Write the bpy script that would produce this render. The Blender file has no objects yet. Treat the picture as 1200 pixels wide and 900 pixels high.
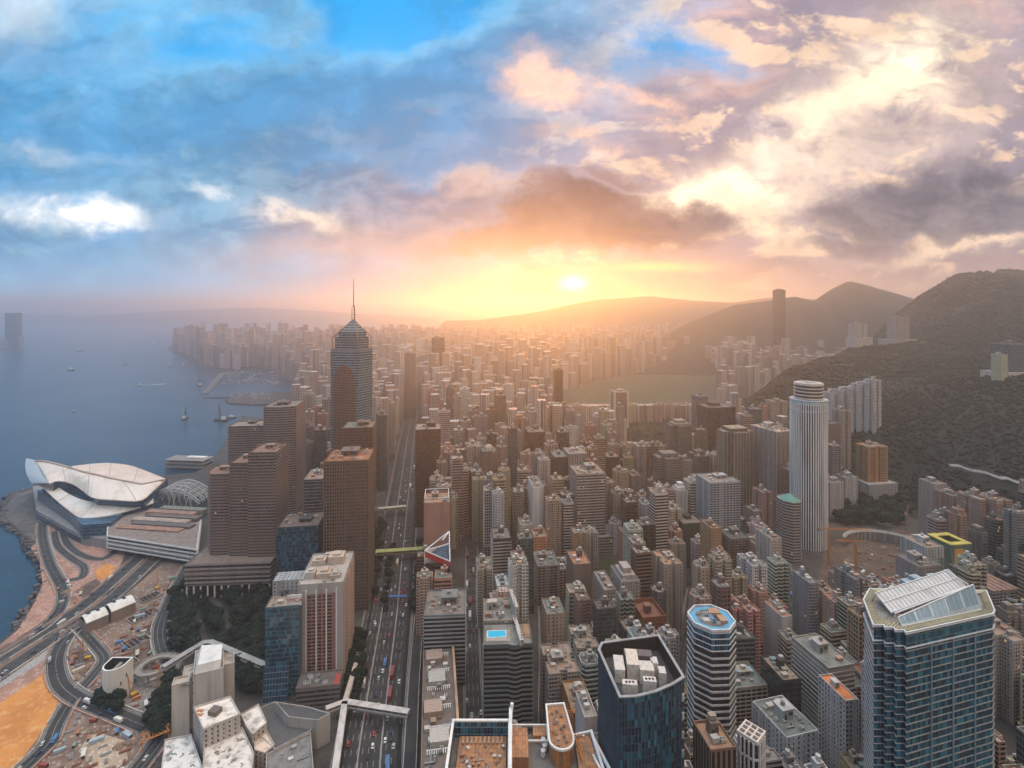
import bpy, math, random
import numpy as np
from mathutils import Vector, noise as mnoise
random.seed(7); np.random.seed(7)
S = bpy.context.scene; COL = S.collection
R = math.radians
# ------------------------------------------------------------------ camera, sky, sun, exposure
CAMZ, F0, HY = 330.0, 600.0, 360.0
def PX(px, Y): return (px - 600.0) / F0 * Y
def at(px, py, z=4.0):
    Y = F0 * (CAMZ - z) / (py - HY)
    return (PX(px, Y), Y, z)
def scr(x, y, z): return (600 + F0 * x / y, HY + F0 * (CAMZ - z) / y)
cam = bpy.data.cameras.new('camera'); camo = bpy.data.objects.new('camera', cam); COL.objects.link(camo)
camo.location = (0, 0, CAMZ); camo.rotation_euler = (R(90), 0, 0)
cam.sensor_width = 36; cam.lens = 18.0; cam.shift_y = -90 / 1200.0
cam.clip_start = 1.0; cam.clip_end = 60000
S.camera = camo
SUN_EL, SUN_AZ, HAZE = 4.0, 3.0, .00019
S.view_settings.view_transform = 'Standard'; S.view_settings.look = 'None'
S.view_settings.exposure = 0.18; S.view_settings.gamma = 1.0; S.view_settings.use_curve_mapping = False
S.cycles.use_denoising = True
S.cycles.max_bounces = 6; S.cycles.diffuse_bounces = 2; S.cycles.glossy_bounces = 2
S.cycles.transmission_bounces = 2; S.cycles.volume_bounces = 3; S.cycles.transparent_max_bounces = 4
S.cycles.caustics_reflective = False; S.cycles.caustics_refractive = False
S.cycles.sample_clamp_indirect = 4.0
sl = bpy.data.lights.new('sun', 'SUN'); sl.energy = 3.9; sl.angle = R(6.0); sl.color = (1.0, 0.29, 0.04)
so = bpy.data.objects.new('sun', sl); COL.objects.link(so)
so.rotation_euler = (R(90 - SUN_EL), 0, R(180 - SUN_AZ))   # shines from ahead of the camera, a little to the right
so.location = (300, 3000, 900)

# small expression layer over shader nodes
class NT:
    def __init__(s, tree): s.t = tree
    def node(s, typ, **kw):
        n = s.t.nodes.new(typ)
        for k, v in kw.items(): setattr(n, k, v)
        return n
    def put(s, sock, v):
        if isinstance(v, E): s.t.links.new(v.s, sock)
        elif isinstance(v, (tuple, list)):
            n = len(sock.default_value) if hasattr(sock.default_value, '__len__') else 1
            sock.default_value = (tuple(v) + (1.0,) * 4)[:n]
        else: sock.default_value = v
    def math(s, op, a, b=None, c=None, clamp=False):
        n = s.node('ShaderNodeMath', operation=op); n.use_clamp = clamp
        s.put(n.inputs[0], a)
        if b is not None: s.put(n.inputs[1], b)
        if c is not None: s.put(n.inputs[2], c)
        return E(s, n.outputs[0])
    def step(s, x, a, b, lo=0.0, hi=1.0, kind='SMOOTHSTEP'):
        n = s.node('ShaderNodeMapRange', interpolation_type=kind)
        for i, v in enumerate((x, a, b, lo, hi)): s.put(n.inputs[i], v)
        return E(s, n.outputs[0])
    def mix(s, a, b, f, mode='MIX'):
        n = s.node('ShaderNodeMix', data_type='RGBA', blend_type=mode); n.clamp_factor = True
        s.put(n.inputs[0], f); s.put(n.inputs[6], a); s.put(n.inputs[7], b)
        return E(s, n.outputs[2])
    def xyz(s, x, y, z=0.0):
        n = s.node('ShaderNodeCombineXYZ')
        for i, v in enumerate((x, y, z)): s.put(n.inputs[i], v)
        return E(s, n.outputs[0])
    def sep(s, v):
        n = s.node('ShaderNodeSeparateXYZ'); s.put(n.inputs[0], v); return [E(s, o) for o in n.outputs]
    def noise(s, vec, scale=1.0, detail=4.0, rough=0.5, dist=0.0, out=0):
        n = s.node('ShaderNodeTexNoise'); s.put(n.inputs['Vector'], vec); s.put(n.inputs['Scale'], scale)
        n.inputs['Detail'].default_value = detail; n.inputs['Roughness'].default_value = rough
        n.inputs['Distortion'].default_value = dist
        return E(s, n.outputs[out])
    def white(s, vec):
        n = s.node('ShaderNodeTexWhiteNoise', noise_dimensions='3D'); s.put(n.inputs['Vector'], vec); return E(s, n.outputs[0])
class E:
    def __init__(s, nt, sock): s.n, s.s = nt, sock
    def __add__(s, o): return s.n.math('ADD', s, o)
    __radd__ = __add__
    def __sub__(s, o): return s.n.math('SUBTRACT', s, o)
    def __rsub__(s, o): return s.n.math('SUBTRACT', o, s)
    def __mul__(s, o): return s.n.math('MULTIPLY', s, o)
    __rmul__ = __mul__
    def __truediv__(s, o): return s.n.math('DIVIDE', s, o)
    def __rtruediv__(s, o): return s.n.math('DIVIDE', o, s)

def srgb(r, g, b):
    f = lambda c: (c / 12.92 if c <= .04045 else ((c + .055) / 1.055) ** 2.4)
    return (f(r / 255.), f(g / 255.), f(b / 255.))

# ---- the sky: a Nishita base under a procedural cloud deck, by direction
W = bpy.data.worlds.new('World'); S.world = W; W.use_nodes = True
wt = W.node_tree; wt.nodes.clear(); n = NT(wt)
tc = n.node('ShaderNodeTexCoord'); D = E(n, tc.outputs['Generated'])
dx, dy, dz = n.sep(D)
ya = n.math('MAXIMUM', n.math('ABSOLUTE', dy), 0.08)
u = dx / ya; v = n.math('MAXIMUM', dz / ya, -0.02)
def U(px): return (px - 600) / 600.
def V(py): return (360 - py) / 600.
def gau(px, py, sx, sy, rot=0.0, uu=None, vv=None):
    a = (uu or u) - U(px); b = (vv or v) - V(py)
    c, s_ = math.cos(R(rot)), math.sin(R(rot))
    p = (a * c + b * s_) / (sx / 600.); q = (b * c - a * s_) / (sy / 600.)
    return n.math('EXPONENT', (p * p + q * q) * -1.0)
# warped direction for ragged outlines of placed masses
wv = n.xyz(u, v * 1.25, 0.0)
w1 = n.noise(wv, 3.4, 7, .62); w2 = n.noise(n.xyz(u + 7.3, v * 1.25, 3.1), 3.4, 7, .62)
uw = u + (w1 - .5) * .34; vw = v + (w2 - .5) * .24
G = lambda *a: gau(*a, uu=uw, vv=vw)
k = 1.0 / (v + .30)
def dens(du, dv):
    return n.noise(n.xyz((u + du) * 1.25, (v + dv) * 2.3, 1.7), 3.3, 9, .56, .25)
d0 = dens(0, 0); d1 = dens(.012, -.028)
warm = n.step(uw + (0.45 - v) * .50, -.12, .46)
f1 = n.noise(n.xyz(u * 2.2 + 3.0, v * 3.6, 5.0), 4.5, 8, .6, .4)      # finer texture of the deck
# base air
blue = n.mix(srgb(104, 178, 220), srgb(0, 158, 230), n.step(vw, .26, .60))
blue = n.mix(blue, srgb(118, 166, 206), n.step(uw, .25, .8) * .8)
bias = (G(485, 0, 80, 62) * -.62 + G(790, 40, 70, 45) * -.06 + G(170, 55, 160, 40) * -.10 + .14
        + G(400, 235, 190, 70) * .30 + G(20, 285, 90, 45) * .45 + G(700, 240, 260, 70) * .4 + G(1090, 230, 200, 90) * .5
        + G(340, 150, 300, 80) * .24 + G(900, 190, 170, 80) * .20 + G(1060, 80, 160, 120) * .28 + G(560, 90, 110, 90) * .16)
dd = d0 + bias
cover = n.step(dd, .38, .70)
litc = n.mix(srgb(128, 190, 224), srgb(244, 192, 168), warm)
dark = n.mix(srgb(64, 142, 194), srgb(150, 134, 148), warm)
thick = n.step(dd + (f1 - .5) * .5, .44, .86)
cl = n.mix(litc, dark, thick)
rim = n.step(d0 - d1 + (f1 - .5) * .10, .005, .085)
cl = n.mix(cl, n.mix(srgb(186, 212, 228), srgb(255, 214, 176), warm), rim * n.step(warm, 0, 1, .12, .8))
sky = n.mix(blue, cl, n.math('MULTIPLY', cover, .95))
def add(col, mask):
    global sky
    sky = n.mix(sky, col, n.math('MINIMUM', mask, 1.0))
rg = lambda lo, hi: n.step(f1 * .6 + d0 * .4, lo, hi)                  # ragged modulation
# openings where the light breaks through the deck
add(srgb(226, 232, 236), G(20, 20, 60, 40) * .6)
add(srgb(214, 224, 230), G(55, 178, 60, 12) * .5 * rg(.4, .6))
add(srgb(250, 214, 188), G(545, 218, 75, 14, -10) * 1.0 * rg(.36, .58))
add(srgb(250, 206, 186), G(640, 92, 46, 22, -20) * 1.3 * rg(.34, .56))
add(srgb(250, 200, 178), G(735, 112, 50, 10, -24) * 1.2 * rg(.36, .58))
add(srgb(246, 200, 174), G(700, 165, 60, 16, -10) * .9 * rg(.36, .6))
add((.94, .70, .53), G(1070, 95, 110, 90, 35) * .8 * rg(.25, .58))
add((.98, .76, .60), G(930, 180, 120, 46, 28) * 1.1 * rg(.32, .56))
add((1.2, 1.02, .76), G(1075, 62, 52, 32, 35) * 1.5 * rg(.38, .60))
add((1.20, .98, .70), G(1038, 106, 46, 18, 20) * 1.3 * rg(.34, .58))
add((1.15, .92, .64), G(985, 138, 44, 20, 15) * 1.2 * rg(.34, .58))
add((.98, .74, .60), G(900, 205, 160, 34, 4) * .8 * rg(.34, .58))
# the heavy grey masses under the deck
def mass(*gs):
    m_ = None
    for g in gs:
        e = G(g[0], g[1], g[2], g[3], *(g[5:6])) * g[4]; m_ = e if m_ is None else n.math('MAXIMUM', m_, e)
    return n.step(m_ + (f1 - .5) * .60 + (d0 - .5) * .6, .26, .74)
mg = mass((715, 256, 165, 48, 1.05), (610, 280, 120, 22, .9), (1095, 248, 185, 46, 1.0), (985, 282, 90, 18, .8), (1010, 225, 70, 22, .6, 20), (735, 205, 70, 26, .7), (910, 130, 60, 20, .45))
mcol = n.mix(n.mix(srgb(44, 48, 78), srgb(84, 86, 104), n.step(u, .30, .55)), n.mix(srgb(98, 90, 110), srgb(140, 130, 140), n.step(u, .30, .55)), n.step(f1 * .7 + d0 * .3, .36, .66))
mcol = n.mix(mcol, srgb(196, 160, 148), n.step(vw, .22, .32) * .35)
sky = n.mix(sky, mcol, mg * .97)
mb_ = mass((385, 238, 190, 52, 1.0), (240, 222, 180, 50, .9), (12, 285, 90, 38, 1.0), (120, 302, 130, 20, .6), (490, 235, 120, 36, .95), (290, 285, 150, 36, .8), (330, 170, 200, 36, .55), (80, 200, 90, 22, .5))
bcol = n.mix(n.mix(srgb(66, 132, 174), srgb(92, 104, 132), n.step(uw, -.65, -.10)), n.mix(srgb(126, 178, 208), srgb(150, 144, 160), n.step(uw, -.6, -.10)), n.step(f1, .36, .66))
sky = n.mix(sky, bcol, mb_ * .85)
add((1.05, 1.04, 1.02), G(88, 256, 70, 17) * 1.7 * rg(.72, .36))
add(srgb(255, 234, 216), G(365, 250, 60, 12, -15) * 1.1 * rg(.40, .58))
add(srgb(232, 236, 240), G(243, 209, 20, 7, -10) * .7 * rg(.36, .55))
add((1.3, 1.06, .74), G(848, 222, 56, 15, 0) * 1.9 * rg(.30, .52))
add((1.1, .80, .54), G(880, 256, 42, 16, -30) * 1.2 * rg(.34, .56))
add((1.0, .74, .54), G(1125, 292, 100, 8, 5) * 1.3 * rg(.34, .54))
add(srgb(236, 186, 160), G(430, 290, 150, 30) * .55)
f2 = n.noise(n.xyz(uw * 2.4 + 9.0, vw * 3.4, 2.0), 3.2, 7, .55, .2)
mod = n.step(f2, .36, .66, .88, 1.12)
mk = n.node('ShaderNodeVectorMath', operation='SCALE'); n.put(mk.inputs[0], sky); n.put(mk.inputs[3], mod); sky = E(n, mk.outputs[0])
# the low, veiled sun and the light round it
low = gau(662, 342, 150, 20)
sky = n.mix(sky, (.95, .50, .18), low * .42)
add((1.1, .74, .34), gau(775, 313, 60, 6) * 1.1 * rg(.3, .5))
add((1.2, .76, .30), gau(672, 334, 34, 13) * .85)
add((3.2, 2.6, 1.7), gau(672, 332, 15, 9) * 1.0)
# hazy band over the horizon, cool at the left, rosy in the middle
hz = n.step(v, .16, .015)
hc = n.mix((.30, .60, .88), srgb(228, 172, 144), n.step(u, -.75, -.12))
hc = n.mix(hc, srgb(204, 168, 152), n.step(u, .35, .8))
sky = n.mix(sky, hc, hz * .6 * (1.0 - low * .9))
# behind the camera, unseen: sky coloured cool left, warm right to light the walls
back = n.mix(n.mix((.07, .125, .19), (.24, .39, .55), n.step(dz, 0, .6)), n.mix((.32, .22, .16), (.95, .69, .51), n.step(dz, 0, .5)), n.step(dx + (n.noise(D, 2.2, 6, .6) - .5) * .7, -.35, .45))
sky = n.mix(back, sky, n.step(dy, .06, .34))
# overhead, out of view: sky made extra bright to light the roofs
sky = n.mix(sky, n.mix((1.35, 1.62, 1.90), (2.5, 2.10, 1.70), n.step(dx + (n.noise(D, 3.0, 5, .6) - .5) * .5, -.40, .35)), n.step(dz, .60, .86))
nis = n.node('ShaderNodeTexSky', sky_type='NISHITA'); nis.sun_disc = False
nis.sun_elevation = R(SUN_EL); nis.sun_rotation = R(SUN_AZ); nis.altitude = 300; nis.air_density = 1.2; nis.dust_density = 2.0
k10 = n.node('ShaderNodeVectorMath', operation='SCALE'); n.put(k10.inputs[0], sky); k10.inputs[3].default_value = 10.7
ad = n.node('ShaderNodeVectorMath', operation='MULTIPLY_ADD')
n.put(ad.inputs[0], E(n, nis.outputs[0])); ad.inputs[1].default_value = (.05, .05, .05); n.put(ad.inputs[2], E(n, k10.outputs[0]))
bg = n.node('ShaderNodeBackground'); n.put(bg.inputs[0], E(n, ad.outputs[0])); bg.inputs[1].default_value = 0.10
wo = n.node('ShaderNodeOutputWorld'); wt.links.new(bg.outputs[0], wo.inputs[0])
W.cycles.sampling_method = 'MANUAL'; W.cycles.sample_map_resolution = 1024
# ------------------------------------------------------------------ helpers
class MB:
    """collects boxes, prisms and tubes; build() links them as ONE mesh object"""
    def __init__(s): s.v = []; s.f = []; s.uv = []; s.mi = []
    def face(s, pts, uvs=None, m=0):
        b = len(s.v); s.v += [tuple(p) for p in pts]; s.f.append(list(range(b, b + len(pts))))
        s.uv.append(uvs or [(p[0], p[1]) for p in pts]); s.mi.append(m)
    def prism(s, poly, z0, z1, m=0, top=True, tm=None, bottom=False, u0=0.0, poly1=None):
        q = poly1 or poly; u_ = u0; N = len(poly)
        for i in range(N):
            a, b = poly[i], poly[(i + 1) % N]; c, d = q[(i + 1) % N], q[i]
            L = math.hypot(b[0] - a[0], b[1] - a[1])
            s.face([(a[0], a[1], z0), (b[0], b[1], z0), (c[0], c[1], z1), (d[0], d[1], z1)],
                   [(u_, z0), (u_ + L, z0), (u_ + L, z1), (u_, z1)], m); u_ += L
        if top: s.face([(p[0], p[1], z1) for p in q], None, m if tm is None else tm)
        if bottom: s.face([(p[0], p[1], z0) for p in reversed(poly)], None, m)
    def box(s, cx, cy, z0, sx, sy, h, yaw=0.0, m=0, bottom=False):
        c, k = math.cos(yaw), math.sin(yaw)
        P = [(cx + x * c - y * k, cy + x * k + y * c) for x, y in ((-sx / 2, -sy / 2), (sx / 2, -sy / 2), (sx / 2, sy / 2), (-sx / 2, sy / 2))]
        s.prism(P, z0, z0 + h, m, bottom=bottom)
    def ring(s, outer, inner, z0, z1, m=0, bottom=True):
        N = len(outer)
        s.prism(outer, z0, z1, m, top=False)
        s.prism(list(reversed(inner)), z0, z1, m, top=False)
        for i in range(N):
            j = (i + 1) % N
            s.face([(*outer[i], z1), (*outer[j], z1), (*inner[j], z1), (*inner[i], z1)], None, m)
            if bottom: s.face([(*inner[i], z0), (*inner[j], z0), (*outer[j], z0), (*outer[i], z0)], None, m)
    def band(s, outer, inner, z0, z1, m=0):
        s.prism(list(outer) + list(inner)[::-1], z0, z1, m, bottom=True)
    def bar(s, a, b, w, h=None, m=0):
        a, b = Vector(a), Vector(b); h = h or w; d = (b - a)
        if d.length < 1e-6: return
        d.normalize(); up = Vector((0, 0, 1)) if abs(d.z) < .95 else Vector((1, 0, 0))
        x = d.cross(up).normalized() * (w / 2); y = x.cross(d).normalized() * (h / 2)
        A = [a - x - y, a + x - y, a + x + y, a - x + y]; B = [b - x - y, b + x - y, b + x + y, b - x + y]
        for i in range(4):
            j = (i + 1) % 4; s.face([A[i], A[j], B[j], B[i]], [(0, 0), (w, 0), (w, 1), (0, 1)], m)
        s.face(A[::-1], None, m); s.face(B, None, m)
    def tube(s, x, y, z0, z1, r0, r1=None, seg=12, m=0):
        r1 = r0 if r1 is None else r1
        A = [(x + r0 * math.cos(6.28319 * i / seg), y + r0 * math.sin(6.28319 * i / seg)) for i in range(seg)]
        B = [(x + r1 * math.cos(6.28319 * i / seg), y + r1 * math.sin(6.28319 * i / seg)) for i in range(seg)]
        s.prism(A, z0, z1, m, poly1=B)
    def grid(s, rows, m=0, thick=0.0):
        """lofted sheet through rows of equally many points, with a thickness below it"""
        n0, n1 = len(rows), len(rows[0])
        for i in range(n0 - 1):
            for j in range(n1 - 1):
                q = [rows[i][j], rows[i][j + 1], rows[i + 1][j + 1], rows[i + 1][j]]
                s.face(q, [(j, i), (j + 1, i), (j + 1, i + 1), (j, i + 1)], m)
                if thick: s.face([(p[0], p[1], p[2] - thick) for p in q[::-1]], None, m)
        if thick:
            rim = [rows[0][j] for j in range(n1)] + [rows[i][-1] for i in range(1, n0)] + [rows[-1][j] for j in range(n1 - 2, -1, -1)] + [rows[i][0] for i in range(n0 - 2, 0, -1)]
            for a, b in zip(rim, rim[1:] + rim[:1]):
                s.face([(a[0], a[1], a[2] - thick), (b[0], b[1], b[2] - thick), b, a], None, m)
    def mesh(s, name, mats):
        me = bpy.data.meshes.new(name); me.from_pydata(s.v, [], s.f)
        for mt in (mats if isinstance(mats, (list, tuple)) else [mats]): me.materials.append(mt)
        ul = me.uv_layers.new(name='UVMap'); ul.data.foreach_set('uv', [c for fu in s.uv for p in fu for c in p])
        me.polygons.foreach_set('material_index', s.mi); me.update(); return me
    def build(s, name, mats, parent=None, color=None, loc=None, rz=None):
        o = bpy.data.objects.new(name, s.mesh(name, mats)); COL.objects.link(o)
        if parent is not None: o.parent = parent
        if color is not None: o.color = (*color, 1)
        if loc is not None: o.location = loc
        if rz is not None: o.rotation_euler = (0, 0, rz)
        return o
def tag(o, label=None, cat=None, group=None, kind=None):
    for k_, v_ in (('label', label), ('category', cat), ('group', group), ('kind', kind)):
        if v_: o[k_] = v_
    return o
def empty(name, loc, rz=0.0):
    o = bpy.data.objects.new(name, None); COL.objects.link(o); o.location = loc; o.rotation_euler = (0, 0, rz); return o
def clone(o, parent=None, name=None):
    c = o.copy(); COL.objects.link(c)
    if parent is not None: c.parent = parent
    if name: c.name = name
    return c
def copy_tree(o, parent=None):
    c = clone(o, parent)
    for ch in list(o.children): copy_tree(ch, c)
    return c
def structure(o): o['kind'] = 'structure'; return o
def inset(poly, d):
    """poly counter-clockwise, moved inwards by d"""
    N = len(poly); out = []
    for i in range(N):
        p, a, b = Vector(poly[i]), Vector(poly[i - 1]), Vector(poly[(i + 1) % N])
        e1 = (p - a).normalized(); e2 = (b - p).normalized()
        n1 = Vector((-e1.y, e1.x)); n2 = Vector((-e2.y, e2.x)); bis = n1 + n2
        if bis.length < 1e-4: out.append(tuple(p + n1 * d)); continue
        bis.normalize(); out.append(tuple(p + bis * (d / max(.3, bis.dot(n1)))))
    return out
def arc(cx, cy, r, a0, a1, n_): return [(cx + r * math.cos(R(a0 + (a1 - a0) * i / n_)), cy + r * math.sin(R(a0 + (a1 - a0) * i / n_))) for i in range(n_ + 1)]

# ------------------------------------------------------------------ materials
def newmat(name):
    m = bpy.data.materials.new(name); m.use_nodes = True; t = m.node_tree
    return m, NT(t), t.nodes['Principled BSDF']
def objcol(n):
    o = n.node('ShaderNodeObjectInfo'); return E(n, o.outputs['Color']), E(n, o.outputs['Random'])
def uvn(n): return E(n, n.node('ShaderNodeUVMap').outputs[0])
def objc(n): return E(n, n.node('ShaderNodeTexCoord').outputs['Object'])
def facade(name, floor=3.1, bay=2.6, ww=.55, wh=.5, glass=(.012, .016, .022), glass2=(.10, .11, .12), ac=0.0, rough=.12, lit=0.0, frame=None, vary=False):
    m, n, b = newmat(name)
    oc, orr = objcol(n); uv = uvn(n); ux, vy, _ = n.sep(uv)
    a = ux / bay + 200.0; c = vy / floor + 200.0
    fu = n.math('FRACT', a); fv = n.math('FRACT', c)
    cell = n.xyz(n.math('FLOOR', a), n.math('FLOOR', c), orr * 97.0)
    w = n.math('LESS_THAN', n.math('ABSOLUTE', fu - .5), ww / 2)
    h = n.math('LESS_THAN', n.math('ABSOLUTE', fv - .52), wh / 2)
    win = w * h
    if vary:
        cw = n.white(n.xyz(n.math('FLOOR', a), 3.0, orr * 61.0)); w = n.math('LESS_THAN', n.math('ABSOLUTE', fu - .5), (cw * .45 + .72) * (ww / 2)); win = w * h * n.math('GREATER_THAN', cw, .14)
    rnd = n.white(cell)
    gcol = n.mix(glass, glass2, n.math('POWER', rnd, 2.6))
    # wall: object colour, streaks of rain dirt, floor joints
    st = n.noise(n.xyz(ux * .55, vy * .035, orr * 50.0), 1.0, 4, .6)
    gr = n.noise(n.xyz(ux * .12, vy * .12, orr * 50.0), 1.0, 5, .6)
    wall = n.mix(oc, n.mix(oc, (.09, .075, .06), .45), n.step(st, .45, .72))
    wall = n.mix(wall, n.mix(oc, (.16, .13, .10), .35), n.step(gr, .45, .7))
    joint = n.math('LESS_THAN', fv, .07)
    wall = n.mix(wall, (.06, .055, .05), joint * .35)
    if vary: wall = n.mix(wall, n.mix(oc, (.12, .10, .09), .6), n.math('LESS_THAN', cw, .09) * .8)
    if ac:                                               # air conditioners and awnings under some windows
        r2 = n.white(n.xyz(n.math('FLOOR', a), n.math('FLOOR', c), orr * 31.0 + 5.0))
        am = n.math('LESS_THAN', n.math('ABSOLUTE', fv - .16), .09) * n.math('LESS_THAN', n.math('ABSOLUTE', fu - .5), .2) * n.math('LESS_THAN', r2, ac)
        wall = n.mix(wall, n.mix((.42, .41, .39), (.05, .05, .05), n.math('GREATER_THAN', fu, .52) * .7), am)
    if frame is not None:
        fm = n.math('LESS_THAN', n.math('ABSOLUTE', fu - .5), .04) * win
        gcol = n.mix(gcol, frame, fm)
    n.put(b.inputs['Base Color'], n.mix(wall, gcol, win))
    n.put(b.inputs['Roughness'], n.step(win, 0, 1, .8, rough))
    b.inputs['Specular IOR Level'].default_value = .5
    bm = n.node('ShaderNodeBump'); bm.inputs['Strength'].default_value = .6; bm.inputs['Distance'].default_value = .25
    n.put(bm.inputs['Height'], 1.0 - win + (rnd - .5) * win * .02); n.put(b.inputs['Normal'], E(n, bm.outputs[0]))
    if lit:
        on = n.math('GREATER_THAN', n.white(n.xyz(n.math('FLOOR', a), n.math('FLOOR', c), orr * 11.0 + 9.0)), 1.0 - lit) * win
        b.inputs['Emission Color'].default_value = (1.0, .62, .28, 1); n.put(b.inputs['Emission Strength'], on * .55)
    return m
def plain(name, col=None, rough=.8, var=.35, scale=.25, metal=0.0, spec=.4, dirt=(.10, .085, .07), streak=False, bump=.0):
    """col None -> the object's own colour; mottled with wear so that no face is one flat tone"""
    m, n, b = newmat(name)
    c = objcol(n)[0] if col is None else None
    p = objc(n)
    if streak:
        x, y, z = n.sep(p); p = n.xyz(x, y, z * .08)
    r1 = n.noise(p, scale, 6, .65); r2 = n.noise(p, scale * 7, 4, .6)
    base = c if c is not None else col
    cc = n.mix(base, n.mix(base, dirt, .75), n.step(r1, .42, .72) * var * 1.6)
    cc = n.mix(cc, n.mix(base, (.9, .88, .85), .35), n.step(r2, .55, .75) * var * .5)
    n.put(b.inputs['Base Color'], cc); b.inputs['Roughness'].default_value = rough
    b.inputs['Metallic'].default_value = metal; b.inputs['Specular IOR Level'].default_value = spec
    if bump:
        bm = n.node('ShaderNodeBump'); bm.inputs['Strength'].default_value = .5; bm.inputs['Distance'].default_value = bump
        n.put(bm.inputs['Height'], r2); n.put(b.inputs['Normal'], E(n, bm.outputs[0]))
    return m
M = {}
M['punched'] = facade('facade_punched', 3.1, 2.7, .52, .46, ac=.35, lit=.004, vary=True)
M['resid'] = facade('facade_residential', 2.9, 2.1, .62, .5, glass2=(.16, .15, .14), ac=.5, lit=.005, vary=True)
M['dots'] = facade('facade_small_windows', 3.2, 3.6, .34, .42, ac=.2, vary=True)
M['ribbon'] = facade('facade_ribbon', 3.7, 1.6, .95, .5, lit=.003)
M['ribbon_blue'] = facade('facade_ribbon_blue', 3.8, 1.7, .96, .66, glass=(.008, .03, .05), glass2=(.05, .16, .22))
M['curtain_dark'] = facade('facade_curtain_dark', 3.8, 1.8, .93, .86, glass=(.008, .010, .014), glass2=(.035, .04, .045), rough=.08)
M['curtain_blue'] = facade('facade_curtain_blue', 3.7, 1.7, .94, .86, glass=(.004, .026, .05), glass2=(.03, .19, .28), rough=.04)
M['curtain_teal'] = facade('facade_curtain_teal', 3.7, 1.7, .9, .8, glass=(.015, .035, .04), glass2=(.07, .13, .14), rough=.1)
M['curtain_bronze'] = facade('facade_curtain_bronze', 3.8, 1.9, .9, .8, glass=(.03, .017, .010), glass2=(.10, .06, .04), rough=.12)
M['grid'] = facade('facade_deep_grid', 3.7, 2.6, .7, .6, glass=(.012, .012, .013), glass2=(.07, .065, .06))
M['stripe'] = facade('facade_striped', 400.0, 2.5, .5, 1.2, glass=(.014, .014, .016), glass2=(.02, .02, .022))
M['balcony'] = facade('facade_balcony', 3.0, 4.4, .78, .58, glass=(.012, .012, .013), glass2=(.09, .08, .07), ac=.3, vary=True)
M['band'] = facade('facade_band', 3.5, 60.0, 1.2, .55, glass=(.010, .011, .012), glass2=(.015, .016, .017))
M['paint'] = plain('painted_wall', None, .75, .4, .12, streak=True)
M['roof'] = plain('roof_screed', None, .9, .6, .16, dirt=(.07, .065, .06), bump=.05)
M['metal'] = plain('grey_metal', (.30, .31, .32), .45, .4, .5, metal=.5)
M['unit'] = plain('roof_unit', None, .6, .45, .9, dirt=(.08, .06, .045))
M['white'] = plain('white_paint', (.74, .73, .71), .55, .3, .15, streak=True, dirt=(.25, .22, .2))
M['dark'] = plain('dark_void', (.02, .02, .022), .5, .3, .5)
M['steel'] = plain('white_steel', (.66, .67, .68), .4, .2, .5)
M['glassblue'] = facade('glass_wall_blue', 4.4, 2.4, .92, .86, glass=(.01, .035, .075), glass2=(.02, .10, .19), rough=.06)
M['glasspale'] = facade('glass_wall_pale', 3.0, 1.6, .9, .9, glass=(.16, .26, .32), glass2=(.30, .42, .48), rough=.15)
M['orange'] = plain('orange_paint', (.62, .22, .03), .5, .35, .6)
M['concrete'] = plain('concrete', (.30, .28, .26), .85, .5, .2, streak=True)
# ------------------------------------------------------------------ setting: sea, land, roads, hills
def sea_mat():
    m, n, b = newmat('sea_water'); p = objc(n); x, y, z = n.sep(p)
    n.put(b.inputs['Base Color'], n.mix((.012, .040, .075), (.022, .060, .095), n.step(n.noise(p, .004, 4, .6), .4, .65)))
    b.inputs['Roughness'].default_value = .24; b.inputs['IOR'].default_value = 1.33
    h = n.noise(n.xyz(x * .6, y, 0), .05, 4, .6) * 2.2 + n.noise(n.xyz(x * .5, y, 3.0), .25, 3, .6) * .5 + n.noise(n.xyz(x * .25 + y * .1, y * .7, 1.0), .012, 3, .5) * 3.0
    bm = n.node('ShaderNodeBump'); bm.inputs['Strength'].default_value = .55; bm.inputs['Distance'].default_value = 1.0
    n.put(bm.inputs['Height'], h); n.put(b.inputs['Normal'], E(n, bm.outputs[0])); return m
s_ = MB(); s_.face([(-26000, -700, 0), (26000, -700, 0), (26000, 26000, 0), (-26000, 26000, 0)])
structure(s_.build('sea', sea_mat()))
def ground_mat(name, a, b_, c, scale=.03, rough=.9, dots=None):
    m, n, b = newmat(name); p = objc(n)
    k1 = n.noise(p, scale, 6, .65); k2 = n.noise(p, scale * 6, 5, .65); k3 = n.noise(p, scale * 30, 3, .6)
    col = n.mix(n.mix(a, b_, n.step(k1, .42, .6)), c, n.step(k2, .5, .68))
    col = n.mix(col, n.mix(a, (.02, .02, .02), .6), n.step(k3, .55, .72) * .6)
    if dots:
        vo = n.node('ShaderNodeTexVoronoi'); n.put(vo.inputs['Vector'], p); vo.inputs['Scale'].default_value = scale * 14
        cd = n.white(E(n, vo.outputs['Position']))
        col = n.mix(col, dots, n.math('LESS_THAN', E(n, vo.outputs['Distance']), .42) * n.math('GREATER_THAN', cd, .7) * .9)
    n.put(b.inputs['Base Color'], col); b.inputs['Roughness'].default_value = rough
    bm = n.node('ShaderNodeBump'); bm.inputs['Strength'].default_value = .4; bm.inputs['Distance'].default_value = .4
    n.put(bm.inputs['Height'], k3); n.put(b.inputs['Normal'], E(n, bm.outputs[0])); return m
M['city'] = ground_mat('city_ground', (.05, .045, .042), (.085, .075, .068), (.03, .029, .028))
M['asphalt'] = ground_mat('asphalt', (.028, .028, .030), (.048, .046, .045), (.036, .035, .036), .05)
M['soil'] = ground_mat('site_soil', (.24, .155, .11), (.15, .10, .08), (.30, .23, .19), .03, dots=(.40, .34, .30))
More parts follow.
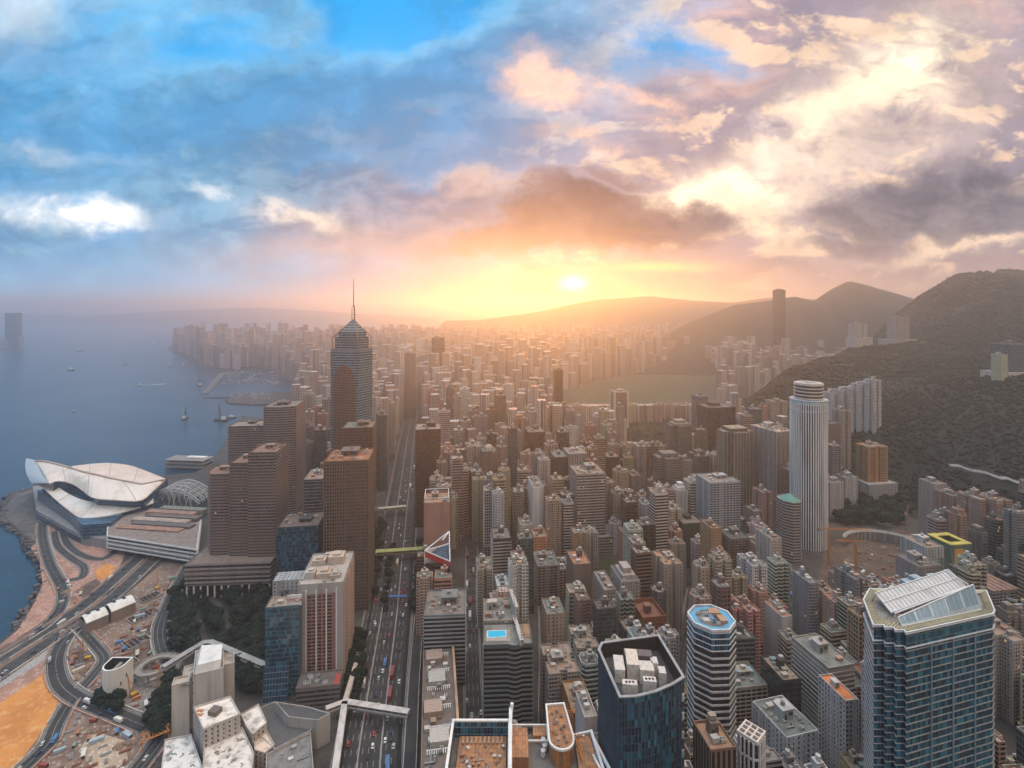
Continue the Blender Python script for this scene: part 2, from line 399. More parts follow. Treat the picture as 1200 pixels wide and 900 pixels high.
M['sand'] = ground_mat('orange_sand', (.62, .26, .065), (.50, .20, .05), (.68, .36, .14), .03)
M['paving'] = ground_mat('salmon_paving', (.42, .22, .16), (.30, .17, .13), (.5, .32, .24), .03, dots=(.5, .42, .38))
M['grass'] = ground_mat('turf', (.026, .045, .014), (.040, .055, .019), (.05, .048, .022), .012)
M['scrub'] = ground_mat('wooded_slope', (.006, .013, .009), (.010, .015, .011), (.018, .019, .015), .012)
M['barrier_a'] = plain('barrier_salmon', (.50, .29, .23), .7, .4, .3); M['barrier_b'] = plain('barrier_white', (.52, .49, .46), .7, .5, .3)
M['mud'] = ground_mat('site_mud', (.085, .055, .042), (.14, .085, .06), (.06, .045, .038), .05, dots=(.22, .18, .16))
M['yard'] = ground_mat('pale_yard', (.44, .33, .24), (.36, .27, .2), (.5, .42, .34), .04, dots=(.6, .55, .5))
M['grey_yard'] = ground_mat('grey_yard', (.20, .18, .17), (.14, .13, .125), (.26, .24, .22), .05, dots=(.4, .37, .34))
M['track'] = ground_mat('track_turf', (.06, .058, .028), (.07, .064, .034), (.05, .05, .022), .01)
M['line'] = plain('road_paint', (.36, .35, .34), .7, .5, .6)
M['rock'] = ground_mat('shore_rock', (.13, .12, .115), (.06, .058, .055), (.2, .18, .17), .09)

LAND = [(-160, 860), (-60, 790), (0, 752), (20, 735), (40, 705), (52, 682), (48, 655), (36, 640), (25, 625), (10, 612), (2, 604), (2, 592), (12, 578), (32, 572),
        (60, 566), (120, 562), (190, 557), (228, 554), (245, 545), (262, 520), (277, 496), (284, 487), (300, 490), (330, 493), (346, 486), (322, 473.5), (300, 474), (268, 472),
        (264, 468), (285, 462), (320, 460), (345, 458), (353, 452), (340, 446), (326, 440), (318, 433), (295, 430), (267, 434), (235, 428), (222, 421), (205, 413), (197, 408), (201, 404), (232, 399), (262, 393)]
pts = [at(x, y, 4)[:2] for x, y in LAND]
pts = [(-1500, -600), (-900, 120)] + pts + [(-1500, 9000), (-1200, 20000), (22000, 20000), (22000, -600)]
pts = pts[::-1]; LANDW = pts[:]
l_ = MB(); l_.prism(pts, -3, 4.0)
structure(l_.build('ground', M['city']))
# rock edge of the reclamation and the sea wall
def strip(name, pxs, width, z=4.1, mat='asphalt', zs=None, thick=0.0, kind='structure', hold=None):
    P = [Vector(at(x, y, (zs[i] if zs else z))) for i, (x, y) in enumerate(pxs)]
    # smooth the polyline
    Q = []
    for i in range(len(P) - 1):
        a, b, c, d = P[max(i - 1, 0)], P[i], P[i + 1], P[min(i + 2, len(P) - 1)]
        for k_ in range(6):
            t = k_ / 6; Q.append(.5 * ((2 * b) + (c - a) * t + (2 * a - 5 * b + 4 * c - d) * t * t + (3 * b - a - 3 * c + d) * t ** 3))
    Q.append(P[-1])
    L, Rr = [], []
    for i, p in enumerate(Q):
        t = (Q[min(i + 1, len(Q) - 1)] - Q[max(i - 1, 0)]); t.z = 0; t.normalize(); nn = Vector((-t.y, t.x, 0))
        wd = width if not callable(width) else width(i / (len(Q) - 1))
        L.append(p + nn * wd / 2); Rr.append(p - nn * wd / 2)
    mb = MB(); mb.grid([[tuple(a), tuple(b)] for a, b in zip(Rr, L)][::1], thick=thick)
    # grid winding: make it face upwards
    mb.f = [f[::-1] if not thick else f for f in mb.f] if (Rr[0] - L[0]).cross(Q[1] - Q[0]).z < 0 else mb.f
    o = mb.build(name, M[mat] if isinstance(mat, str) else mat)
    if kind: o['kind'] = kind
    return o, Q, L, Rr
def lines_on(Q, offs, z, dash=0.0, w=.35, mb=None):
    mb = mb or MB()
    for off in offs:
        acc = 0.0
        for a, b in zip(Q, Q[1:]):
            t = (b - a); ln = t.length; t.normalize(); nn = Vector((-t.y, t.x, 0))
            segs = [(0, 1)]
            if dash:
                segs = []; k_ = 0.0
                while k_ < ln: segs.append((k_ / ln, min(1, (k_ + dash) / ln))); k_ += dash * 2.5
            for s0, s1 in segs:
                p = a.lerp(b, s0) + nn * off; q = a.lerp(b, s1) + nn * off
                mb.face([(p - nn * w / 2 + Vector((0, 0, z)))[:], (q - nn * w / 2 + Vector((0, 0, z)))[:], (q + nn * w / 2 + Vector((0, 0, z)))[:], (p + nn * w / 2 + Vector((0, 0, z)))[:]][::-1] if False else
                        [tuple(p - nn * w / 2 + Vector((0, 0, z))), tuple(q - nn * w / 2 + Vector((0, 0, z))), tuple(q + nn * w / 2 + Vector((0, 0, z))), tuple(p + nn * w / 2 + Vector((0, 0, z)))])
    return mb
def patch(name, pxs, mat, z=4.06, kind='structure'):
    mb = MB(); P = [at(x, y, z) for x, y in pxs]
    ar = sum(a[0] * b[1] - b[0] * a[1] for a, b in zip(P, P[1:] + P[:1]))
    mb.face(P if ar > 0 else P[::-1]); o = mb.build(name, M[mat]); o['kind'] = kind; return o
patch('site_ground', [(-60, 880), (0, 800), (60, 756), (130, 712), (190, 660), (228, 640), (232, 660), (212, 700), (190, 745), (200, 790), (190, 830), (165, 900), (150, 1000), (-60, 1000)], 'soil', 4.06)
patch('promenade_ground', [(-60, 800), (0, 756), (20, 739), (39, 709), (50, 685), (46, 657), (36, 642), (50, 628), (60, 650), (80, 690), (70, 718), (30, 752), (-60, 812)], 'paving', 4.07)
patch('shore_plaza', [(6, 604), (8, 592), (20, 578), (38, 574), (44, 600), (52, 622), (40, 634), (24, 622)], 'rock', 4.08)
patch('interchange_ground', [(52, 612), (110, 620), (150, 640), (140, 665), (80, 718), (66, 716), (76, 690), (58, 655)], 'paving', 4.09)
patch('sand_field', [(-40, 850), (0, 824), (52, 789), (70, 817), (57, 847), (20, 897), (10, 905), (-60, 930)], 'sand', 4.15)
patch('sand_field_path', [(-60, 842), (0, 806), (50, 775), (60, 784), (52, 789), (0, 824), (-60, 862)], 'paving', 4.14)
patch('white_kerb_ground', [(-40, 812), (0, 800), (60, 758), (62, 766), (0, 812), (-40, 840)], 'line', 4.12)
# shoreline rocks as an uneven bank
rb = MB()
for i in range(260):
    seg = LAND[3:14]; j = random.randrange(len(seg) - 1); t = random.random()
    x = seg[j][0] * (1 - t) + seg[j + 1][0] * t; y = seg[j][1] * (1 - t) + seg[j + 1][1] * t
    p = at(x, y, 4); sz = random.uniform(2, 5.5)
    rb.box(p[0] + random.uniform(-7, 5), p[1] + random.uniform(-6, 6), .2 + random.uniform(0, 1.2), sz, sz * random.uniform(.6, 1.2), random.uniform(1.6, 4.2), random.uniform(0, 3))
tag(rb.build('shore_rubble', M['rock']), kind='stuff')
ROADS = {}
def road(key, name, pxs, w, lanes, z=4.25, zs=None):
    o, Q, L, Rr = strip(name, pxs, w, z, 'asphalt', zs); ROADS[key] = (Q, w)
    mk = lines_on(Q, [-w / 2 + .8, w / 2 - .8], .12, w=.4)
    for i in range(1, lanes): lines_on(Q, [-w / 2 + w * i / lanes], .12, dash=5, w=.3, mb=mk)
    mo = mk.build('road_markings', M['line'], o)
    kb = lines_on(Q, [-w / 2 - .4, w / 2 + .4], .18, w=.8); kb.build('kerb', M['concrete'], o)
    return o
road('trunk_a', 'expressway', [(-60, 812), (0, 772), (50, 741), (100, 708), (150, 665), (172, 645), (182, 636)], 15, 4)
road('trunk_b', 'expressway', [(-60, 832), (0, 790), (60, 750), (125, 706), (175, 660), (196, 640)], 15, 4, 4.25)
road('shore', 'shore_road', [(50, 612), (50, 630), (58, 660), (73, 690), (70, 714), (50, 735), (0, 765), (-50, 795)], 11, 2, 4.3)
road('ramp', 'ramp_road', [(64, 622), (68, 640), (85, 655), (98, 664), (96, 676), (80, 680)], 9, 2, 4.35)
road('ramp2', 'ramp_road', [(72, 618), (78, 636), (95, 650), (120, 655), (140, 642)], 9, 2, 4.4)
road('loop', 'loop_road', [(135, 712), (105, 728), (80, 745), (66, 770), (69, 798), (85, 815), (107, 826), (138, 838), (172, 852)], 13, 2, 4.35)
road('oval', 'loop_road', [(92, 735), (112, 757), (122, 772), (112, 788), (96, 806)], 9, 2, 4.38)
road('sandroad', 'service_road', [(82, 822), (66, 850), (56, 872), (30, 898), (0, 925)], 11, 2, 4.42)
road('east', 'park_road', [(226, 655), (212, 680), (196, 712), (188, 735), (190, 758), (204, 788), (205, 828), (190, 862), (168, 893), (150, 915)], 13, 3, 4.3)
# salmon and white barriers lining the works roads
for key in ('trunk_a', 'trunk_b', 'shore', 'loop', 'oval', 'sandroad', 'east'):
    Q, w = ROADS[key]
    for sgn in (-1, 1):
        f = MB()
        for i, (a, b) in enumerate(zip(Q, Q[1:])):
            if i % 7 == 5: continue
            d = (b - a).normalized(); nn = Vector((-d.y, d.x, 0)) * sgn * (w / 2 + 1.5); f.bar(a + nn + Vector((0, 0, .6)), b + nn + Vector((0, 0, .6)), .7, 1.3)
        tag(f.build('road_barrier', M['barrier_a' if (sgn > 0) ^ (key in ('loop', 'shore')) else 'barrier_b']), kind='structure')
patch('soil_mound_ground', [(112, 668), (126, 660), (136, 664), (128, 676), (114, 680)], 'sand', 4.2)
patch('mud_ground', [(92, 690), (112, 678), (120, 684), (98, 706)], 'mud', 4.2)
patch('mud_ground', [(84, 778), (92, 758), (108, 768), (112, 782), (98, 796)], 'mud', 4.2)
patch('mud_ground', [(150, 770), (176, 730), (190, 704), (198, 706), (186, 738), (172, 780), (150, 800)], 'mud', 4.2)
patch('yard_ground', [(92, 880), (108, 856), (146, 868), (150, 890), (120, 915)], 'yard', 4.2)
patch('yard_ground', [(140, 800), (166, 790), (182, 806), (172, 834), (146, 826)], 'grey_yard', 4.19)
# the main highway through the middle: many lanes to the vanishing point
GL = [(431, 1000), (430, 900), (443, 800), (455, 720), (463, 655), (470, 600), (475, 560), (480, 520), (486, 480)]
road('main', 'highway', GL, 50, 12, 4.2)
Qm = ROADS['main'][0]
md = lines_on(Qm, [-9, 7], .5, w=1.2); structure(md.build('highway_median', M['concrete']))
lines_hi = lines_on(Qm, [-22, 19], .3, w=3.0); structure(lines_hi.build('highway_verge', M['scrub']))
road('hen', 'street', [(556, 1000), (556, 860), (553, 760), (553, 690), (553, 640)], 15, 4, 4.22)
road('queen', 'street', [(962, 900), (952, 830), (940, 762), (928, 700), (916, 650), (905, 610)], 14, 3, 4.22)
road('cross', 'street', [(640, 900), (640, 760), (636, 690)], 12, 3, 4.22)
road('mid', 'street', [(795, 820), (798, 770), (806, 730), (812, 690)], 12, 3, 4.22)
# far ground: racecourse, parks, islands across the water
patch('racecourse_turf', [(652, 476), (690, 452), (745, 443), (800, 438), (832, 441), (838, 452), (815, 466), (770, 474), (715, 483), (670, 486)], 'grass', 4.3)
tr = MB()
RC = [at(x, y, 4.6) for x, y in [(672, 474), (700, 456), (750, 448), (800, 443), (822, 447), (812, 459), (765, 468), (705, 477)]]
for sc_, mt_ in ((1.0, 0), (.92, 1)):
    cx_ = sum(p[0] for p in RC) / 8; cy_ = sum(p[1] for p in RC) / 8
    P_ = [(cx_ + (p[0] - cx_) * sc_, cy_ + (p[1] - cy_) * sc_, 4.5 + .15 * mt_) for p in RC]
    tr.face(P_[::-1] if sum(a[0] * b[1] - b[0] * a[1] for a, b in zip(P_, P_[1:] + P_[:1])) < 0 else P_, m=mt_)
structure(tr.build('racecourse_track', [M['track'], M['grass']]))
patch('park_ground', [(205, 690), (330, 690), (350, 700), (330, 770), (290, 790), (240, 770), (200, 760), (196, 735)], 'scrub', 4.16)
# breakwaters
for pxs, w in (([(240, 461), (261, 437)], 26), ([(238, 465), (268, 465)], 12), ([(231, 436), (268, 433.5)], 14)):
    strip('breakwater', pxs, w, 3.2, 'rock', thick=4.0)
# ---- hills: thin-plate style interpolation through measured ridge and foot points
def wpt(px, py, Y): return (PX(px, Y), Y, CAMZ - (py - HY) / F0 * Y)
RB = [wpt(*a) for a in [(1205, 322, 2350), (1172, 319, 2300), (1150, 328, 2250), (1126, 322, 2050), (1100, 334, 2050), (1080, 348, 2000), (1065, 364, 2150), (1040, 384, 2050), (1060, 405, 1700), (1030, 406, 1640), (1085, 402, 1680),
      (1000, 404, 1660), (960, 419, 1480), (930, 433, 1390), (900, 455, 1300), (880, 470, 1260), (1200, 330, 2200), (1180, 440, 1010), (1200, 442, 1000), (1150, 450, 1100), (1160, 440, 1080),
      (1300, 335, 1900), (1300, 440, 900), (1060, 440, 1300), (1100, 412, 1500), (1160, 398, 1500), (1010, 460, 1150), (1100, 480, 1000), (1060, 520, 930), (1190, 510, 830),
      (1120, 555, 830), (1180, 560, 760), (1060, 567, 880), (1010, 530, 980), (960, 500, 1120), (910, 480, 1220)]]
RB += [(PX(px, Y), Y, 4.0) for px, Y in [(985, 850), (1020, 800), (1060, 770), (1110, 760), (1160, 720), (1200, 690), (1300, 600), (940, 930), (900, 1080), (870, 1170), (850, 1250), (845, 1350), (860, 1500),
       (800, 1000), (800, 1300), (900, 800), (1000, 650), (1100, 600), (1200, 500), (900, 1750), (940, 1900), (980, 2100), (1030, 2500), (1080, 3000), (850, 1700), (800, 2000)]]
RB += [(2600, 3400, 160), (3400, 2600, 260), (2600, 1600, 330), (2200, 900, 150), (1900, 3900, 60), (3400, 4200, 60), (3600, 1500, 250)]
RBa = np.array(RB); RX = RBa[:, :2] / 1000.
dm = np.linalg.norm(RX[:, None] - RX[None], axis=2)
cf = np.linalg.solve(np.block([[dm + 1e-6 * np.eye(len(RX)), np.ones((len(RX), 1)), RX], [np.ones((1, len(RX))), np.zeros((1, 3))], [RX.T, np.zeros((2, 3))]]), np.concatenate([RBa[:, 2], np.zeros(3)]))
def hillz(x, y):
    q = np.stack([np.asarray(x, float).ravel(), np.asarray(y, float).ravel()], 1) / 1000.
    d_ = np.linalg.norm(q[:, None] - RX[None], axis=2)
    return (d_ @ cf[:-3] + cf[-3] + q @ cf[-2:])
gx, gy = np.meshgrid(np.linspace(380, 3900, 230), np.linspace(540, 4300, 230))
gz = hillz(gx, gy).reshape(gx.shape)
nz = np.array([mnoise.fractal(Vector((a / 260., b / 260., 0)), 1.0, 2.0, 5) for a, b in zip(gx.ravel(), gy.ravel())]).reshape(gx.shape)
gz = gz + nz * np.clip((gz - 12) / 60, 0, 1) * 16
gz = np.where(gz < 6.0, -6.0, gz)
def gridmesh(name, X, Y, Z, mat):
    ny, nx = X.shape; me = bpy.data.meshes.new(name)
    vs = np.stack([X, Y, Z], 2).reshape(-1, 3)
    i = np.arange(ny - 1)[:, None] * nx + np.arange(nx - 1)[None]; q = np.stack([i, i + 1, i + 1 + nx, i + nx], 2).reshape(-1, 4)
    keep = (Z.ravel()[q] > -5.9).any(1); q = q[keep]
    me.from_pydata(vs.tolist(), [], q.tolist()); me.materials.append(mat)
    me.polygons.foreach_set('use_smooth', [True] * len(q)); me.update()
    o = bpy.data.objects.new(name, me); COL.objects.link(o); return structure(o)
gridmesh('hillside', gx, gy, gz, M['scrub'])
def far_range(ridge, Y0, depth, mat, x0, x1, seed, n_=140):
    xs = np.linspace(x0, x1, n_); ts = np.linspace(-1, 1, 26)
    pxs = np.array([r[0] for r in ridge]); zs = np.array([CAMZ - (r[1] - HY) / F0 * Y0 for r in ridge])
    top = np.interp(xs, (pxs - 600) / F0 * Y0, zs)
    X, T = np.meshgrid(xs, ts); Yv = Y0 + T * depth
    Z = top[None] * np.clip(1 - np.abs(T) ** 1.35, 0, 1)
    Z += np.array([mnoise.fractal(Vector((a / 500., b / 500., seed)), 1.0, 2.0, 4) for a, b in zip(X.ravel(), Yv.ravel())]).reshape(X.shape) * np.clip(Z / 200, 0, 1) * 22 * np.clip(np.abs(T) * 3, .25, 1)
    return gridmesh('hills', X, Yv, Z - 3, mat)
far_range([(700, 425), (760, 400), (815, 374), (860, 357), (900, 351), (930, 346), (955, 352), (975, 338), (995, 328), (1015, 333), (1050, 343), (1080, 352), (1120, 370), (1200, 390), (1300, 400)], 2950, 520, M['scrub'], 250, 3430, 2.0)
far_range([(560, 375), (620, 366), (660, 358), (700, 350), (760, 346), (810, 351), (860, 354), (900, 348), (950, 350), (1050, 353), (1200, 348), (1400, 360)], 5400, 1200, M['scrub'], -700, 7200, 5.0)
far_range([(-200, 372), (0, 366), (100, 370), (200, 364), (300, 360), (400, 366), (500, 372)], 11500, 1500, M['scrub'], -15500, -1800, 9.0)
# ---- woods on the hillside: thousands of small crowns that read as one mass
def ico(sub):
    import bmesh
    bm = bmesh.new(); bmesh.ops.create_icosphere(bm, subdivisions=sub, radius=1.0)
    vs = np.array([v.co[:] for v in bm.verts]); fs = np.array([[v.index for v in f.verts] for f in bm.faces]); bm.free(); return vs, fs
IC = {1: ico(1), 2: ico(2)}
def crowns(name, P, rad, mat, sub=1, squash=.8, jag=.32):
    vs, fs = IC[sub]; N = len(P); nv = len(vs)
    rr = np.random.rand(N, nv) * 2 * jag + (1 - jag)
    V_ = vs[None] * rr[:, :, None] * rad[:, None, None]; V_[:, :, 2] *= squash
    a = np.random.rand(N) * 6.28; c, s2 = np.cos(a)[:, None], np.sin(a)[:, None]
    X = V_[:, :, 0] * c - V_[:, :, 1] * s2; Y_ = V_[:, :, 0] * s2 + V_[:, :, 1] * c
    V_ = np.stack([X, Y_, V_[:, :, 2]], 2) + P[:, None]
    F = (fs[None] + (np.arange(N) * nv)[:, None, None]).reshape(-1, 3)
    me = bpy.data.meshes.new(name); me.vertices.add(N * nv); me.vertices.foreach_set('co', V_.reshape(-1).astype(np.float32))
    me.loops.add(F.size); me.loops.foreach_set('vertex_index', F.ravel().astype(np.int32))
    me.polygons.add(len(F)); me.polygons.foreach_set('loop_start', np.arange(0, F.size, 3, dtype=np.int32)); me.polygons.foreach_set('loop_total', np.full(len(F), 3, dtype=np.int32))
    me.materials.append(mat); me.update(calc_edges=True); me.validate()
    o = bpy.data.objects.new(name, me); COL.objects.link(o); return o
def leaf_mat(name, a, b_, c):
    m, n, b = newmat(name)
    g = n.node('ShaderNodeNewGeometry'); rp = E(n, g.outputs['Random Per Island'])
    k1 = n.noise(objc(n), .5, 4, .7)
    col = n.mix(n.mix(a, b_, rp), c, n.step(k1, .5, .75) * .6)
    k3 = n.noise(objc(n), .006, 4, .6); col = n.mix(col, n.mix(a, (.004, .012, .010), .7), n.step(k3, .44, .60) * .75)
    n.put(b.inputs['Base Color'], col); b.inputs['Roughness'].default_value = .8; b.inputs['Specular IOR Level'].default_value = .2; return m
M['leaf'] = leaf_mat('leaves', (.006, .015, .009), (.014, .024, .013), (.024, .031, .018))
def hill_at(px, py):
    Yv = np.linspace(560, 2600, 700); zl = CAMZ - (py - HY) / F0 * Yv; hz_ = hillz((px - 600) / F0 * Yv, Yv)
    i = int(np.argmax(zl < hz_)); return Vector((PX(px, Yv[i]), Yv[i], hz_[i]))
hp_ = [hill_at(a, b) for a, b in [(1112, 545), (1125, 550), (1140, 556), (1155, 560), (1172, 566), (1190, 571), (1215, 574)]]
hp = []
for a, b in zip(hp_, hp_[1:]):
    for k in range(6): hp.append(a.lerp(b, k / 6))
for p in hp: p.z = float(hillz([p.x], [p.y])[0]) + mnoise.fractal(Vector((p.x / 260., p.y / 260., 0)), 1.0, 2.0, 5) * max(0, min(1, (float(hillz([p.x], [p.y])[0]) - 12) / 60)) * 16
f = MB(); f.grid([[(p.x - 1.5, p.y - 4, p.z + .6), (p.x + 1.5, p.y + 3, p.z + 2.6)] for p in hp], thick=1.5); structure(f.build('hill_path', M['concrete']))
N_ = 210000
qx = np.random.uniform(380, 3300, N_); qy = 560 + (np.random.rand(N_) ** 1.7) * 2900
qz = hillz(qx, qy)
px_ = 600 + 600 * qx / qy
ok = (qz > 9) & (px_ > 820) & (px_ < 1290)
qx, qy, qz = qx[ok], qy[ok], qz[ok]
# keep clearings by a coarse noise so that the cover is uneven
cl_ = np.array([mnoise.noise(Vector((a / 70., b / 70., 3.))) for a, b in zip(qx, qy)])
ok = (cl_ > -.50) & (np.min([(qx - p.x) ** 2 + (qy - p.y + 8) ** 2 for p in hp], axis=0) > 8 ** 2); qx, qy, qz = qx[ok], qy[ok], qz[ok]
nz2 = np.array([mnoise.fractal(Vector((a / 260., b / 260., 0)), 1.0, 2.0, 5) for a, b in zip(qx, qy)]) * np.clip((qz - 12) / 60, 0, 1) * 16
rad = (1.8 + 3.4 * np.random.rand(len(qx)) ** 2.2) * np.clip(qy / 1000., .9, 2.4) * (1 + .9 * np.array([mnoise.noise(Vector((a / 160., b / 160., 8.))) for a, b in zip(qx, qy)]))
near = qy < 1150
print('hill crowns', len(qx), near.sum())
P_ = np.stack([qx, qy, qz + nz2 + rad * .35], 1)
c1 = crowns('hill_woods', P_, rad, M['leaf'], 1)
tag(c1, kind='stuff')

# ------------------------------------------------------------------ the generic building and its roof
PHI = R(-8.0)
def plan(kind, w, L):
    a, b = w / 2, L / 2
    if kind == 'notch':
        d = min(3.2, .16 * L); s = w * .11; t = L * .12; e = min(2.6, .14 * w)
        return [(-a, -b), (-s, -b), (-s, -b + d), (s, -b + d), (s, -b), (a, -b), (a, -t), (a - e, -t), (a - e, t), (a, t), (a, b), (s, b), (s, b - d), (-s, b - d), (-s, b), (-a, b), (-a, t), (-a + e, t), (-a + e, -t), (-a, -t)]
    if kind == 'cross':
        s, t = w * .24, L * .24
        return [(-a + s, -b), (a - s, -b), (a - s, -b + t), (a, -b + t), (a, b - t), (a - s, b - t), (a - s, b), (-a + s, b), (-a + s, b - t), (-a, b - t), (-a, -b + t), (-a + s, -b + t)]
    if kind == 'bays':
        k_ = max(2, int(w / 6)); st = w / (2 * k_ + 1); P = []; d = min(1.5, L * .1)
        for i in range(2 * k_ + 1):
            y = -b if i % 2 == 0 else -b + d
            P += [(-a + i * st, y), (-a + (i + 1) * st, y)]
        return P + [(a, b), (-a, b)]
    if kind == 'cham':
        c = min(w, L) * .2
        return [(-a + c, -b), (a - c, -b), (a, -b + c), (a, b - c), (a - c, b), (-a + c, b), (-a, b - c), (-a, -b + c)]
    if kind == 'oct':
        return [(a * math.cos(R(-112.5 + 45 * i)) / math.cos(R(22.5)), b * math.sin(R(-112.5 + 45 * i)) / math.cos(R(22.5))) for i in range(8)]
    if kind == 'round':
        return [(a * math.cos(R(-90 + 10 * i)), b * math.sin(R(-90 + 10 * i))) for i in range(36)]
    if kind == 'bow':          # bowed front
        P = [(-a + w * i / 10, -b + .09 * w * (abs(i - 5) / 5.) ** 2) for i in range(11)]
        return P + [(a, b), (-a, b)]
    if kind == 'ell':
        return [(-a, -b), (a, -b), (a, 0), (a * .1, 0), (a * .1, b), (-a, b)]
    return [(-a, -b), (a, -b), (a, b), (-a, b)]
def _unit_meshes():
    U_ = {}
    m = MB(); m.box(0, 0, .25, 2.4, 1.7, 1.6); m.box(0, 0, 0, 2.0, 1.4, .25, m=1)
    for x in (-.6, .6): m.tube(x, 0, 1.85, 1.95, .5, seg=10, m=1)
    U_['air_conditioner'] = m.mesh('air_conditioner', [M['unit'], M['dark']])
    m = MB(); m.tube(0, 0, .5, 3.4, 1.5, seg=14); m.tube(0, 0, 3.4, 3.8, 1.5, .3, seg=14)
    for i in range(4): m.bar((math.cos(i * 1.57) * 1.2, math.sin(i * 1.57) * 1.2, 0), (math.cos(i * 1.57) * 1.2, math.sin(i * 1.57) * 1.2, .6), .25)
    U_['water_tank'] = m.mesh('water_tank', [M['unit']])
    m = MB(); m.box(0, 0, .4, 3.4, 2.6, 2.4); m.box(0, 0, 2.8, 3.7, 2.9, .25)
    for i in range(-1, 2): m.box(i * 1.2, 0, 0, .3, 2.6, .4, m=1)
    U_['box_tank'] = m.mesh('box_tank', [M['unit'], M['dark']])
    m = MB(); m.box(0, 0, 0, 5, 4, 3.6); m.box(0, 0, 3.6, 5.6, 4.6, .3); m.box(-1.2, -2.03, 0, 1.0, .1, 2.1, m=1); m.box(1.2, -2.03, 1.4, 1.6, .1, 1.2, m=1)
    U_['lift_house'] = m.mesh('lift_house', [M['paint'], M['dark']])
    m = MB(); m.box(0, 0, .5, 7, .8, .8); m.box(3.2, 1.4, .5, .8, 2.8, .8); m.box(-3, 0, 0, .4, .4, .5); m.box(2, 0, 0, .4, .4, .5); m.tube(3.2, 2.8, 0, 1.9, .7, seg=10)
    U_['duct'] = m.mesh('duct', [M['metal']])
    m = MB(); m.bar((0, 0, 0), (0, 0, 7), .18); m.bar((-.8, 0, 5.4), (.8, 0, 5.4), .1); m.bar((-.6, 0, 6.2), (.6, 0, 6.2), .1)
    U_['antenna'] = m.mesh('antenna', [M['metal']])
    m = MB()
    for i in range(9):
        m.bar((-2.6 + i * .65, -1.6, 0), (-2.6 + i * .65, -1.6, 2.3), .12); m.bar((-2.6 + i * .65, -1.6, 2.3), (-2.6 + i * .65, 1.6, 2.3), .12)
    m.bar((-2.6, -1.6, 2.3), (2.6, -1.6, 2.3), .16); m.bar((-2.6, 1.6, 2.3), (2.6, 1.6, 2.3), .16)
    U_['pergola'] = m.mesh('pergola', [M['steel']])
    m = MB(); m.box(0, 0, 0, 4.2, 3, 2.3); m.prism([(-2.4, -1.8), (2.4, -1.8), (2.4, 1.8), (-2.4, 1.8)], 2.3, 2.5, 1, poly1=[(-2.3, -1.7), (2.3, -1.7), (2.3, 1.7), (-2.3, 1.7)])
    U_['roof_hut'] = m.mesh('roof_hut', [M['paint'], M['unit']])
    return U_
UM = _unit_meshes()
UCOL = {'air_conditioner': [(.46, .45, .43), (.34, .33, .32), (.55, .53, .5)], 'water_tank': [(.45, .44, .43), (.2, .28, .34), (.5, .46, .4)], 'box_tank': [(.40, .38, .36), (.28, .24, .2), (.52, .5, .48)],
        'roof_hut': [(.40, .36, .31), (.5, .46, .42), (.30, .17, .12), (.16, .24, .25), (.46, .27, .17)], 'lift_house': None, 'duct': [(.4, .4, .4)], 'antenna': [(.3, .3, .3)], 'pergola': [(.6, .6, .6)]}
def child(name, me, parent, loc, rz=0.0, sc=(1, 1, 1), col=None):
    o = bpy.data.objects.new(name, me); COL.objects.link(o); o.parent = parent; o.location = loc; o.rotation_euler = (0, 0, rz); o.scale = sc
    if col: o.color = (*col, 1)
    return o
def clutter(root, w, L, z, level, rng, col, keep=None, big=None):
    """level 0..4: what stands on the roof"""
    if level <= 0: return
    placed = []
    def place(name, sx, sy, sc=1.0, tries=12, zz=0.0, c=None, szv=None):
        for _ in range(tries):
            x = rng.uniform(-w / 2 + sx / 2 + 1.0, w / 2 - sx / 2 - 1.0) if w > sx + 2.2 else 0
            y = rng.uniform(-L / 2 + sy / 2 + 1.0, L / 2 - sy / 2 - 1.0) if L > sy + 2.2 else 0
            if all(abs(x - p[0]) > (sx + p[2]) / 2 + .3 or abs(y - p[1]) > (sy + p[3]) / 2 + .3 for p in placed):
                placed.append((x, y, sx, sy)); cc = c or rng.choice(UCOL[name])
                child(name, UM[name], root, (x, y, z + zz), rng.choice((0, math.pi / 2)) if abs(sx - sy) < .6 * sx and False else 0.0, szv or (sc, sc, sc), cc); return True
        return False
    s = max(.7, min(w, L) / 18.0)
    kx = min(w * .42, rng.uniform(5, 9) * s); ky = min(L * .42, rng.uniform(5, 8) * s); hz_ = rng.uniform(3.2, 6.5)
    x, y = rng.uniform(-.15, .15) * w, rng.uniform(-.05, .2) * L
    placed.append((x, y, kx, ky))
    lh = child('lift_house', UM['lift_house'], root, (x, y, z), 0, (kx / 5, ky / 4, hz_ / 3.6), tuple(min(.75, (c * .6 + .4 * sum(col) / 3) * f_) for f_ in [rng.uniform(.85, 1.2)] for c in col))
    if level >= 2:
        child('water_tank', UM[rng.choice(('water_tank', 'box_tank'))], root, (x + rng.uniform(-.2, .2) * kx, y, z + hz_ * 1.09), 0, (.9, .9, .75), rng.choice(UCOL['box_tank']))
        place('box_tank', 3.7, 3, rng.uniform(.8, 1.1))
        place('roof_hut', 4.8, 3.6, 1.0)
    if level >= 3:
        for _ in range(rng.randint(2, 4)): place('air_conditioner', 2.5, 1.8)
        if rng.random() < .6: place('roof_hut', 4.8, 3.6)
        if rng.random() < .7: place('duct', 7.6, 4, .8)
    if level >= 4:
        for _ in range(rng.randint(4, 8)): place('air_conditioner', 2.5, 1.8, rng.uniform(.6, 1))
        for _ in range(3): place('roof_hut', 4.8, 3.6, rng.uniform(.5, 1), tries=20)
        for _ in range(2): place('duct', 5, 3, rng.uniform(.4, .7), tries=20)
        place('antenna', 1.7, .5); place('pergola', 5.4, 3.4); place('duct', 7.6, 4, .7); place('water_tank', 3, 3, .8)
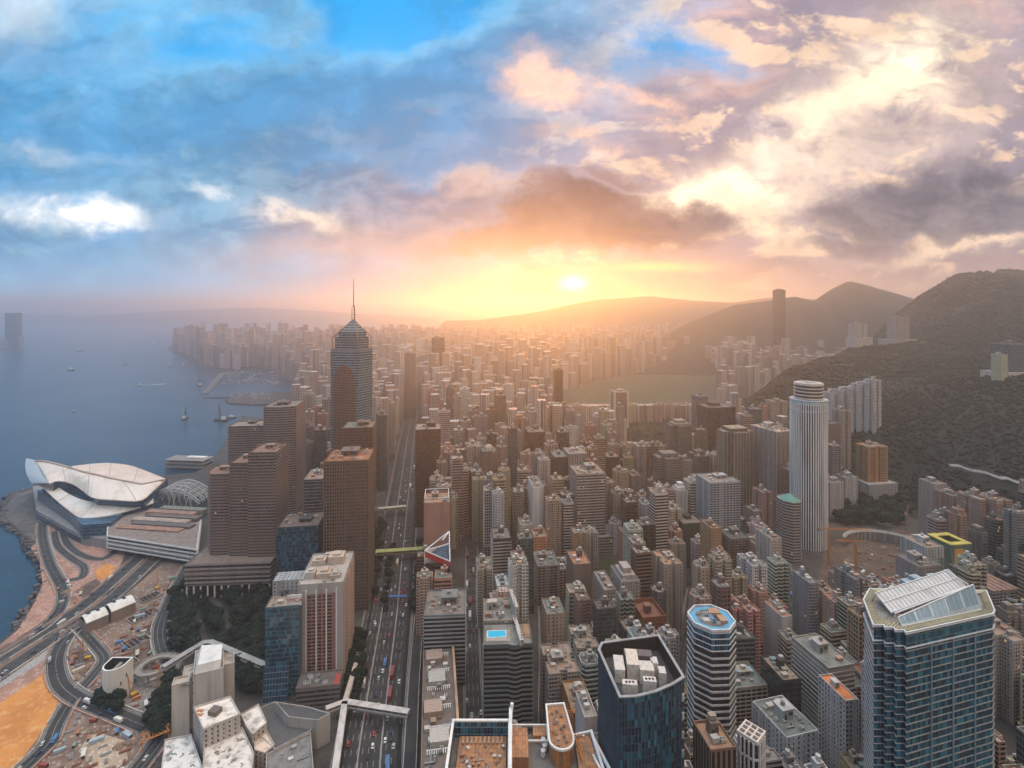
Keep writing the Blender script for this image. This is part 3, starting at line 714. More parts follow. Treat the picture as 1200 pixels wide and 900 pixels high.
HERO = []
ROOFC = [(.20, .17, .15), (.27, .23, .20), (.16, .15, .15), (.30, .21, .16), (.165, .185, .17)]
def bld(name, cat, label, x0, x1, ytop, Y, L, style, col, pl='rect', phi=None, base=4.0, vis=None, ref=None, roof=None, clut=2, group=None, bands=None, fins=None,
        podium=None, para=1.2, crown=None, rooflabel=None, w=None, world=None, seed=None, kind_parts=None):
    phi = PHI if phi is None else R(phi)
    rng = random.Random(seed if seed is not None else int(x0 * 131 + Y))
    if world is None:
        Xa, Xb = PX(x0, Y), PX(x1, Y)
        w = (Xb - Xa) / math.cos(phi) * (1.0 if True else 1); fx, fy = (Xa + Xb) / 2, Y
        ztop = CAMZ - (ytop - HY) / F0 * Y
        cx, cy = fx + math.sin(phi) * L / 2, fy + math.cos(phi) * L / 2
    else:
        cx, cy, ztop = world
    h = max(6.0, ztop - base); Yd = Y if world is None else cy - L / 2
    P = plan(pl, w, L)
    zb = -3.0 if base <= 4 else -50.0
    mb = MB(); mb.prism(P, zb, h, top=False)
    inn = inset(P, .45)
    pz = h + para if para else h
    mb.prism(P, h, pz, 1, top=False); mb.prism(inn[::-1], h - .02, pz, 1, top=False)
    for i in range(len(P)):
        j = (i + 1) % len(P); mb.face([(*P[i], pz), (*P[j], pz), (*inn[j], pz), (*inn[i], pz)], None, 1)
    col = tuple(c * .84 for c in col)
    o = mb.build(name, [M[style], M['paint']], None, col, (cx, cy, base), -phi)
    tag(o, label, cat, group)
    rc = roof or rng.choice(ROOFC)
    r_ = MB(); r_.prism(inn, h - .6, h + .05); r_.build('roof', M['roof'], o, rc)
    clutter(o, w * .92 - 1, L * .92 - 1, h + .05, clut, rng, col)
    if bands:
        ev, bh, out, bc = bands[:4]; z1 = bands[4] if len(bands) > 4 else h
        b_ = MB(); Po = inset(P, -out); z = ev
        while z < z1 - .2: b_.ring(Po, inset(P, .05), z - bh / 2, z + bh / 2); z += ev
        b_.build('floor_band', M['paint'], o, bc)
    if fins:
        sp, wd, out, fc = fins[:4]; f_ = MB(); N = len(P)
        for i in range(N):
            a, b = Vector(P[i]), Vector(P[(i + 1) % N]); d = b - a; ln = d.length; k_ = max(1, int(ln / sp)); d.normalize(); ang = math.atan2(d.y, d.x); nn = Vector((d.y, -d.x))
            for q in range(k_ + 1):
                if q == k_ and N > 12: continue
                c = a + d * (ln * q / k_) + nn * (out / 2 - .05); f_.box(c.x, c.y, 0, wd, out + .1, h + (fins[4] if len(fins) > 4 else 0), ang)
        f_.build('fin', M['paint'], o, fc)
    if podium:
        pw, pL, ph, dx_, dy_, pst, pc = podium
        p_ = MB(); Q_ = [(x + dx_, y + dy_) for x, y in plan('rect', pw, pL)]
        p_.prism(Q_, zb, ph, top=False); qi = inset(Q_, .4)
        p_.prism(Q_, ph, ph + 1.1, 1, top=False); p_.prism(qi[::-1], ph - .02, ph + 1.1, 1, top=False); p_.prism(qi, ph - .5, ph, 1)
        for i in range(4):
            j = (i + 1) % 4; p_.face([(*Q_[i], ph + 1.1), (*Q_[j], ph + 1.1), (*qi[j], ph + 1.1), (*qi[i], ph + 1.1)], None, 1)
        p_.build('podium', [M[pst], M['paint']], o, pc)
    if crown == 'box':
        c_ = MB(); c_.prism(plan('rect', w * .6, L * .6), h, h + 6); c_.build('crown', M[style], o, col)
    elif crown == 'step':
        c_ = MB(); c_.prism(plan('rect', w * .7, L * .7), h, h + 4); c_.prism(plan('rect', w * .45, L * .45), h + 4, h + 9); c_.build('crown', M['paint'], o, col)
    elif crown == 'pyramid':
        c_ = MB(); c_.prism(inset(P, w * .1), h, h + w * .3, poly1=[(x * .03, y * .03) for x, y in P]); c_.build('crown', M['paint'], o, (.12, .30, .27))
    elif crown == 'dome':
        c_ = MB()
        for i in range(5):
            a0, a1 = R(18 * i), R(18 * (i + 1)); rr = min(w, L) * .32
            c_.tube(0, 0, h + 2 + rr * math.sin(a0), h + 2 + rr * math.sin(a1), rr * math.cos(a0), max(.05, rr * math.cos(a1)), 16)
        c_.tube(0, 0, h, h + 2, min(w, L) * .32, seg=16); c_.bar((0, 0, h + 2 + rr), (0, 0, h + 8 + rr), .4); c_.build('crown', M['paint'], o, (.4, .33, .28))
    elif crown == 'frame':
        c_ = MB()
        for x in (-1, 1):
            for y in (-1, 1): c_.bar((x * w * .46, y * L * .46, h), (x * w * .46, y * L * .46, h + 6), .7)
        for y in (-1, 1): c_.bar((-w * .47, y * L * .46, h + 6), (w * .47, y * L * .46, h + 6), .7)
        for x in (-1, 1): c_.bar((x * w * .46, -L * .47, h + 6), (x * w * .46, L * .47, h + 6), .7)
        c_.build('crown', M['steel'], o)
    relief = Yd < 720 and bands is None and fins is None
    if relief and style in ('balcony', 'resid', 'punched', 'dots', 'ribbon', 'grid'):
        Pp = inset(P, -.32); Pi = inset(P, .06); b_ = MB(); z = 3.0; ev = {'balcony': 3.0, 'resid': 2.9, 'punched': 3.1, 'dots': 3.2, 'ribbon': 3.7, 'grid': 3.7}[style]
        z = ev
        if style in ('balcony', 'ribbon') or rng.random() < .35:
            hh_ = .5 if style != 'resid' else .3
            while z < h - 1: b_.ring(Pp, Pi, z - .1, z - .1 + hh_); z += ev
            b_.build('floor_slab', M['paint'], o, tuple(min(.7, c * 1.1) for c in col))
        else:
            N = len(P)
            for i in range(N):
                a, b = Vector(P[i]), Vector(P[(i + 1) % N]); d = b - a; ln = d.length; k_ = int(ln / (5.4 if style != 'resid' else 4.2)); d.normalize(); ang = math.atan2(d.y, d.x); nn = Vector((d.y, -d.x))
                for q in range(k_ + 1):
                    if k_ == 0: break
                    c = a + d * (ln * q / k_) + nn * .2; b_.box(c.x, c.y, 0, .5, .55, h, ang)
            if b_.f: b_.build('wall_pier', M['paint'], o, tuple(min(.7, c * 1.06) for c in col))
        # air conditioner boxes hung on the front, as on every old block here
        if style in ('resid', 'punched', 'dots', 'balcony') and Yd < 620:
            k_ = MB(); n_ = int(h * w / 42)
            for q in range(n_):
                i = rng.choice([0, 0, len(P) - 1, 1]); a, b = Vector(P[i]), Vector(P[(i + 1) % len(P)]); ln = (b - a).length
                if ln < 2.5: continue
                d = (b - a).normalized(); nn = Vector((d.y, -d.x)); c = a.lerp(b, rng.uniform(.08, .92)) + nn * .5; k_.box(c.x, c.y, ev * rng.randint(1, max(2, int(h / ev) - 1)) + .35, .95, .7, .65, math.atan2(d.y, d.x))
            if k_.f: tag(k_.build('window_air_conditioner', M['unit'], o, (.40, .38, .36)), kind='stuff')
    HERO.append(dict(o=o, x=cx, y=cy, w=w, L=L, phi=phi, px0=min(x0, x1) if world is None else None, px1=x1 if world is None else None, ytop=ytop, vis=vis, Y=Y if world is None else cy - L / 2, ref=ref, ztop=ztop))
    o['_h'] = h; o['_w'] = w; o['_L'] = L
    return o
def keep(x, y, w, L, phi=None, px=None, vis=None, Y=None, ref=None):
    HERO.append(dict(o=None, x=x, y=y, w=w, L=L, phi=PHI if phi is None else phi, px0=px[0] if px else None, px1=px[1] if px else None, ytop=0, vis=vis, Y=Y if Y else y, ref=ref, ztop=0))
# colours of walls
WH, OW, BE, TA, PK, SA, GY, DG, BR, CR, LB, RD, YE = (.62, .61, .59), (.52, .50, .47), (.43, .36, .29), (.38, .27, .18), (.42, .27, .23), (.52, .27, .17), (.27, .26, .25), (.12, .12, .12), (.15, .10, .075), (.55, .48, .38), (.35, .42, .50), (.30, .12, .08), (.52, .36, .12)
# name, category, label, x0, x1, ytop, Y, L, style, colour ... (pixels of the front top edge, distance, depth)
T = 'apartment_tower'; O = 'office_tower'; LR = 'low_building'
AP = 'apartment tower'; OF = 'office tower'
def H(name, cat, label, *a, **k_): return bld(name, cat, label, *a, **k_)
# -- left cluster
H(O, OF, 'dark brown tower of thin ribbon floors behind the stepped brown towers by the water', 309, 345, 478, 800, 62, 'ribbon', (.15, .105, .085), 'bow', vis=575, ref='the brown bow-fronted tower', clut=3, bands=(3.7, 1.5, .5, (.26, .19, .16)))
H(O, OF, 'low brown slab with ribbon windows and a folded roof line right beside the harbour inlet', 269, 309, 500, 830, 40, 'ribbon', (.16, .11, .09), vis=560, clut=2, bands=(3.7, 1.4, .5, (.26, .19, .16)))
H(O, OF, 'slim white tower with a column of ten dark slots down its white front', 357, 377, 562, 600, 36, 'curtain_dark', (.55, .55, .55), vis=660, ref='the white tower with dark slots', clut=3)
H(O, OF, 'squat dark blue glass block with a pale skylight on its flat roof', 326, 372, 618, 560, 40, 'curtain_blue', (.05, .07, .09), vis=690, ref='the dark blue glass block', clut=3, roof=(.16, .13, .12))
H(O, OF, 'huge brown tower covered by a fine grid of windows with rusty plant on top', 381, 431, 541, 548, 46, 'grid', (.17, .115, .085), vis=735, ref='the brown grid tower', clut=4, roof=(.32, .13, .06), fins=(2.6, .5, .5, (.20, .14, .105)))
H(O, OF, 'bronze tower with a small spire standing between the grid tower and the tallest tower', 402, 436, 502, 690, 40, 'curtain_bronze', (.20, .12, .08), vis=530, ref='the bronze tower with the small spire', clut=3)
H(O, OF, 'pale tower with three rows of pink window bays and a cluttered white roof', 350, 401, 685, 442, 56, 'paint', (.46, .44, .43), vis=800, ref='the pale tower with pink bays', clut=0, roof=(.42, .38, .35))
H(O, OF, 'blue glass tower with a stepped top beside the pale tower with pink bays', 312, 349, 712, 428, 34, 'curtain_blue', (.16, .22, .28), vis=810, ref='the stepped blue glass tower', clut=3, roof=(.36, .28, .22))
# -- centre, front to back
H(O, OF, 'dark office slab with horizontal white bands and crowded roof plant, beside the highway', 497, 545, 722, 440, 40, 'band', (.20, .23, .25), vis=850, ref='the banded dark slab', clut=4, bands=(3.5, 1.1, .35, (.30, .34, .36)), phi=-4)
H(O, OF, 'grey office slab with a triangular red and white roof frame, at the highway edge', 498, 527, 660, 540, 34, 'curtain_dark', (.16, .15, .14), vis=700, ref='the tower with the red triangular roof', clut=0)
H(T, AP, 'pink tower with pale edge frames and a pointed skeleton crown at the highway edge', 497, 527, 590, 610, 34, 'paint', (.44, .24, .20), vis=655, ref='the pink skeleton-crowned tower', clut=2, crown='frame', roof=(.35, .22, .15))
H(O, OF, 'dark glass tower with a bright frame on its roof left edge, right of the highway', 487, 516, 504, 760, 42, 'curtain_bronze', (.09, .065, .05), vis=600, ref='the dark glass tower by the highway', clut=3)
H(T, AP, 'slim beige tower with a stepped roof by the narrow street', 560, 577, 668, 520, 26, 'resid', BE, 'notch', vis=720, clut=3)
H(O, OF, 'dark narrow tower with a ladder of white bands up its front', 578, 599, 632, 580, 30, 'band', (.06, .055, .05), vis=690, ref='the ladder-banded dark tower', clut=3, bands=(3.5, 1.5, .3, (.42, .38, .35)))
H(O, OF, 'bluish grey narrow tower with a white roof box behind the pool roof', 582, 597, 688, 500, 22, 'curtain_teal', (.25, .30, .34), vis=720, clut=2, roof=(.5, .48, .45))
H(T, AP, 'white slim tower with blank front beside the salmon one', 610, 625, 616, 640, 24, 'dots', (.55, .50, .45), vis=650, clut=2)
H(T, AP, 'salmon orange tower with a dark window strip beside the white slim one', 626, 642, 630, 610, 24, 'dots', (.55, .25, .14), vis=660, ref='the salmon orange tower', clut=2)
H(T, AP, 'dark gridded apartment block with deep window cells', 630, 656, 664, 560, 36, 'balcony', (.30, .235, .2), vis=735, ref='the dark gridded apartment block', clut=4)
H(T, AP, 'narrower gridded apartment block joined beside the dark gridded one', 655, 672, 668, 575, 30, 'balcony', (.34, .26, .21), vis=720, clut=3)
H(T, AP, 'tan block with a cluttered terrace and big square windows', 641, 662, 720, 455, 24, 'dots', (.50, .38, .29), vis=755, clut=4)
H(T, AP, 'tall blank brown slab with a reddish roof', 672, 693, 662, 520, 30, 'paint', (.21, .155, .13), vis=740, ref='the blank brown slab', clut=2, roof=(.36, .16, .10))
H(T, AP, 'grey apartment tower with striped corner balconies and roof huts', 643, 680, 790, 380, 34, 'resid', (.34, .28, .25), 'notch', vis=880, clut=4)
H(T, AP, 'squarish tower with a roof crowded by tanks behind the dark blue slanted tower', 676, 703, 760, 420, 30, 'punched', (.38, .33, .29), 'notch', vis=800, clut=4)
H(T, AP, 'orange brown block with rows of dark windows at the foot of the blue tower', 671, 698, 836, 350, 30, 'dots', (.40, .185, .07), vis=900, clut=4, roof=(.3, .2, .13))
H(LR, 'slab block', 'blank pink-white slab wall next to the dark blue slanted tower', 685, 700, 842, 318, 22, 'paint', (.62, .52, .48), vis=900, clut=2)
H(O, OF, 'big grey office slab with a white corner pier and long broken window bands', 676, 710, 556, 680, 40, 'ribbon', (.33, .32, .31), vis=645, ref='the big grey slab', clut=4, bands=(3.7, .8, .25, (.40, .385, .37)), podium=(84, 60, 22, 20, 4, 'ribbon', (.36, .34, .31)))
H(O, OF, 'white pier tower with dark glass sides behind the big grey slab', 666, 688, 532, 770, 34, 'stripe', (.52, .50, .47), vis=600, clut=3)
H(O, OF, 'dark faced tower with a white left edge behind the big grey slab', 650, 665, 536, 760, 34, 'curtain_dark', (.2, .19, .18), vis=600, clut=2)
H(O, OF, 'white tower with a rounded roof frame, blank right wall and glass left wall', 625, 637, 572, 650, 44, 'paint', (.66, .64, .61), vis=640, ref='the white blank-walled tower', clut=2, roof=(.2, .17, .15))
H(O, OF, 'dark slab tower with a lighter left flank in the middle of the city', 619, 639, 507, 900, 44, 'curtain_dark', (.11, .095, .085), vis=570, ref='the dark slab tower', clut=3)
H(O, OF, 'very thin dark tower rising alone before the racecourse', 650, 660, 434, 1150, 22, 'curtain_bronze', (.12, .085, .06), vis=520, ref='the thin dark tower', clut=1)
H(T, AP, 'brown tower with a domed pinnacle on its roof', 565, 582, 530, 780, 26, 'punched', (.16, .11, .085), vis=610, ref='the domed brown tower', clut=0, crown='dome')
H(T, AP, 'whitish ribbed tower next to the domed brown tower', 548, 564, 524, 800, 30, 'resid', (.45, .38, .32), 'notch', vis=590, clut=2)
H(T, AP, 'dark twin tower, the taller of a close pair', 582, 593, 464, 1050, 26, 'punched', (.13, .09, .065), vis=550, clut=1)
H(T, AP, 'dark twin tower, the shorter of a close pair', 570, 581, 481, 1040, 26, 'punched', (.15, .10, .07), vis=550, clut=1)
H(O, OF, 'tower between two pale shafts with a round white dish top, deep in the orange haze', 474, 487, 414, 1500, 30, 'stripe', (.45, .36, .28), vis=478, ref='the round-topped tower in the haze', clut=0, crown='dome')
H(O, OF, 'dark slab rising behind the round-topped tower in the haze', 506, 521, 396, 1900, 40, 'curtain_dark', (.14, .11, .09), vis=440, clut=1)
H(O, OF, 'dark tower between white edge walls near the racecourse', 720, 736, 460, 1320, 34, 'curtain_dark', (.5, .47, .43), vis=500, ref='the white-edged dark tower', clut=1, fins=(40, 5, .6, (.6, .56, .5), 3))
H(O, OF, 'dark grey narrow tower near the wooded mound', 711, 726, 536, 860, 26, 'curtain_dark', (.15, .145, .14), vis=610, clut=2)
H(T, AP, 'tan and white zigzag tower, front one of a pair', 722, 739, 554, 800, 26, 'resid', (.52, .39, .27), 'cross', vis=615, clut=2)
H(T, AP, 'grey ribbed tower beside the tan zigzag tower', 740, 752, 558, 810, 26, 'resid', (.30, .28, .26), 'notch', vis=615, clut=2)
H(T, AP, 'narrow pale blue tower with a chequer of windows', 753, 764, 592, 700, 22, 'resid', (.42, .46, .53), vis=648, ref='the pale blue chequered tower', clut=2)
H(T, AP, 'tall grey blue tower with tan ribs down its left corner', 773, 804, 538, 760, 34, 'curtain_teal', (.34, .27, .21), 'cross', vis=630, ref='the grey blue ribbed tower', clut=3, crown='box')
H(T, AP, 'tallest grey blue tower with a small crown, behind the ribbed pair', 788, 814, 500, 900, 34, 'curtain_teal', (.30, .26, .22), 'cross', vis=600, ref='the tall crowned tower', clut=3, crown='step')
H(T, AP, 'grey tower with brown corner piers right of the tall crowned tower', 816, 832, 535, 850, 30, 'curtain_teal', (.32, .25, .20), 'notch', vis=610, clut=2, crown='box')
H(O, OF, 'wide black tower with a plain top in front of the hills', 829, 863, 478, 960, 44, 'curtain_dark', (.055, .055, .06), vis=550, ref='the wide black tower', clut=3)
H(O, OF, 'slate blue narrow tower left of the wide black tower', 818, 830, 465, 1100, 30, 'curtain_teal', (.2, .22, .25), vis=520, clut=1)
H(T, AP, 'blue glass gridded tower between tan flanks with a raised glass top', 851, 888, 508, 800, 40, 'curtain_teal', (.42, .31, .22), 'cross', vis=640, ref='the blue gridded tower with tan flanks', clut=2, crown='box', fins=(5, .5, .5, (.48, .37, .28)))
H(T, AP, 'grey blue block with white balcony frames in two steps', 831, 869, 566, 650, 36, 'balcony', (.34, .40, .45), 'ell', vis=640, ref='the blue balcony block', clut=3)
H(T, AP, 'narrow off-white tower with gridded windows by the pale blue chequered tower', 786, 800, 598, 650, 24, 'resid', (.55, .48, .41), 'notch', vis=660, clut=2)
H(T, AP, 'pink slim tower with dark glass centre beside the striped white block', 893, 906, 578, 720, 24, 'resid', (.50, .26, .21), 'notch', vis=640, ref='the pink slim tower', clut=2)
H(T, AP, 'brown slim tower pressed against the pink slim tower', 883, 893, 600, 700, 22, 'resid', (.33, .27, .23), vis=640, clut=1)
H(O, OF, 'white vertical striped block with a plain left wall beside the round tower', 908, 931, 506, 790, 52, 'stripe', (.60, .53, .50), vis=595, ref='the striped white block', clut=4, roof=(.5, .38, .3), phi=-19)
H(O, OF, 'grey tower with a green pyramid roof in front of the round tower', 922, 946, 590, 650, 30, 'ribbon', (.38, .33, .31), 'oct', vis=640, ref='the green pyramid-roofed tower', clut=0, crown='pyramid')
# -- right, below the hill
for i, (xa, xb, yt, Y_) in enumerate([(974, 986, 461, 1060), (985, 997, 458, 1050), (996, 1008, 455, 1040), (1007, 1017, 451, 1030), (1016, 1025, 449, 1020), (1024, 1033, 446, 1012)]):
    H(T, AP, ['leftmost', 'second from the left', 'third from the left', 'fourth from the left', 'fifth from the left', 'rightmost'][i] + ' of six joined white slab towers stepping up below the wooded hill', xa, xb, yt, Y_, 24, 'resid', (.76, .70, .67), 'notch', base=55, vis=520, ref=None if i else 'the white slab row', clut=1, phi=-4, group='joined white slab towers')
H(T, AP, 'tan tower standing in front of the white slab row', 986, 998, 482, 940, 24, 'resid', (.50, .40, .33), 'notch', base=14, vis=545, clut=1)
H(T, AP, 'dark brown tower in front of the white slab row', 969, 986, 497, 900, 26, 'punched', (.20, .115, .09), base=4, vis=560, clut=1)
H(T, AP, 'beige tower behind the striped white block', 905, 924, 471, 1050, 26, 'resid', (.48, .36, .28), 'notch', vis=492, clut=1)
H(T, AP, 'orange tower with dark balconies down its right half, below the wooded hill', 1016, 1042, 524, 860, 26, 'balcony', (.62, .29, .10), 'notch', base=22, vis=577, ref='the orange tower', clut=2, podium=(54, 40, 14, 0, -4, 'punched', (.4, .38, .36)))
H(T, AP, 'white low apartment block with a green roof tank, at the foot of the dark hill', 972, 990, 566, 800, 24, 'dots', (.6, .55, .52), vis=588, clut=2)
H(T, AP, 'white low apartment block, the right-hand one with a higher roof', 990, 1006, 560, 830, 22, 'dots', (.55, .52, .5), base=10, vis=580, clut=2)
H(T, AP, 'slim pale pink tower with a dark top, alone before the wooded slope', 1095, 1111, 568, 700, 24, 'punched', (.52, .43, .40), base=20, vis=618, ref='the slim pale pink tower', clut=1)
H(T, AP, 'pink apartment tower with grey bays, left one of the pair under the hill', 1116, 1132, 582, 660, 26, 'resid', (.47, .29, .235), 'notch', base=22, vis=622, clut=2)
H(T, AP, 'pink apartment tower with grey bays, right one of the pair under the hill', 1130, 1144, 588, 650, 24, 'resid', (.50, .31, .25), 'notch', base=22, vis=626, clut=2)
H(T, AP, 'broad pink tower of four bays, left half, over an arcaded podium', 1147, 1168, 586, 620, 28, 'resid', (.52, .33, .25), 'notch', base=20, vis=640, clut=2, podium=(46, 34, 26, 9, -4, 'balcony', (.45, .37, .31)))
H(T, AP, 'broad pink tower of four bays, right half with higher stair towers', 1167, 1188, 588, 612, 28, 'resid', (.54, .35, .27), 'notch', base=20, vis=640, clut=2)
# -- right middle ground
H(T, AP, 'grey beige apartment tower with a stepped roof in front of the green sports court', 728, 750, 682, 480, 30, 'punched', (.42, .36, .335), vis=730, ref='the grey beige stepped tower', clut=4, crown='step')
H(T, AP, 'long low pinkish apartment slab left of the grey beige stepped tower', 708, 722, 692, 480, 34, 'punched', (.42, .34, .315), vis=740, clut=3)
H(T, AP, 'charcoal narrow tower with ribbed front', 764, 776, 662, 540, 22, 'ribbon', (.22, .215, .22), vis=700, clut=2)
H(T, AP, 'off-white tower with big square windows and an orange roof house', 778, 800, 662, 505, 28, 'dots', (.52, .42, .35), 'notch', vis=740, ref='the off-white orange-roofed tower', clut=3, roof=(.42, .22, .12))
H(LR, 'brick building', 'red brown brick block with arched windows and a hollow roof court', 753, 781, 728, 440, 28, 'dots', (.26, .085, .035), vis=772, ref='the red brick block', clut=1, para=4.0, roof=(.2, .08, .05))
H(T, 'construction site', 'tower wrapped in dark green scaffolding net', 800, 825, 614, 640, 28, 'paint', (.035, .06, .045), vis=670, ref='the green netted tower', clut=1)
H(T, AP, 'very slim tower with a yellow left flank and orange brown front', 833, 846, 620, 560, 24, 'punched', (.40, .235, .12), vis=700, ref='the yellow-flanked slim tower', clut=3)
H(T, 'concrete frame', 'dark brown unfinished concrete frame tower with open floors', 856, 880, 632, 590, 30, 'balcony', (.20, .155, .125), vis=692, ref='the unfinished concrete frame', clut=2, roof=(.08, .09, .09))
H(T, AP, 'white tower speckled with dark windows left of the side street', 881, 900, 664, 500, 26, 'resid', (.62, .60, .60), 'notch', vis=738, ref='the speckled white tower', clut=3)
H(T, AP, 'salmon tower with brown side behind the speckled white tower', 886, 902, 640, 580, 26, 'punched', (.48, .28, .20), vis=660, clut=3)
H(T, AP, 'pinkish white slim tower at the corner of the side street', 903, 916, 632, 545, 26, 'punched', (.56, .46, .42), vis=700, clut=3)
H(T, AP, 'pink tower, left shaft of a twin joined by a dark recess', 859, 872, 716, 440, 22, 'resid', (.55, .24, .21), 'notch', vis=790, ref='the pink twin shafts', clut=2, group=None)
H(T, AP, 'pink tower, right shaft of a twin, a little higher than the left', 876, 892, 718, 436, 24, 'resid', (.57, .25, .215), 'notch', vis=790, clut=2)
H(T, AP, 'blank pale grey slim tower with a cluttered red roof, beside the side street', 916, 929, 724, 440, 24, 'paint', (.50, .46, .44), vis=785, ref='the blank pale grey tower', clut=3, roof=(.42, .18, .10))
H(T, AP, 'slim grey tower with a white rim standing right of the side street', 948, 960, 684, 490, 24, 'resid', (.30, .31, .34), vis=764, ref='the slim grey tower', clut=2)
H(LR, 'slab block', 'wide beige block with ribbon balconies and blue boxes on the roof', 860, 901, 806, 385, 26, 'balcony', (.42, .36, .29), vis=870, ref='the wide beige balcony block', clut=3)
H(O, OF, 'short charcoal tower with white roof plant beside the side street', 917, 940, 798, 372, 26, 'curtain_dark', (.05, .05, .055), vis=845, ref='the short charcoal tower', clut=4)
H(T, AP, 'grey beige tower with strong horizontal ledges and a mossy flat roof', 969, 1004, 782, 372, 36, 'ribbon', (.44, .385, .34), vis=898, ref='the ledged grey beige tower', clut=2, roof=(.20, .21, .19), bands=(3.4, 1.0, .4, (.48, .42, .37)), phi=-12)
H(T, AP, 'white slim tower with an orange roof pressed against the blue glass tower', 990, 1007, 822, 340, 24, 'punched', (.62, .56, .52), vis=900, ref='the white slim orange-roofed tower', clut=1, roof=(.62, .20, .07))
H(LR, 'white block', 'white block with small dark windows and an open machinery roof at the bottom edge', 919, 962, 862, 318, 30, 'dots', (.66, .66, .67), vis=900, ref='the white bottom-edge block', clut=4, phi=-14)
H(T, AP, 'narrow white tower just behind the blue glass tower', 1161, 1174, 742, 420, 26, 'resid', (.6, .57, .55), vis=860, clut=2)
H(T, AP, 'beige apartment tower with protruding bays at the right edge', 1178, 1212, 752, 400, 34, 'resid', (.50, .41, .35), 'cross', vis=900, ref='the beige tower at the right edge', clut=3)
H(LR, 'curved block', 'grey block with curved white balconies under a brown slatted roof', 1160, 1198, 694, 520, 44, 'balcony', (.42, .40, .39), vis=730, ref='the slatted brown roof block', clut=0, roof=(.30, .19, .14))
H(O, 'green building', 'green building with an orange panel and a hollow yellow roof', 1113, 1139, 645, 560, 26, 'paint', (.13, .22, .15), vis=672, ref='the green building with the yellow roof', clut=0, para=6, roof=(.50, .42, .16))
H(O, OF, 'white perforated-wall block with a wavy roof terrace', 1083, 1107, 642, 560, 30, 'dots', (.55, .53, .51), vis=680, ref='the white perforated block', clut=2, roof=(.32, .22, .16))
H(T, AP, 'pink grey apartment building with roof tanks behind the blue glass tower', 1075, 1105, 664, 520, 26, 'punched', (.42, .34, .31), vis=690, clut=4)
H(T, AP, 'tall grey pink apartment tower left of the construction pit cranes', 1001, 1018, 680, 480, 26, 'resid', (.26, .24, .24), 'notch', vis=750, ref='the grey tower by the pit', clut=3)
H(T, AP, 'orange pink low block in front of the pit', 966, 983, 696, 500, 22, 'dots', (.55, .29, .17), vis=715, clut=3)
H(T, AP, 'pink narrow block next to the grey tower by the pit', 990, 1001, 682, 510, 22, 'punched', (.48, .33, .29), vis=710, clut=2)
# -- on the hill
H(T, AP, 'round-cornered grey tower alone on the shoulder of the hill', 1049, 1070, 372, 1720, 46, 'resid', (.40, .37, .35), 'cham', base=207, vis=400, ref='the tower on the hill shoulder', clut=1, podium=(110, 60, 14, 0, -6, 'punched', (.46, .42, .39)))
H(T, AP, 'white twin tower on a white terrace farther along the ridge', 1004, 1017, 380, 1640, 36, 'resid', (.58, .56, .54), 'notch', base=224, vis=396, clut=1, podium=(62, 40, 8, 0, -6, 'punched', (.58, .54, .5)))
H(LR, 'hill house', 'small pale yellow block standing on the hillside platform', 1172, 1182, 416, 1000, 18, 'dots', (.60, .56, .36), base=196, vis=436, clut=1)
H(T, AP, 'blue grey scaffolded building on the hillside platform', 1183, 1212, 404, 1030, 40, 'curtain_teal', (.22, .24, .27), base=196, vis=440, ref='the scaffolded hillside building', clut=2, podium=(80, 54, 3, -10, -8, 'paint', (.52, .46, .42)))
H(O, OF, 'very tall thin dark tower far off in the valley haze', 911.5, 921, 340, 2400, 40, 'curtain_dark', (.14, .12, .12), 'notch', vis=385, ref='the thin dark tower in the valley', clut=0, crown='box')
H(O, OF, 'tall blue glass tower standing alone on the far shore at the left edge', 6.5, 17, 367, 4100, 70, 'curtain_blue', (.10, .16, .22), vis=408, ref='the far-shore tower', clut=0)
H(T, AP, 'lower pale tower right beside the far-shore glass tower', 16, 22, 394, 4120, 50, 'resid', (.34, .38, .42), vis=408, clut=0)
H(T, AP, 'low pale housing block at the far shore, left edge of the view', -4, 8, 398, 4080, 50, 'resid', (.55, .54, .52), vis=410, clut=0)
# ------------------------------------------------------------------ landmark buildings
def pxpoly(pts, Z, org):
    P = [at(x, y, Z) for x, y in pts]; P = [(p[0] - org[0], p[1] - org[1]) for p in P]
    if sum(a[0] * b[1] - b[0] * a[1] for a, b in zip(P, P[1:] + P[:1])) < 0: P.reverse()
    return P
def thing(name, label, cat, loc, rz=0.0, group=None): return tag(empty(name, loc, rz), label, cat, group)
def block(name, P, z0, z1, mat, parent, col, para=1.0, roofmat='roof', roofcol=(.25, .23, .21), ptop=True):
    mb = MB(); mb.prism(P, z0, z1, top=False)
    if para:
        q = inset(P, .5); mb.prism(P, z1, z1 + para, 1, top=False); mb.prism(q[::-1], z1 - .02, z1 + para, 1, top=False)
        for i in range(len(P)):
            j = (i + 1) % len(P); mb.face([(*P[i], z1 + para), (*P[j], z1 + para), (*q[j], z1 + para), (*q[i], z1 + para)], None, 1)
    else: q = P
    o = mb.build(name, [M[mat], M['paint']], parent, col)
    r_ = MB(); r_.prism(q, z1 - .5, z1 + .04); r_.build('roof', M[roofmat], o, roofcol)
    return o
def keep_poly(P, org, px, vis, Y, ref, o):
    xs = [p[0] for p in P]; ys = [p[1] for p in P]
    HERO.append(dict(o=o, x=org[0] + (min(xs) + max(xs)) / 2, y=org[1] + (min(ys) + max(ys)) / 2, w=max(xs) - min(xs), L=max(ys) - min(ys), phi=0.0, px0=px[0], px1=px[1], ytop=0, vis=vis, Y=Y, ref=ref, ztop=0))
rng = random.Random(3)
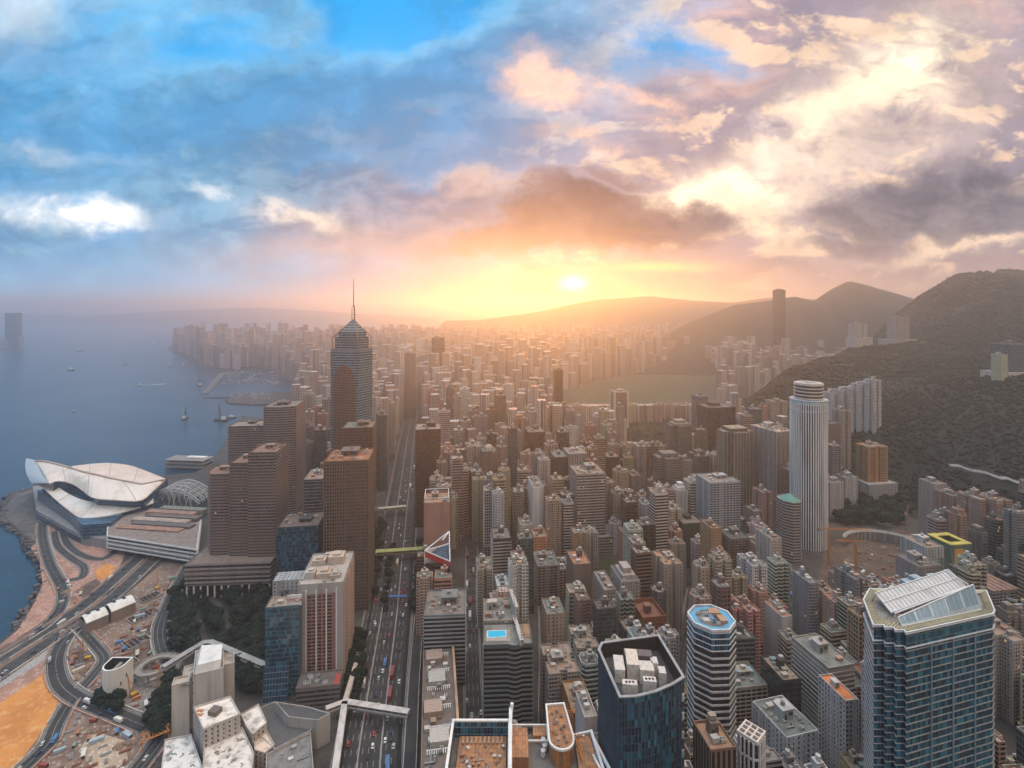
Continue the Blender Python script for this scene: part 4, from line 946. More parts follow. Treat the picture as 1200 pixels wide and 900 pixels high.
# ---- the tallest tower with the spire
org = (-247, 796, 4)
t = thing('skyscraper', 'tallest blue banded tower with a bronze arch, pyramid glass top and thin spire', 'skyscraper', org)
P = [(-30, -14), (15, -24), (29, 4), (12, 34), (-8, 34), (-31, 4)]
h = 260
o = block('shaft', P, -4, h, 'ribbon_blue', t, (.16, .22, .28), 1.5)
b = MB()
for i in range(68):
    z = 3.8 * (i + 1); b.ring(inset(P, -.3), inset(P, .2), z - .38, z + .38)
b.build('floor_band', M['paint'], t, (.17, .33, .42))
P2 = [(x * .80, y * .80 + 1) for x, y in P]; P3 = [(x * .66, y * .66 + 1.5) for x, y in P]
c = MB(); c.prism(P2, h + .1, h + 20); c.prism(P3, h + 20, h + 28); c.prism(P3, h + 28, h + 47, poly1=[(x * .05, y * .05 + 1.5) for x, y in P])
c.build('crown', [M['ribbon_blue'], M['paint']], t, (.22, .28, .33))
f = MB(); apex = (0, 2, h + 47)
for x, y in P:
    x *= .93; y *= .93
    f.bar((x, y, h), (x, y, h + 20), 1.1); f.bar((x, y, h + 20), (x * .9, y * .9, h + 21.5), .8); f.bar((x, y, h + 20), apex, 1.2)
f.build('crown_frame', M['paint'], t, (.24, .14, .10))
m = MB()
for x, y in ((-2.4, -1), (2.4, -1), (0, 3.4)):
    m.bar((x, y + 2, h + 45), (x * .9, y * .9 + 2, h + 66), .7)
for k in range(6):
    z = h + 46 + k * 4; m.tube(0, 2.4, z, z + .5, 2.7, seg=8)
m.tube(0, 2.4, h + 66, h + 70, 1.9, .8, 8); m.tube(0, 2.4, h + 68, h + 110, .8, .35, 8); m.build('mast', M['paint'], t, (.22, .15, .12))
# reflection on the front face, painted as an arched bronze panel
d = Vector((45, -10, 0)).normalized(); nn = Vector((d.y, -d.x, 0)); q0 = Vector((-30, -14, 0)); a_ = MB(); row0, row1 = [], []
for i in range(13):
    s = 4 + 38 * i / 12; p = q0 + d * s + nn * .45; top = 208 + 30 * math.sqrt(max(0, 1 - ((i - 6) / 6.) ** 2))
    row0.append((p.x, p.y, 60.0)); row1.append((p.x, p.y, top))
a_.grid([row0, row1]); a_.uv = [[(q_[0] * 0 + a_.v[ix][0], a_.v[ix][2]) for q_, ix in zip(fu, ff)] for fu, ff in zip(a_.uv, a_.f)]; ao = a_.build('painted_reflection_arch', M['curtain_bronze'], t, (.30, .16, .09))
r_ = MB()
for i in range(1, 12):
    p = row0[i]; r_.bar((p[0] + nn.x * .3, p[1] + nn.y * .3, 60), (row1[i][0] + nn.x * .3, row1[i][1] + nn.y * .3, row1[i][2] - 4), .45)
r_.build('painted_reflection_rib', M['paint'], ao, (.17, .11, .085))
clutter(t, 40, 22, h, 0, rng, GY)
keep(-247, 800, 66, 66, 0.0, (383, 432), 520, 770, 'the tallest spired tower')
# ---- the white round tower
cx, cy = PX(947.5, 706), 706
t = thing('round_tower', 'tall round white tower ribbed by vertical fins with a dark ringed drum on top', 'round tower', (cx, cy, 4))
z1 = CAMZ - (475 - HY) / F0 * 690 - 4
mb = MB(); mb.tube(0, 0, -4, z1, 21.9, seg=64); mb.build('shaft', M['curtain_dark'], t, (.05, .05, .055))
fn = MB()
for i in range(48):
    a = 6.28319 * i / 48; fn.box(22.4 * math.cos(a), 22.4 * math.sin(a), 0, 1.5, 1.25, z1 + .5, a)
fn.build('fin', M['paint'], t, (.80, .77, .75))
rm = MB()
for z0_, z1_, r0 in ((z1, z1 + 5.5, 22.9), (z1 + 5.5, z1 + 6.3, 23.6)): rm.tube(0, 0, z0_, z1_, r0, seg=64)
rm.tube(0, 0, z1 - 9, z1 - 7.6, 23.3, seg=64); rm.build('rim', M['paint'], t, (.46, .55, .58))
dr = MB(); dr.tube(0, 0, z1 + 6, z1 + 27, 17.2, seg=56); do = dr.build('drum', M['curtain_dark'], t, (.05, .05, .055))
for k in range(5):
    rg = MB(); z = z1 + 8 + k * 4.6; r0 = 18.2 if k < 4 else 18.4
    rg.ring(arc(0, 0, r0, 0, 354, 59), arc(0, 0, r0 - 1.8, 0, 354, 59), z - .9, z + .9); rg.build('ring', M['paint'], do, (.60, .52, .47))
tp = MB(); tp.ring(arc(0, 0, 17.6, 0, 354, 59), arc(0, 0, 10, 0, 354, 59), z1 + 27, z1 + 28.6); tp.tube(0, 0, z1 + 27, z1 + 27.6, 10, seg=40); tp.tube(0, 0, z1 + 27.6, z1 + 29, 3, seg=20)
tp.build('roof', M['unit'], t, (.50, .47, .45))
keep(cx, cy, 52, 52, 0.0, (926, 969), 620, 684, 'the round white tower')
# ---- the blue glass tower at the lower right
org = (225, 275, 4); Z = 165
PT = [(1024, 733), (1036, 733), (1037.5, 736), (1048, 736), (1049.5, 739), (1060, 739), (1062, 742), (1163, 720), (1165, 716)]
P = [at(x, y, Z) for x, y in PT]; P = [(p[0] - org[0], p[1] - org[1]) for p in P] + [(275 - org[0], 297 - org[1]), (209 - org[0], 299 - org[1]), (198 - org[0], 288 - org[1])]
t = thing('glass_tower', 'large blue glass tower with thin white ledges and a sloping white louvred crown', 'office tower', org)
h = Z - 4
block('shaft', P, -4, h, 'curtain_blue', t, (.10, .17, .22), .6, roofcol=(.22, .21, .19))
ld = MB(); z = 3.7
while z < h - 8: ld.ring(inset(P, -.35), inset(P, .1), z - .12, z + .12); z += 3.7
ld.build('floor_ledge', M['paint'], t, (.30, .31, .31))
tb = MB()
for z in (h - 7.6, h - .3, h + .5): tb.ring(inset(P, -.5), inset(P, .1), z - .25, z + .25)
tb.build('top_rail', M['steel'], t)
# vertical bright strips on the front
F0p, F1p = Vector((*P[6], 0)), Vector((*P[7], 0)); d = (F1p - F0p); FL = d.length; d.normalize(); fnrm = Vector((d.y, -d.x, 0)); bk = -fnrm; ang = math.atan2(d.y, d.x)
vs_ = MB()
for s in (.27, .52, .78): p = F0p + d * FL * s + fnrm * .5; vs_.box(p.x, p.y, 0, .35, .5, h - 8, ang)
vs_.build('mullion', M['paint'], t, (.25, .40, .48))
# ledge of pale yellow lattice round the front edge of the roof
q1, q2 = inset(P, .3), inset(P, 3.4); ye = MB(); N = len(P)
ye.ring(q1, q2, h + .62, h + .9); yo = ye.build('lattice_ledge', M['paint'], t, (.36, .34, .23))
lt = MB()
for i in (7, 8, 0, 1, 2, 3, 4, 5, 6, 10, 11):
    a, b2 = Vector(q1[i]), Vector(q1[(i + 1) % N]); ln = (b2 - a).length; k = max(1, int(ln / 1.6)); a3, b3 = Vector(q2[i]), Vector(q2[(i + 1) % N])
    for j in range(k): u_ = (j + .5) / k; pa, pb = a.lerp(b2, u_), a3.lerp(b3, u_); lt.bar((pa.x, pa.y, h + 1.0), (pb.x, pb.y, h + 1.0), .3)
lt.build('lattice_bar', M['paint'], yo, (.22, .2, .14))
def loc3(s, bkd, z): p = F0p + d * (FL * s) + bk * bkd; return (p.x, p.y, h + z)
# glazed sloping front screen
g = MB(); g.grid([[loc3(.03 + .93 * i / 8, 3.6, 1) for i in range(9)], [loc3(.05 + .94 * i / 8, 6.6 + i * .25, 3.5 + 8.0 * i / 8) for i in range(9)]], thick=.25)
go = g.build('glazed_screen', M['glasspale'], t, (.5, .6, .66))
fr = MB()
for i in range(17): fr.bar(loc3(.03 + .93 * i / 16, 3.4, 1.1), loc3(.05 + .94 * i / 16, 6.4 + i * .125, 3.6 + 8.0 * i / 16), .16)
fr.bar(loc3(.05, 6.6, 3.7), loc3(.99, 8.6, 11.7), .5); fr.bar(loc3(.03, 3.5, 1.1), loc3(.96, 3.5, 1.1), .4); fr.build('frame', M['steel'], go)
# louvred sloping roof behind it
ms = MB(); ms.grid([[loc3(.10 + .90 * i / 6, 12.5, 2.0 + 6.0 * i / 6) for i in range(7)], [loc3(.17 + .87 * i / 6, 25 - i * .3, 5.0 + 7.0 * i / 6) for i in range(7)]], thick=.5)
mo = ms.build('louvred_roof', M['paint'], t, (.56, .53, .51))
lv = MB()
for k in range(22):
    u_ = k / 21; lv.bar(loc3(.10 + .90 * u_, 12.5, 2.3 + 6.0 * u_), loc3(.17 + .87 * u_, 25 - u_ * 1.8, 5.3 + 7.0 * u_), .32)
for k in range(3):
    w_ = k / 2; lv.bar(loc3(.10 + .07 * w_, 12.5 + 12.5 * w_, 2.4 + 3 * w_), loc3(1.0 + .04 * w_, 12.5 + 10.7 * w_, 8.4 + 4 * w_), .4)
lv.build('louvre', M['steel'], mo)
fr = MB()
for s in (.1, .3, .5, .7, .9):
    fr.bar(loc3(s, 10.6, .6), loc3(s, 10.6, 2.6 + 7 * (s - .05)), .4); fr.bar(loc3(s, 10.6, 2.6 + 7 * (s - .05)), loc3(s + .12, 10.6, .6), .3)
fr.bar(loc3(.1, 10.6, 3), loc3(.99, 10.6, 9.6), .6); fr.bar(loc3(.17, 25.4, 5), loc3(1.03, 25.4, 5), .5); fr.bar(loc3(.97, 10.6, .5), loc3(.97, 10.6, 11.5), .6)
fr.bar(loc3(.97, 10.6, 11), loc3(1.0, 24, 12), .6); fr.build('roof_frame', M['steel'], t)
for k in range(5):
    bx = MB(); p0 = Vector(loc3(.62 + k * .09, 28 - k * .9, 0)); bx.box(p0.x, p0.y, h, 5.2, 5, 7 + (k % 2) * 2, ang); bx.build('glass_box', M['glasspale'], t, (.5, .6, .66))
keep_poly(P, org, (1008, 1170), 900, 258, 'the large blue glass tower', t)
# ---- the octagonal tower
Yc = 345; Zc = 120; cx = PX(833.5, Yc); ow = 50.5 / F0 * Yc
t = thing('octagonal_tower', 'eight-sided tower ringed by white ledges over dark glass with a blue tiled roof ring', 'office tower', (cx, Yc, 4), R(3))
P = plan('oct', ow * .955, ow * .955); h = Zc - 4
block('shaft', P, -4, h, 'curtain_dark', t, (.05, .07, .08), 0, roofcol=(.2, .2, .2))
lg = MB(); z = 4.2
while z < h - 13: lg.ring(inset(P, -.55), inset(P, .15), z - .55, z + .55); z += 4.3
lg.build('ledge', M['paint'], t, (.50, .50, .50))
ub = MB(); ub.prism(inset(P, -.08), h - 12.6, h - .05, top=False); ubo = ub.build('upper_glazing', M['curtain_blue'], t, (.25, .42, .52))
for k in range(4):
    r_ = MB(); r_.ring(inset(P, -.5), inset(P, .0), h - 12.6 + k * 3.9, h - 12.2 + k * 3.9); r_.build('rail', M['steel'], ubo)
r_ = MB(); r_.ring(inset(P, -.4), inset(P, .5), h, h + 1.6); r_.build('parapet', M['paint'], t, (.66, .66, .66))
r_ = MB(); r_.ring(inset(P, .55), inset(P, 4.4), h + .1, h + .5); r_.build('blue_roof_ring', M['paint'], t, (.10, .36, .56))
for x, y, sx, sy, hh, c_ in ((3.5, 4, 7, 6, 3.2, (.40, .24, .16)), (6, -3, 5, 7, 2.4, (.42, .27, .19)), (-4.5, -3.5, 6, 4, 2.2, (.5, .48, .45)), (-1, -1, 3, 8, 2.8, (.10, .22, .36))):
    b_ = MB(); b_.box(x, y, h + .05, sx, sy, hh); b_.build('plant_room', M['unit'], t, c_)
for k in range(7): child('air_conditioner', UM['air_conditioner'], t, (rng.uniform(-7, 7), rng.uniform(-8, 8), h + .1 + (2.2 if k < 2 else 0)), 0, (1, 1, 1), (.5, .47, .44))
keep(cx, Yc, 34, 34, 0, (805, 862), 880, 330, 'the octagonal tower')
# ---- the dark blue tower with the slanted roof edge
org = (62, 256, 4); Z = 150
PT = [(726, 821), (746, 820), (768, 814.5), (788, 806), (802, 797), (772, 747), (705, 756), (701, 764)]
P = pxpoly(PT, Z, org); h = Z - 4
t = thing('slanted_tower', 'dark blue glass tower with a deep roof well full of white plant boxes', 'office tower', org)
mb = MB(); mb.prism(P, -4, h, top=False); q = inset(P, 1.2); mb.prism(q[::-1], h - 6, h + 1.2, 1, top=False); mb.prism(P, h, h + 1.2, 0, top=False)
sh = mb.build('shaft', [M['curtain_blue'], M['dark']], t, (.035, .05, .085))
cp = MB(); cp.ring(inset(P, -.3), inset(P, 1.0), h + 1.2, h + 1.7); cp.build('parapet', M['paint'], t, (.30, .32, .34))
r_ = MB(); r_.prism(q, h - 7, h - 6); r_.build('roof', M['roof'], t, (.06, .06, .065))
fn = MB()
for i in range(len(P)):
    a, b2 = Vector(P[i]), Vector(P[(i + 1) % len(P)]); ln = (b2 - a).length; k = max(1, int(ln / 1.5)); dd_ = (b2 - a).normalized(); an = math.atan2(dd_.y, dd_.x)
    for j in range(k): p = a.lerp(b2, (j + .5) / k) + Vector((dd_.y, -dd_.x)) * .12; fn.box(p.x, p.y, 0, .16, .3, h + .9, an)
fn.build('mullion', M['paint'], t, (.10, .13, .17))
pc = Vector(P[4]).lerp(Vector(P[3]), .16)
for k in range(14):
    w_ = MB(); w_.box(pc.x + .1, pc.y - .5, 20 + k * 9, 1.5, .5, 3.4, R(40)); w_.build('window', M['paint'], t, (.42, .48, .52))
# the white plant standing in the well
cxm = sum(p[0] for p in P) / 8; cym = sum(p[1] for p in P) / 8
for x, y, sx, sy, z0_, hh, c_ in ((-9, 7, 5, 11, -6, 6.5, (.6, .57, .53)), (-2, 9, 6, 12, -6, 8, (.62, .55, .48)), (4, 4, 7, 7, -6, 7, (.6, .57, .52)), (-7, -8, 7, 3.4, -6, 7.5, (.62, .58, .54)), (3, -6, 6, 3.4, -6, 7.5, (.62, .58, .54)), (11, 1, 3.4, 5, -6, 7, (.58, .55, .52)), (9, 8, 3.4, 5, -6, 7, (.58, .55, .52)), (2, 13, 14, 5, -6, 7.5, (.1, .1, .11))):
    b_ = MB(); b_.box(cxm + x, cym + y, h + z0_, sx, sy, hh, R(-6))
    bo = b_.build('plant_room', M['unit'], t, c_)
    if hh == 7.5 and sx < 8:
        for qx_ in (-1.6, 0, 1.6):
            s_ = MB(); s_.tube(cxm + x + qx_, cym + y, h + z0_ + hh, h + z0_ + hh + .25, .6, seg=12); s_.build('fan', M['dark'], bo)
for k in range(8): child('air_conditioner', UM['air_conditioner'], t, (cxm + rng.uniform(-11, 10), cym + rng.uniform(-9, 11), h - 5.95), 0, (1, 1, 1.1), (.45, .43, .4))
keep_poly(P, org, (698, 804), 900, 232, 'the dark blue slanted tower', t)
# ---- the tower with the swimming pool on its roof
Yp = 375; h = 78; fx = PX(597, Yp); phi = R(-3)
t = thing('pool_tower', 'dark green banded tower with a bright blue swimming pool on its roof deck', 'office tower', (fx, Yp, 4), -phi)
P = [(-19, 0), (-1, 0)] + [(-1 + 10 * i / 6, -1.8 * math.sin(math.pi * i / 6)) for i in range(1, 7)] + [(17, 0), (17, 10), (17, 26), (-19, 26)]
block('shaft', P, -4, h, 'band', t, (.10, .125, .125), 1.3, roofcol=(.22, .21, .19))
b_ = MB(); z = 3.5
while z < h - 1: b_.ring(inset(P, -.4), inset(P, .1), z - .55, z + .55); z += 3.5
b_.build('floor_band', M['paint'], t, (.135, .165, .165))
b_ = MB(); b_.box(-19.3, .1, 0, .7, .9, h + 1.6); b_.build('corner_pier', M['paint'], t, (.36, .35, .33))
dk = MB(); dk.box(-8, 11, h + .05, 18, 13, .5); dk.build('pool_deck', M['paint'], t, (.36, .33, .29))
m_, n_, bb_ = newmat('pool_water'); bb_.inputs['Base Color'].default_value = (.03, .42, .66, 1); bb_.inputs['Roughness'].default_value = .08
n_.put(bb_.inputs['Base Color'], n_.mix((.02, .36, .60), (.06, .50, .72), n_.noise(objc(n_), .35, 3, .6)))
pw = MB(); pw.ring(plan('rect', 14.4, 8.4), plan('rect', 13.4, 7.4), 0, .35); pw.prism(plan('rect', 13.4, 7.4), 0, .22, 1)
po = pw.build('swimming_pool', [M['white'], m_], t, None, (-9, 13, h + .55))
for k in range(9):
    l_ = MB(); l_.box(0, 0, .2, .8, 2.0, .15); l_.box(0, .75, .35, .8, .5, .5)
    lo = l_.build('lounger', M['unit'], t, (.15, .15, .16), (-17 + k * 1.8, 4.2, h + .1))
sp = MB(); sp.prism([(7.5, -1), (10.5, -1), (8.5, 26), (5.5, 26)], h, h + 4.5, poly1=[(7.5, -1), (10.5, -1), (6.5, 30), (3.5, 30)]); sp.prism([(5.5, 26), (8.5, 26), (5, 52), (2, 52)], h - 4, h + 13)
so_ = sp.build('curved_spine', M['dots'], t, (.50, .45, .40))
rb_ = MB(); rb_.prism([(11, 8), (16.4, 8), (16.4, 25), (11, 25)], h, h + .4); rb_.build('brown_terrace', M['roof'], t, (.32, .19, .12))
P2 = [(-19, 26.2), (6, 26.2), (3, 56), (-19, 56)]; block('rear_wing', P2, -4, h + 2, 'punched', t, (.36, .31, .27), 1.2)
for k in range(16): child('air_conditioner', UM['air_conditioner'], t, (rng.uniform(-17, 1), rng.uniform(29, 53), h + 2.1), rng.choice((0, 1.57)), (1, 1, rng.uniform(.8, 1.8)), rng.choice(UCOL['air_conditioner']))
for k in range(4): child('roof_hut', UM['roof_hut'], t, (-15 + k * 5, 33 + (k % 2) * 12, h + 2.1), 0, (1, 1, 1.2), rng.choice(UCOL['roof_hut']))
child('lift_house', UM['lift_house'], t, (-12, 44, h + 2.1), 0, (1.4, 1.2, 1.6), (.45, .38, .33))
keep(fx, Yp + 26, 42, 64, phi, (563, 630), 870, Yp - 4, 'the tower with the roof pool')
# ---- small white tower with a gridded roof, set diagonally
Yg = 240; cx = PX(880.5, Yg); h = 126
t = thing('gridded_roof_tower', 'small white tower set diagonally with a roof like a waffle grid', 'office tower', (cx, Yg, 4), R(42))
P = plan('cham', 9.4, 9.4); block('shaft', P, -4, h, 'curtain_dark', t, (.07, .07, .075), 0, roofcol=(.25, .15, .11))
f = MB()
for i in range(len(P)):
    a, b2 = Vector(P[i]), Vector(P[(i + 1) % len(P)]); ln = (b2 - a).length; k = 3 if ln > 4 else 1; dd_ = (b2 - a).normalized(); an = math.atan2(dd_.y, dd_.x)
    for j in range(k): p = a.lerp(b2, j / k) + Vector((dd_.y, -dd_.x)) * .2; f.box(p.x, p.y, 0, .7, .8, h, an)
f.build('fin', M['paint'], t, (.55, .53, .52))
for z in (h - 18, h - 8): r_ = MB(); r_.ring(inset(P, -.4), inset(P, .1), z, z + .9); r_.build('belt', M['paint'], t, (.55, .53, .52))
g = MB()
for k in range(4): s = -4.4 + k * 2.93; g.box(s, 0, h, .7, 9.6, 1.6); g.box(0, s, h + .003, 9.6, .7, 1.6)
g.build('roof_grid', M['paint'], t, (.56, .50, .46))
keep(cx, Yg, 14, 14, 0, (863, 899), 900, 232, 'the waffle-roofed white tower')
bld('low_building', 'roof block', 'dark brown ribbed block with a rusty roof beside the waffle-roofed tower', 832, 864, 880, 226, 16, 'stripe', (.20, .12, .08), vis=900, clut=3, roof=(.34, .19, .12), ref='the rusty bottom-edge block')
# ---- the stepped brown towers over the podium
Yt = 585; t = thing('stepped_tower', 'three joined brown towers of stepped heights on a podium with white columns', 'office tower', (PX(275, Yt), Yt + 20, 4), R(4))
def bt(nm, xa, xb, yt, dep, y0):
    X0, X1 = PX(xa, Yt) - PX(275, Yt), PX(xb, Yt) - PX(275, Yt); hh = CAMZ - (yt - HY) / F0 * Yt - 4
    P = [(X0, y0), (X1, y0), (X1, y0 + dep), (X0, y0 + dep)]
    if nm == 'cut': P = [(X0 + 10, y0), (X1, y0), (X1, y0 + dep), (X0, y0 + dep), (X0, y0 + 14)]
    o = block('wing', P, 22, hh, 'ribbon', t, (.13, .095, .08), 1.2, roofcol=(.24, .15, .11))
    b_ = MB(); z = 26
    while z < hh: b_.ring(inset(P, -.4), inset(P, .1), z - .7, z + .7); z += 3.5
    b_.build('floor_band', M['paint'], o, (.235, .175, .15))
    for k in range(7): child('air_conditioner', UM['air_conditioner'], o, (rng.uniform(X0 + 11, X1 - 3), rng.uniform(y0 + 14, y0 + dep - 3), hh + .05), 0, (1.3, 1.3, 1.3), rng.choice([(.34, .2, .14), (.4, .3, .25), (.2, .15, .13)]))
    child('lift_house', UM['lift_house'], o, ((X0 + X1) / 2, y0 + dep * .6, hh + .05), 0, (2, 1.6, 1.1), (.30, .20, .16))
bt('cut', 230, 264, 560, 34, -8); bt('', 264.2, 287, 546, 38, -12); bt('', 287.2, 319, 533, 40, -16)
b_ = MB(); Pp = [(-50, -30), (42, -30), (46, 30), (-50, 30)]; block('podium', Pp, 14, 38, 'ribbon', t, (.19, .155, .14), 1.0, roofcol=(.26, .2, .17))
for k in range(5): r_ = MB(); r_.ring(inset(Pp, -.6), inset(Pp, .1), 17 + k * 5, 18.6 + k * 5); r_.build('podium_band', M['paint'], t, (.33, .28, .26))
for k in range(13):
    c_ = MB(); c_.tube(0, 0, -2, 14, .9, seg=10); c_.build('column', M['white'], t, None, (-49 + k * 7.5, -29, 0))
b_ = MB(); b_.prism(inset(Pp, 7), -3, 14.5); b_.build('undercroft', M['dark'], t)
keep(PX(275, Yt), Yt + 20, 110, 76, R(-4), (222, 330), 700, 552, 'the stepped brown towers')
# ---- dressing of the pale tower with pink bays and of the blue stepped tower
pt = next(h_['o'] for h_ in HERO if h_['ref'] == 'the pale tower with pink bays'); hh, ww, LL = pt['_h'], pt['_w'], pt['_L']
for i in range(3):
    b_ = MB(); xx = -ww * .5 + ww * (.30 + .22 * i)
    b_.box(xx, -LL / 2 - .25, 12, ww * .19, .9, hh - 20); b_.build('window_bay', M['balcony'], pt, (.36, .17, .14))
pier = MB()
for i in range(4): pier.box(-ww * .5 + ww * (.19 + .22 * i), -LL / 2 - .35, 8, ww * .025, 1.2, hh - 12)
pier.build('pier', M['white'], pt)
sd = MB(); sd.box(ww / 2 + .2, 0, 6, .8, LL * .96, hh - 8); sd.build('side_windows', M['dots'], pt, (.50, .34, .28))
for k in range(14): child('air_conditioner', UM['air_conditioner'], pt, (rng.uniform(-ww * .42, ww * .42), rng.uniform(-LL * .44, LL * .44), hh + .1), 0, (1, 1, rng.uniform(.8, 1.6)), rng.choice([(.5, .45, .4), (.42, .3, .24), (.3, .4, .4)]))
for x, y, sx, sy, h2, c_ in ((-9, 10, 12, 10, 5, (.50, .42, .36)), (6, 12, 14, 12, 7, (.55, .45, .37)), (0, -12, 12, 14, 4.5, (.48, .38, .31)), (10, -16, 9, 8, 3, (.4, .36, .33)), (-11, -14, 8, 8, 6, (.52, .47, .42))):
    b_ = MB(); b_.box(x, y, hh, sx, sy, h2); b_.box(x + .4, y, hh + h2, sx * .5, sy * .6, 1.6); b_.build('plant_room', M['unit'], pt, c_)
for k in range(3): child('water_tank', UM['water_tank'], pt, (-4 + k * 5, 20 - k * 3, hh + .1), 0, (1.5, 1.5, 1.4), (.5, .45, .4))
Ya = 418; cxA = PX(371, Ya)
pd = thing('low_building', 'podium with a machine filled roof below the pale tower with pink bays', 'podium', (cxA, Ya + 8, 4), -PHI)
block('wall', plan('rect', 34, 18), -3, 16, 'ribbon', pd, (.22, .18, .165), 1.6, roofcol=(.14, .13, .13))
for k in range(9): child('air_conditioner', UM['air_conditioner'], pd, (rng.uniform(-13, 9), rng.uniform(-6, 6), 16.1), 0, (1.4, 1.3, 1.5), rng.choice([(.5, .5, .5), (.3, .36, .4), (.6, .58, .55)]))
b_ = MB(); b_.box(14, -2, 16, 4, 12, 1.2); b_.build('red_roof_strip', M['unit'], pd, (.40, .06, .04))
keep(cxA, Ya + 8, 38, 20, None, (345, 400), 830, Ya - 2, None)
bt_ = next(h_['o'] for h_ in HERO if h_['ref'] == 'the stepped blue glass tower'); hh, ww, LL = bt_['_h'], bt_['_w'], bt_['_L']
b_ = MB(); b_.prism([(-ww / 2, 2), (ww / 2, 2), (ww / 2, LL / 2), (-ww / 2, LL / 2)], hh, hh + 13, 0, poly1=[(-ww / 2, 2), (ww / 2, 2), (ww / 2, LL / 2), (-ww / 2, LL / 2)]); b_.build('upper_step', M['dots'], bt_, (.34, .36, .38))
b_ = MB(); b_.prism([(-ww / 2 - .6, -LL / 2 - 6), (ww * .2, -LL / 2 - 6), (ww * .2, -LL / 2), (-ww / 2 - .6, -LL / 2)], -3, 26, poly1=[(-ww / 2 - .6, -LL / 2 - .5), (ww * .2, -LL / 2 - .5), (ww * .2, -LL / 2), (-ww / 2 - .6, -LL / 2)]); b_.build('sloped_glazing', M['glassblue'], bt_, (.2, .28, .34))
def text(name, s, size, parent, loc, rot, col=(.55, .03, .03), ext=.08):
    cu = bpy.data.curves.new(name, 'FONT'); cu.body = s; cu.size = size; cu.extrude = ext; cu.align_x = 'CENTER'; cu.align_y = 'CENTER'; cu.materials.append(M['unit'])
    tmp = bpy.data.objects.new(name, cu); COL.objects.link(tmp); bpy.context.view_layer.update(); me = bpy.data.meshes.new_from_object(tmp.evaluated_get(bpy.context.evaluated_depsgraph_get())); bpy.data.objects.remove(tmp); bpy.data.curves.remove(cu)
    o = bpy.data.objects.new(name, me); COL.objects.link(o); o.parent = parent; o.location = loc; o.rotation_euler = rot; o.color = (*col, 1); return o
sg = MB(); sg.box(ww * .36, -LL / 2 + 1.0, hh + .5, 11.5, .6, 9); sgo = sg.build('sign_board', M['white'], bt_)
text('sign_lettering', 'YMCA', 4.6, bt_, (ww * .36, -LL / 2 + .55, hh + 5), (R(90), 0, 0))
# red and white triangular roof frame
rt = next(h_['o'] for h_ in HERO if h_['ref'] == 'the tower with the red triangular roof'); hh, ww, LL = rt['_h'], rt['_w'], rt['_L']
a, b2, c3 = (-ww / 2, -LL / 2, hh + 14), (ww / 2, -LL / 2, hh + 1), (ww / 2, LL / 2, hh + 18)
f = MB(); e = (-ww / 2 + 2, LL / 2, hh + 8)
for p, q in ((a, b2), (b2, c3), (c3, a), (c3, (ww * .2, 0, hh + 16)), (a, (ww / 2, 0, hh + 12)), (b2, (ww / 2, -LL / 2, hh)), (a, (a[0], a[1], hh)), (c3, (c3[0], c3[1], hh))): f.bar(p, q, 1.0)
f.build('roof_frame', M['steel'], rt)
f = MB(); f.grid([[a, b2], [(a[0], a[1] - .2, hh + 8), (b2[0], b2[1] - .2, hh - 5)]], thick=.4); f.build('red_panel', M['unit'], rt, (.45, .03, .035))
f = MB(); f.face([(a[0] + 1, a[1] + 1, hh + 8), (b2[0] - .6, b2[1] + 1, hh + 1), (c3[0] - .6, c3[1] - 1, hh + 8)]); f.build('glass_roof', M['glassblue'], rt, (.1, .13, .15))
# hollow roof and panel of the green building
gb = next(h_['o'] for h_ in HERO if h_['ref'] == 'the green building with the yellow roof'); hh, ww, LL = gb['_h'], gb['_w'], gb['_L']
f = MB(); f.ring(plan('rect', ww + 2, LL + 2), plan('rect', ww * .66, LL * .6), hh + 6.3, hh + 7.4); f.build('yellow_roof_ring', M['paint'], gb, (.55, .45, .10))
f = MB(); f.box(-ww * .1, -LL / 2 - .25, hh - 16, ww * .45, .5, 18); f.build('orange_panel', M['unit'], gb, (.72, .33, .06))
f = MB(); f.box(-ww / 2 - 5, 0, -3, 9.9, LL * .7, hh - 6); f.build('side_wing', M['paint'], gb, (.12, .17, .14))
sb = next(h_['o'] for h_ in HERO if h_['ref'] == 'the slatted brown roof block'); hh, ww, LL = sb['_h'], sb['_w'], sb['_L']
for k in range(5):
    f = MB(); f.prism([(-ww / 2 + k * ww / 5, -LL / 2 - 1), (-ww / 2 + (k + .8) * ww / 5, -LL / 2 - 1), (-ww / 2 + (k + .8) * ww / 5, LL / 2), (-ww / 2 + k * ww / 5, LL / 2)], hh + 1.3, hh + 3); f.build('roof_slat', M['roof'], sb, (.33, .20, .15))
for k in range(6):
    f = MB(); f.band(arc(ww * .2, -LL / 2, 7, 180, 360, 12), arc(ww * .2, -LL / 2, 6.3, 180, 360, 12), 5 + k * 5, 7 + k * 5); f.build('curved_balcony', M['white'], sb)
rbk = next(h_['o'] for h_ in HERO if h_['ref'] == 'the red brick block'); hh, ww, LL = rbk['_h'], rbk['_w'], rbk['_L']
for k in range(5):
    f = MB(); xx = -ww * .4 + k * ww * .2; A_ = arc(0, 0, 1.3, 0, 180, 8)
    f.face([(xx - 1.3, -LL / 2 - .06, hh - 14), (xx + 1.3, -LL / 2 - .06, hh - 14)] + [(xx + p[0], -LL / 2 - .06, hh - 10 + p[1]) for p in A_]); f.build('arched_window', M['dark'], rbk)
# wall of the beige block: pale blue tanks
wb = next(h_['o'] for h_ in HERO if h_['ref'] == 'the wide beige balcony block'); hh = wb['_h']
for k in range(3): f = MB(); f.box(-9 + k * 8, 2, hh, 6, 6, 3 + k % 2); f.build('blue_roof_box', M['unit'], wb, (.26, .42, .55))
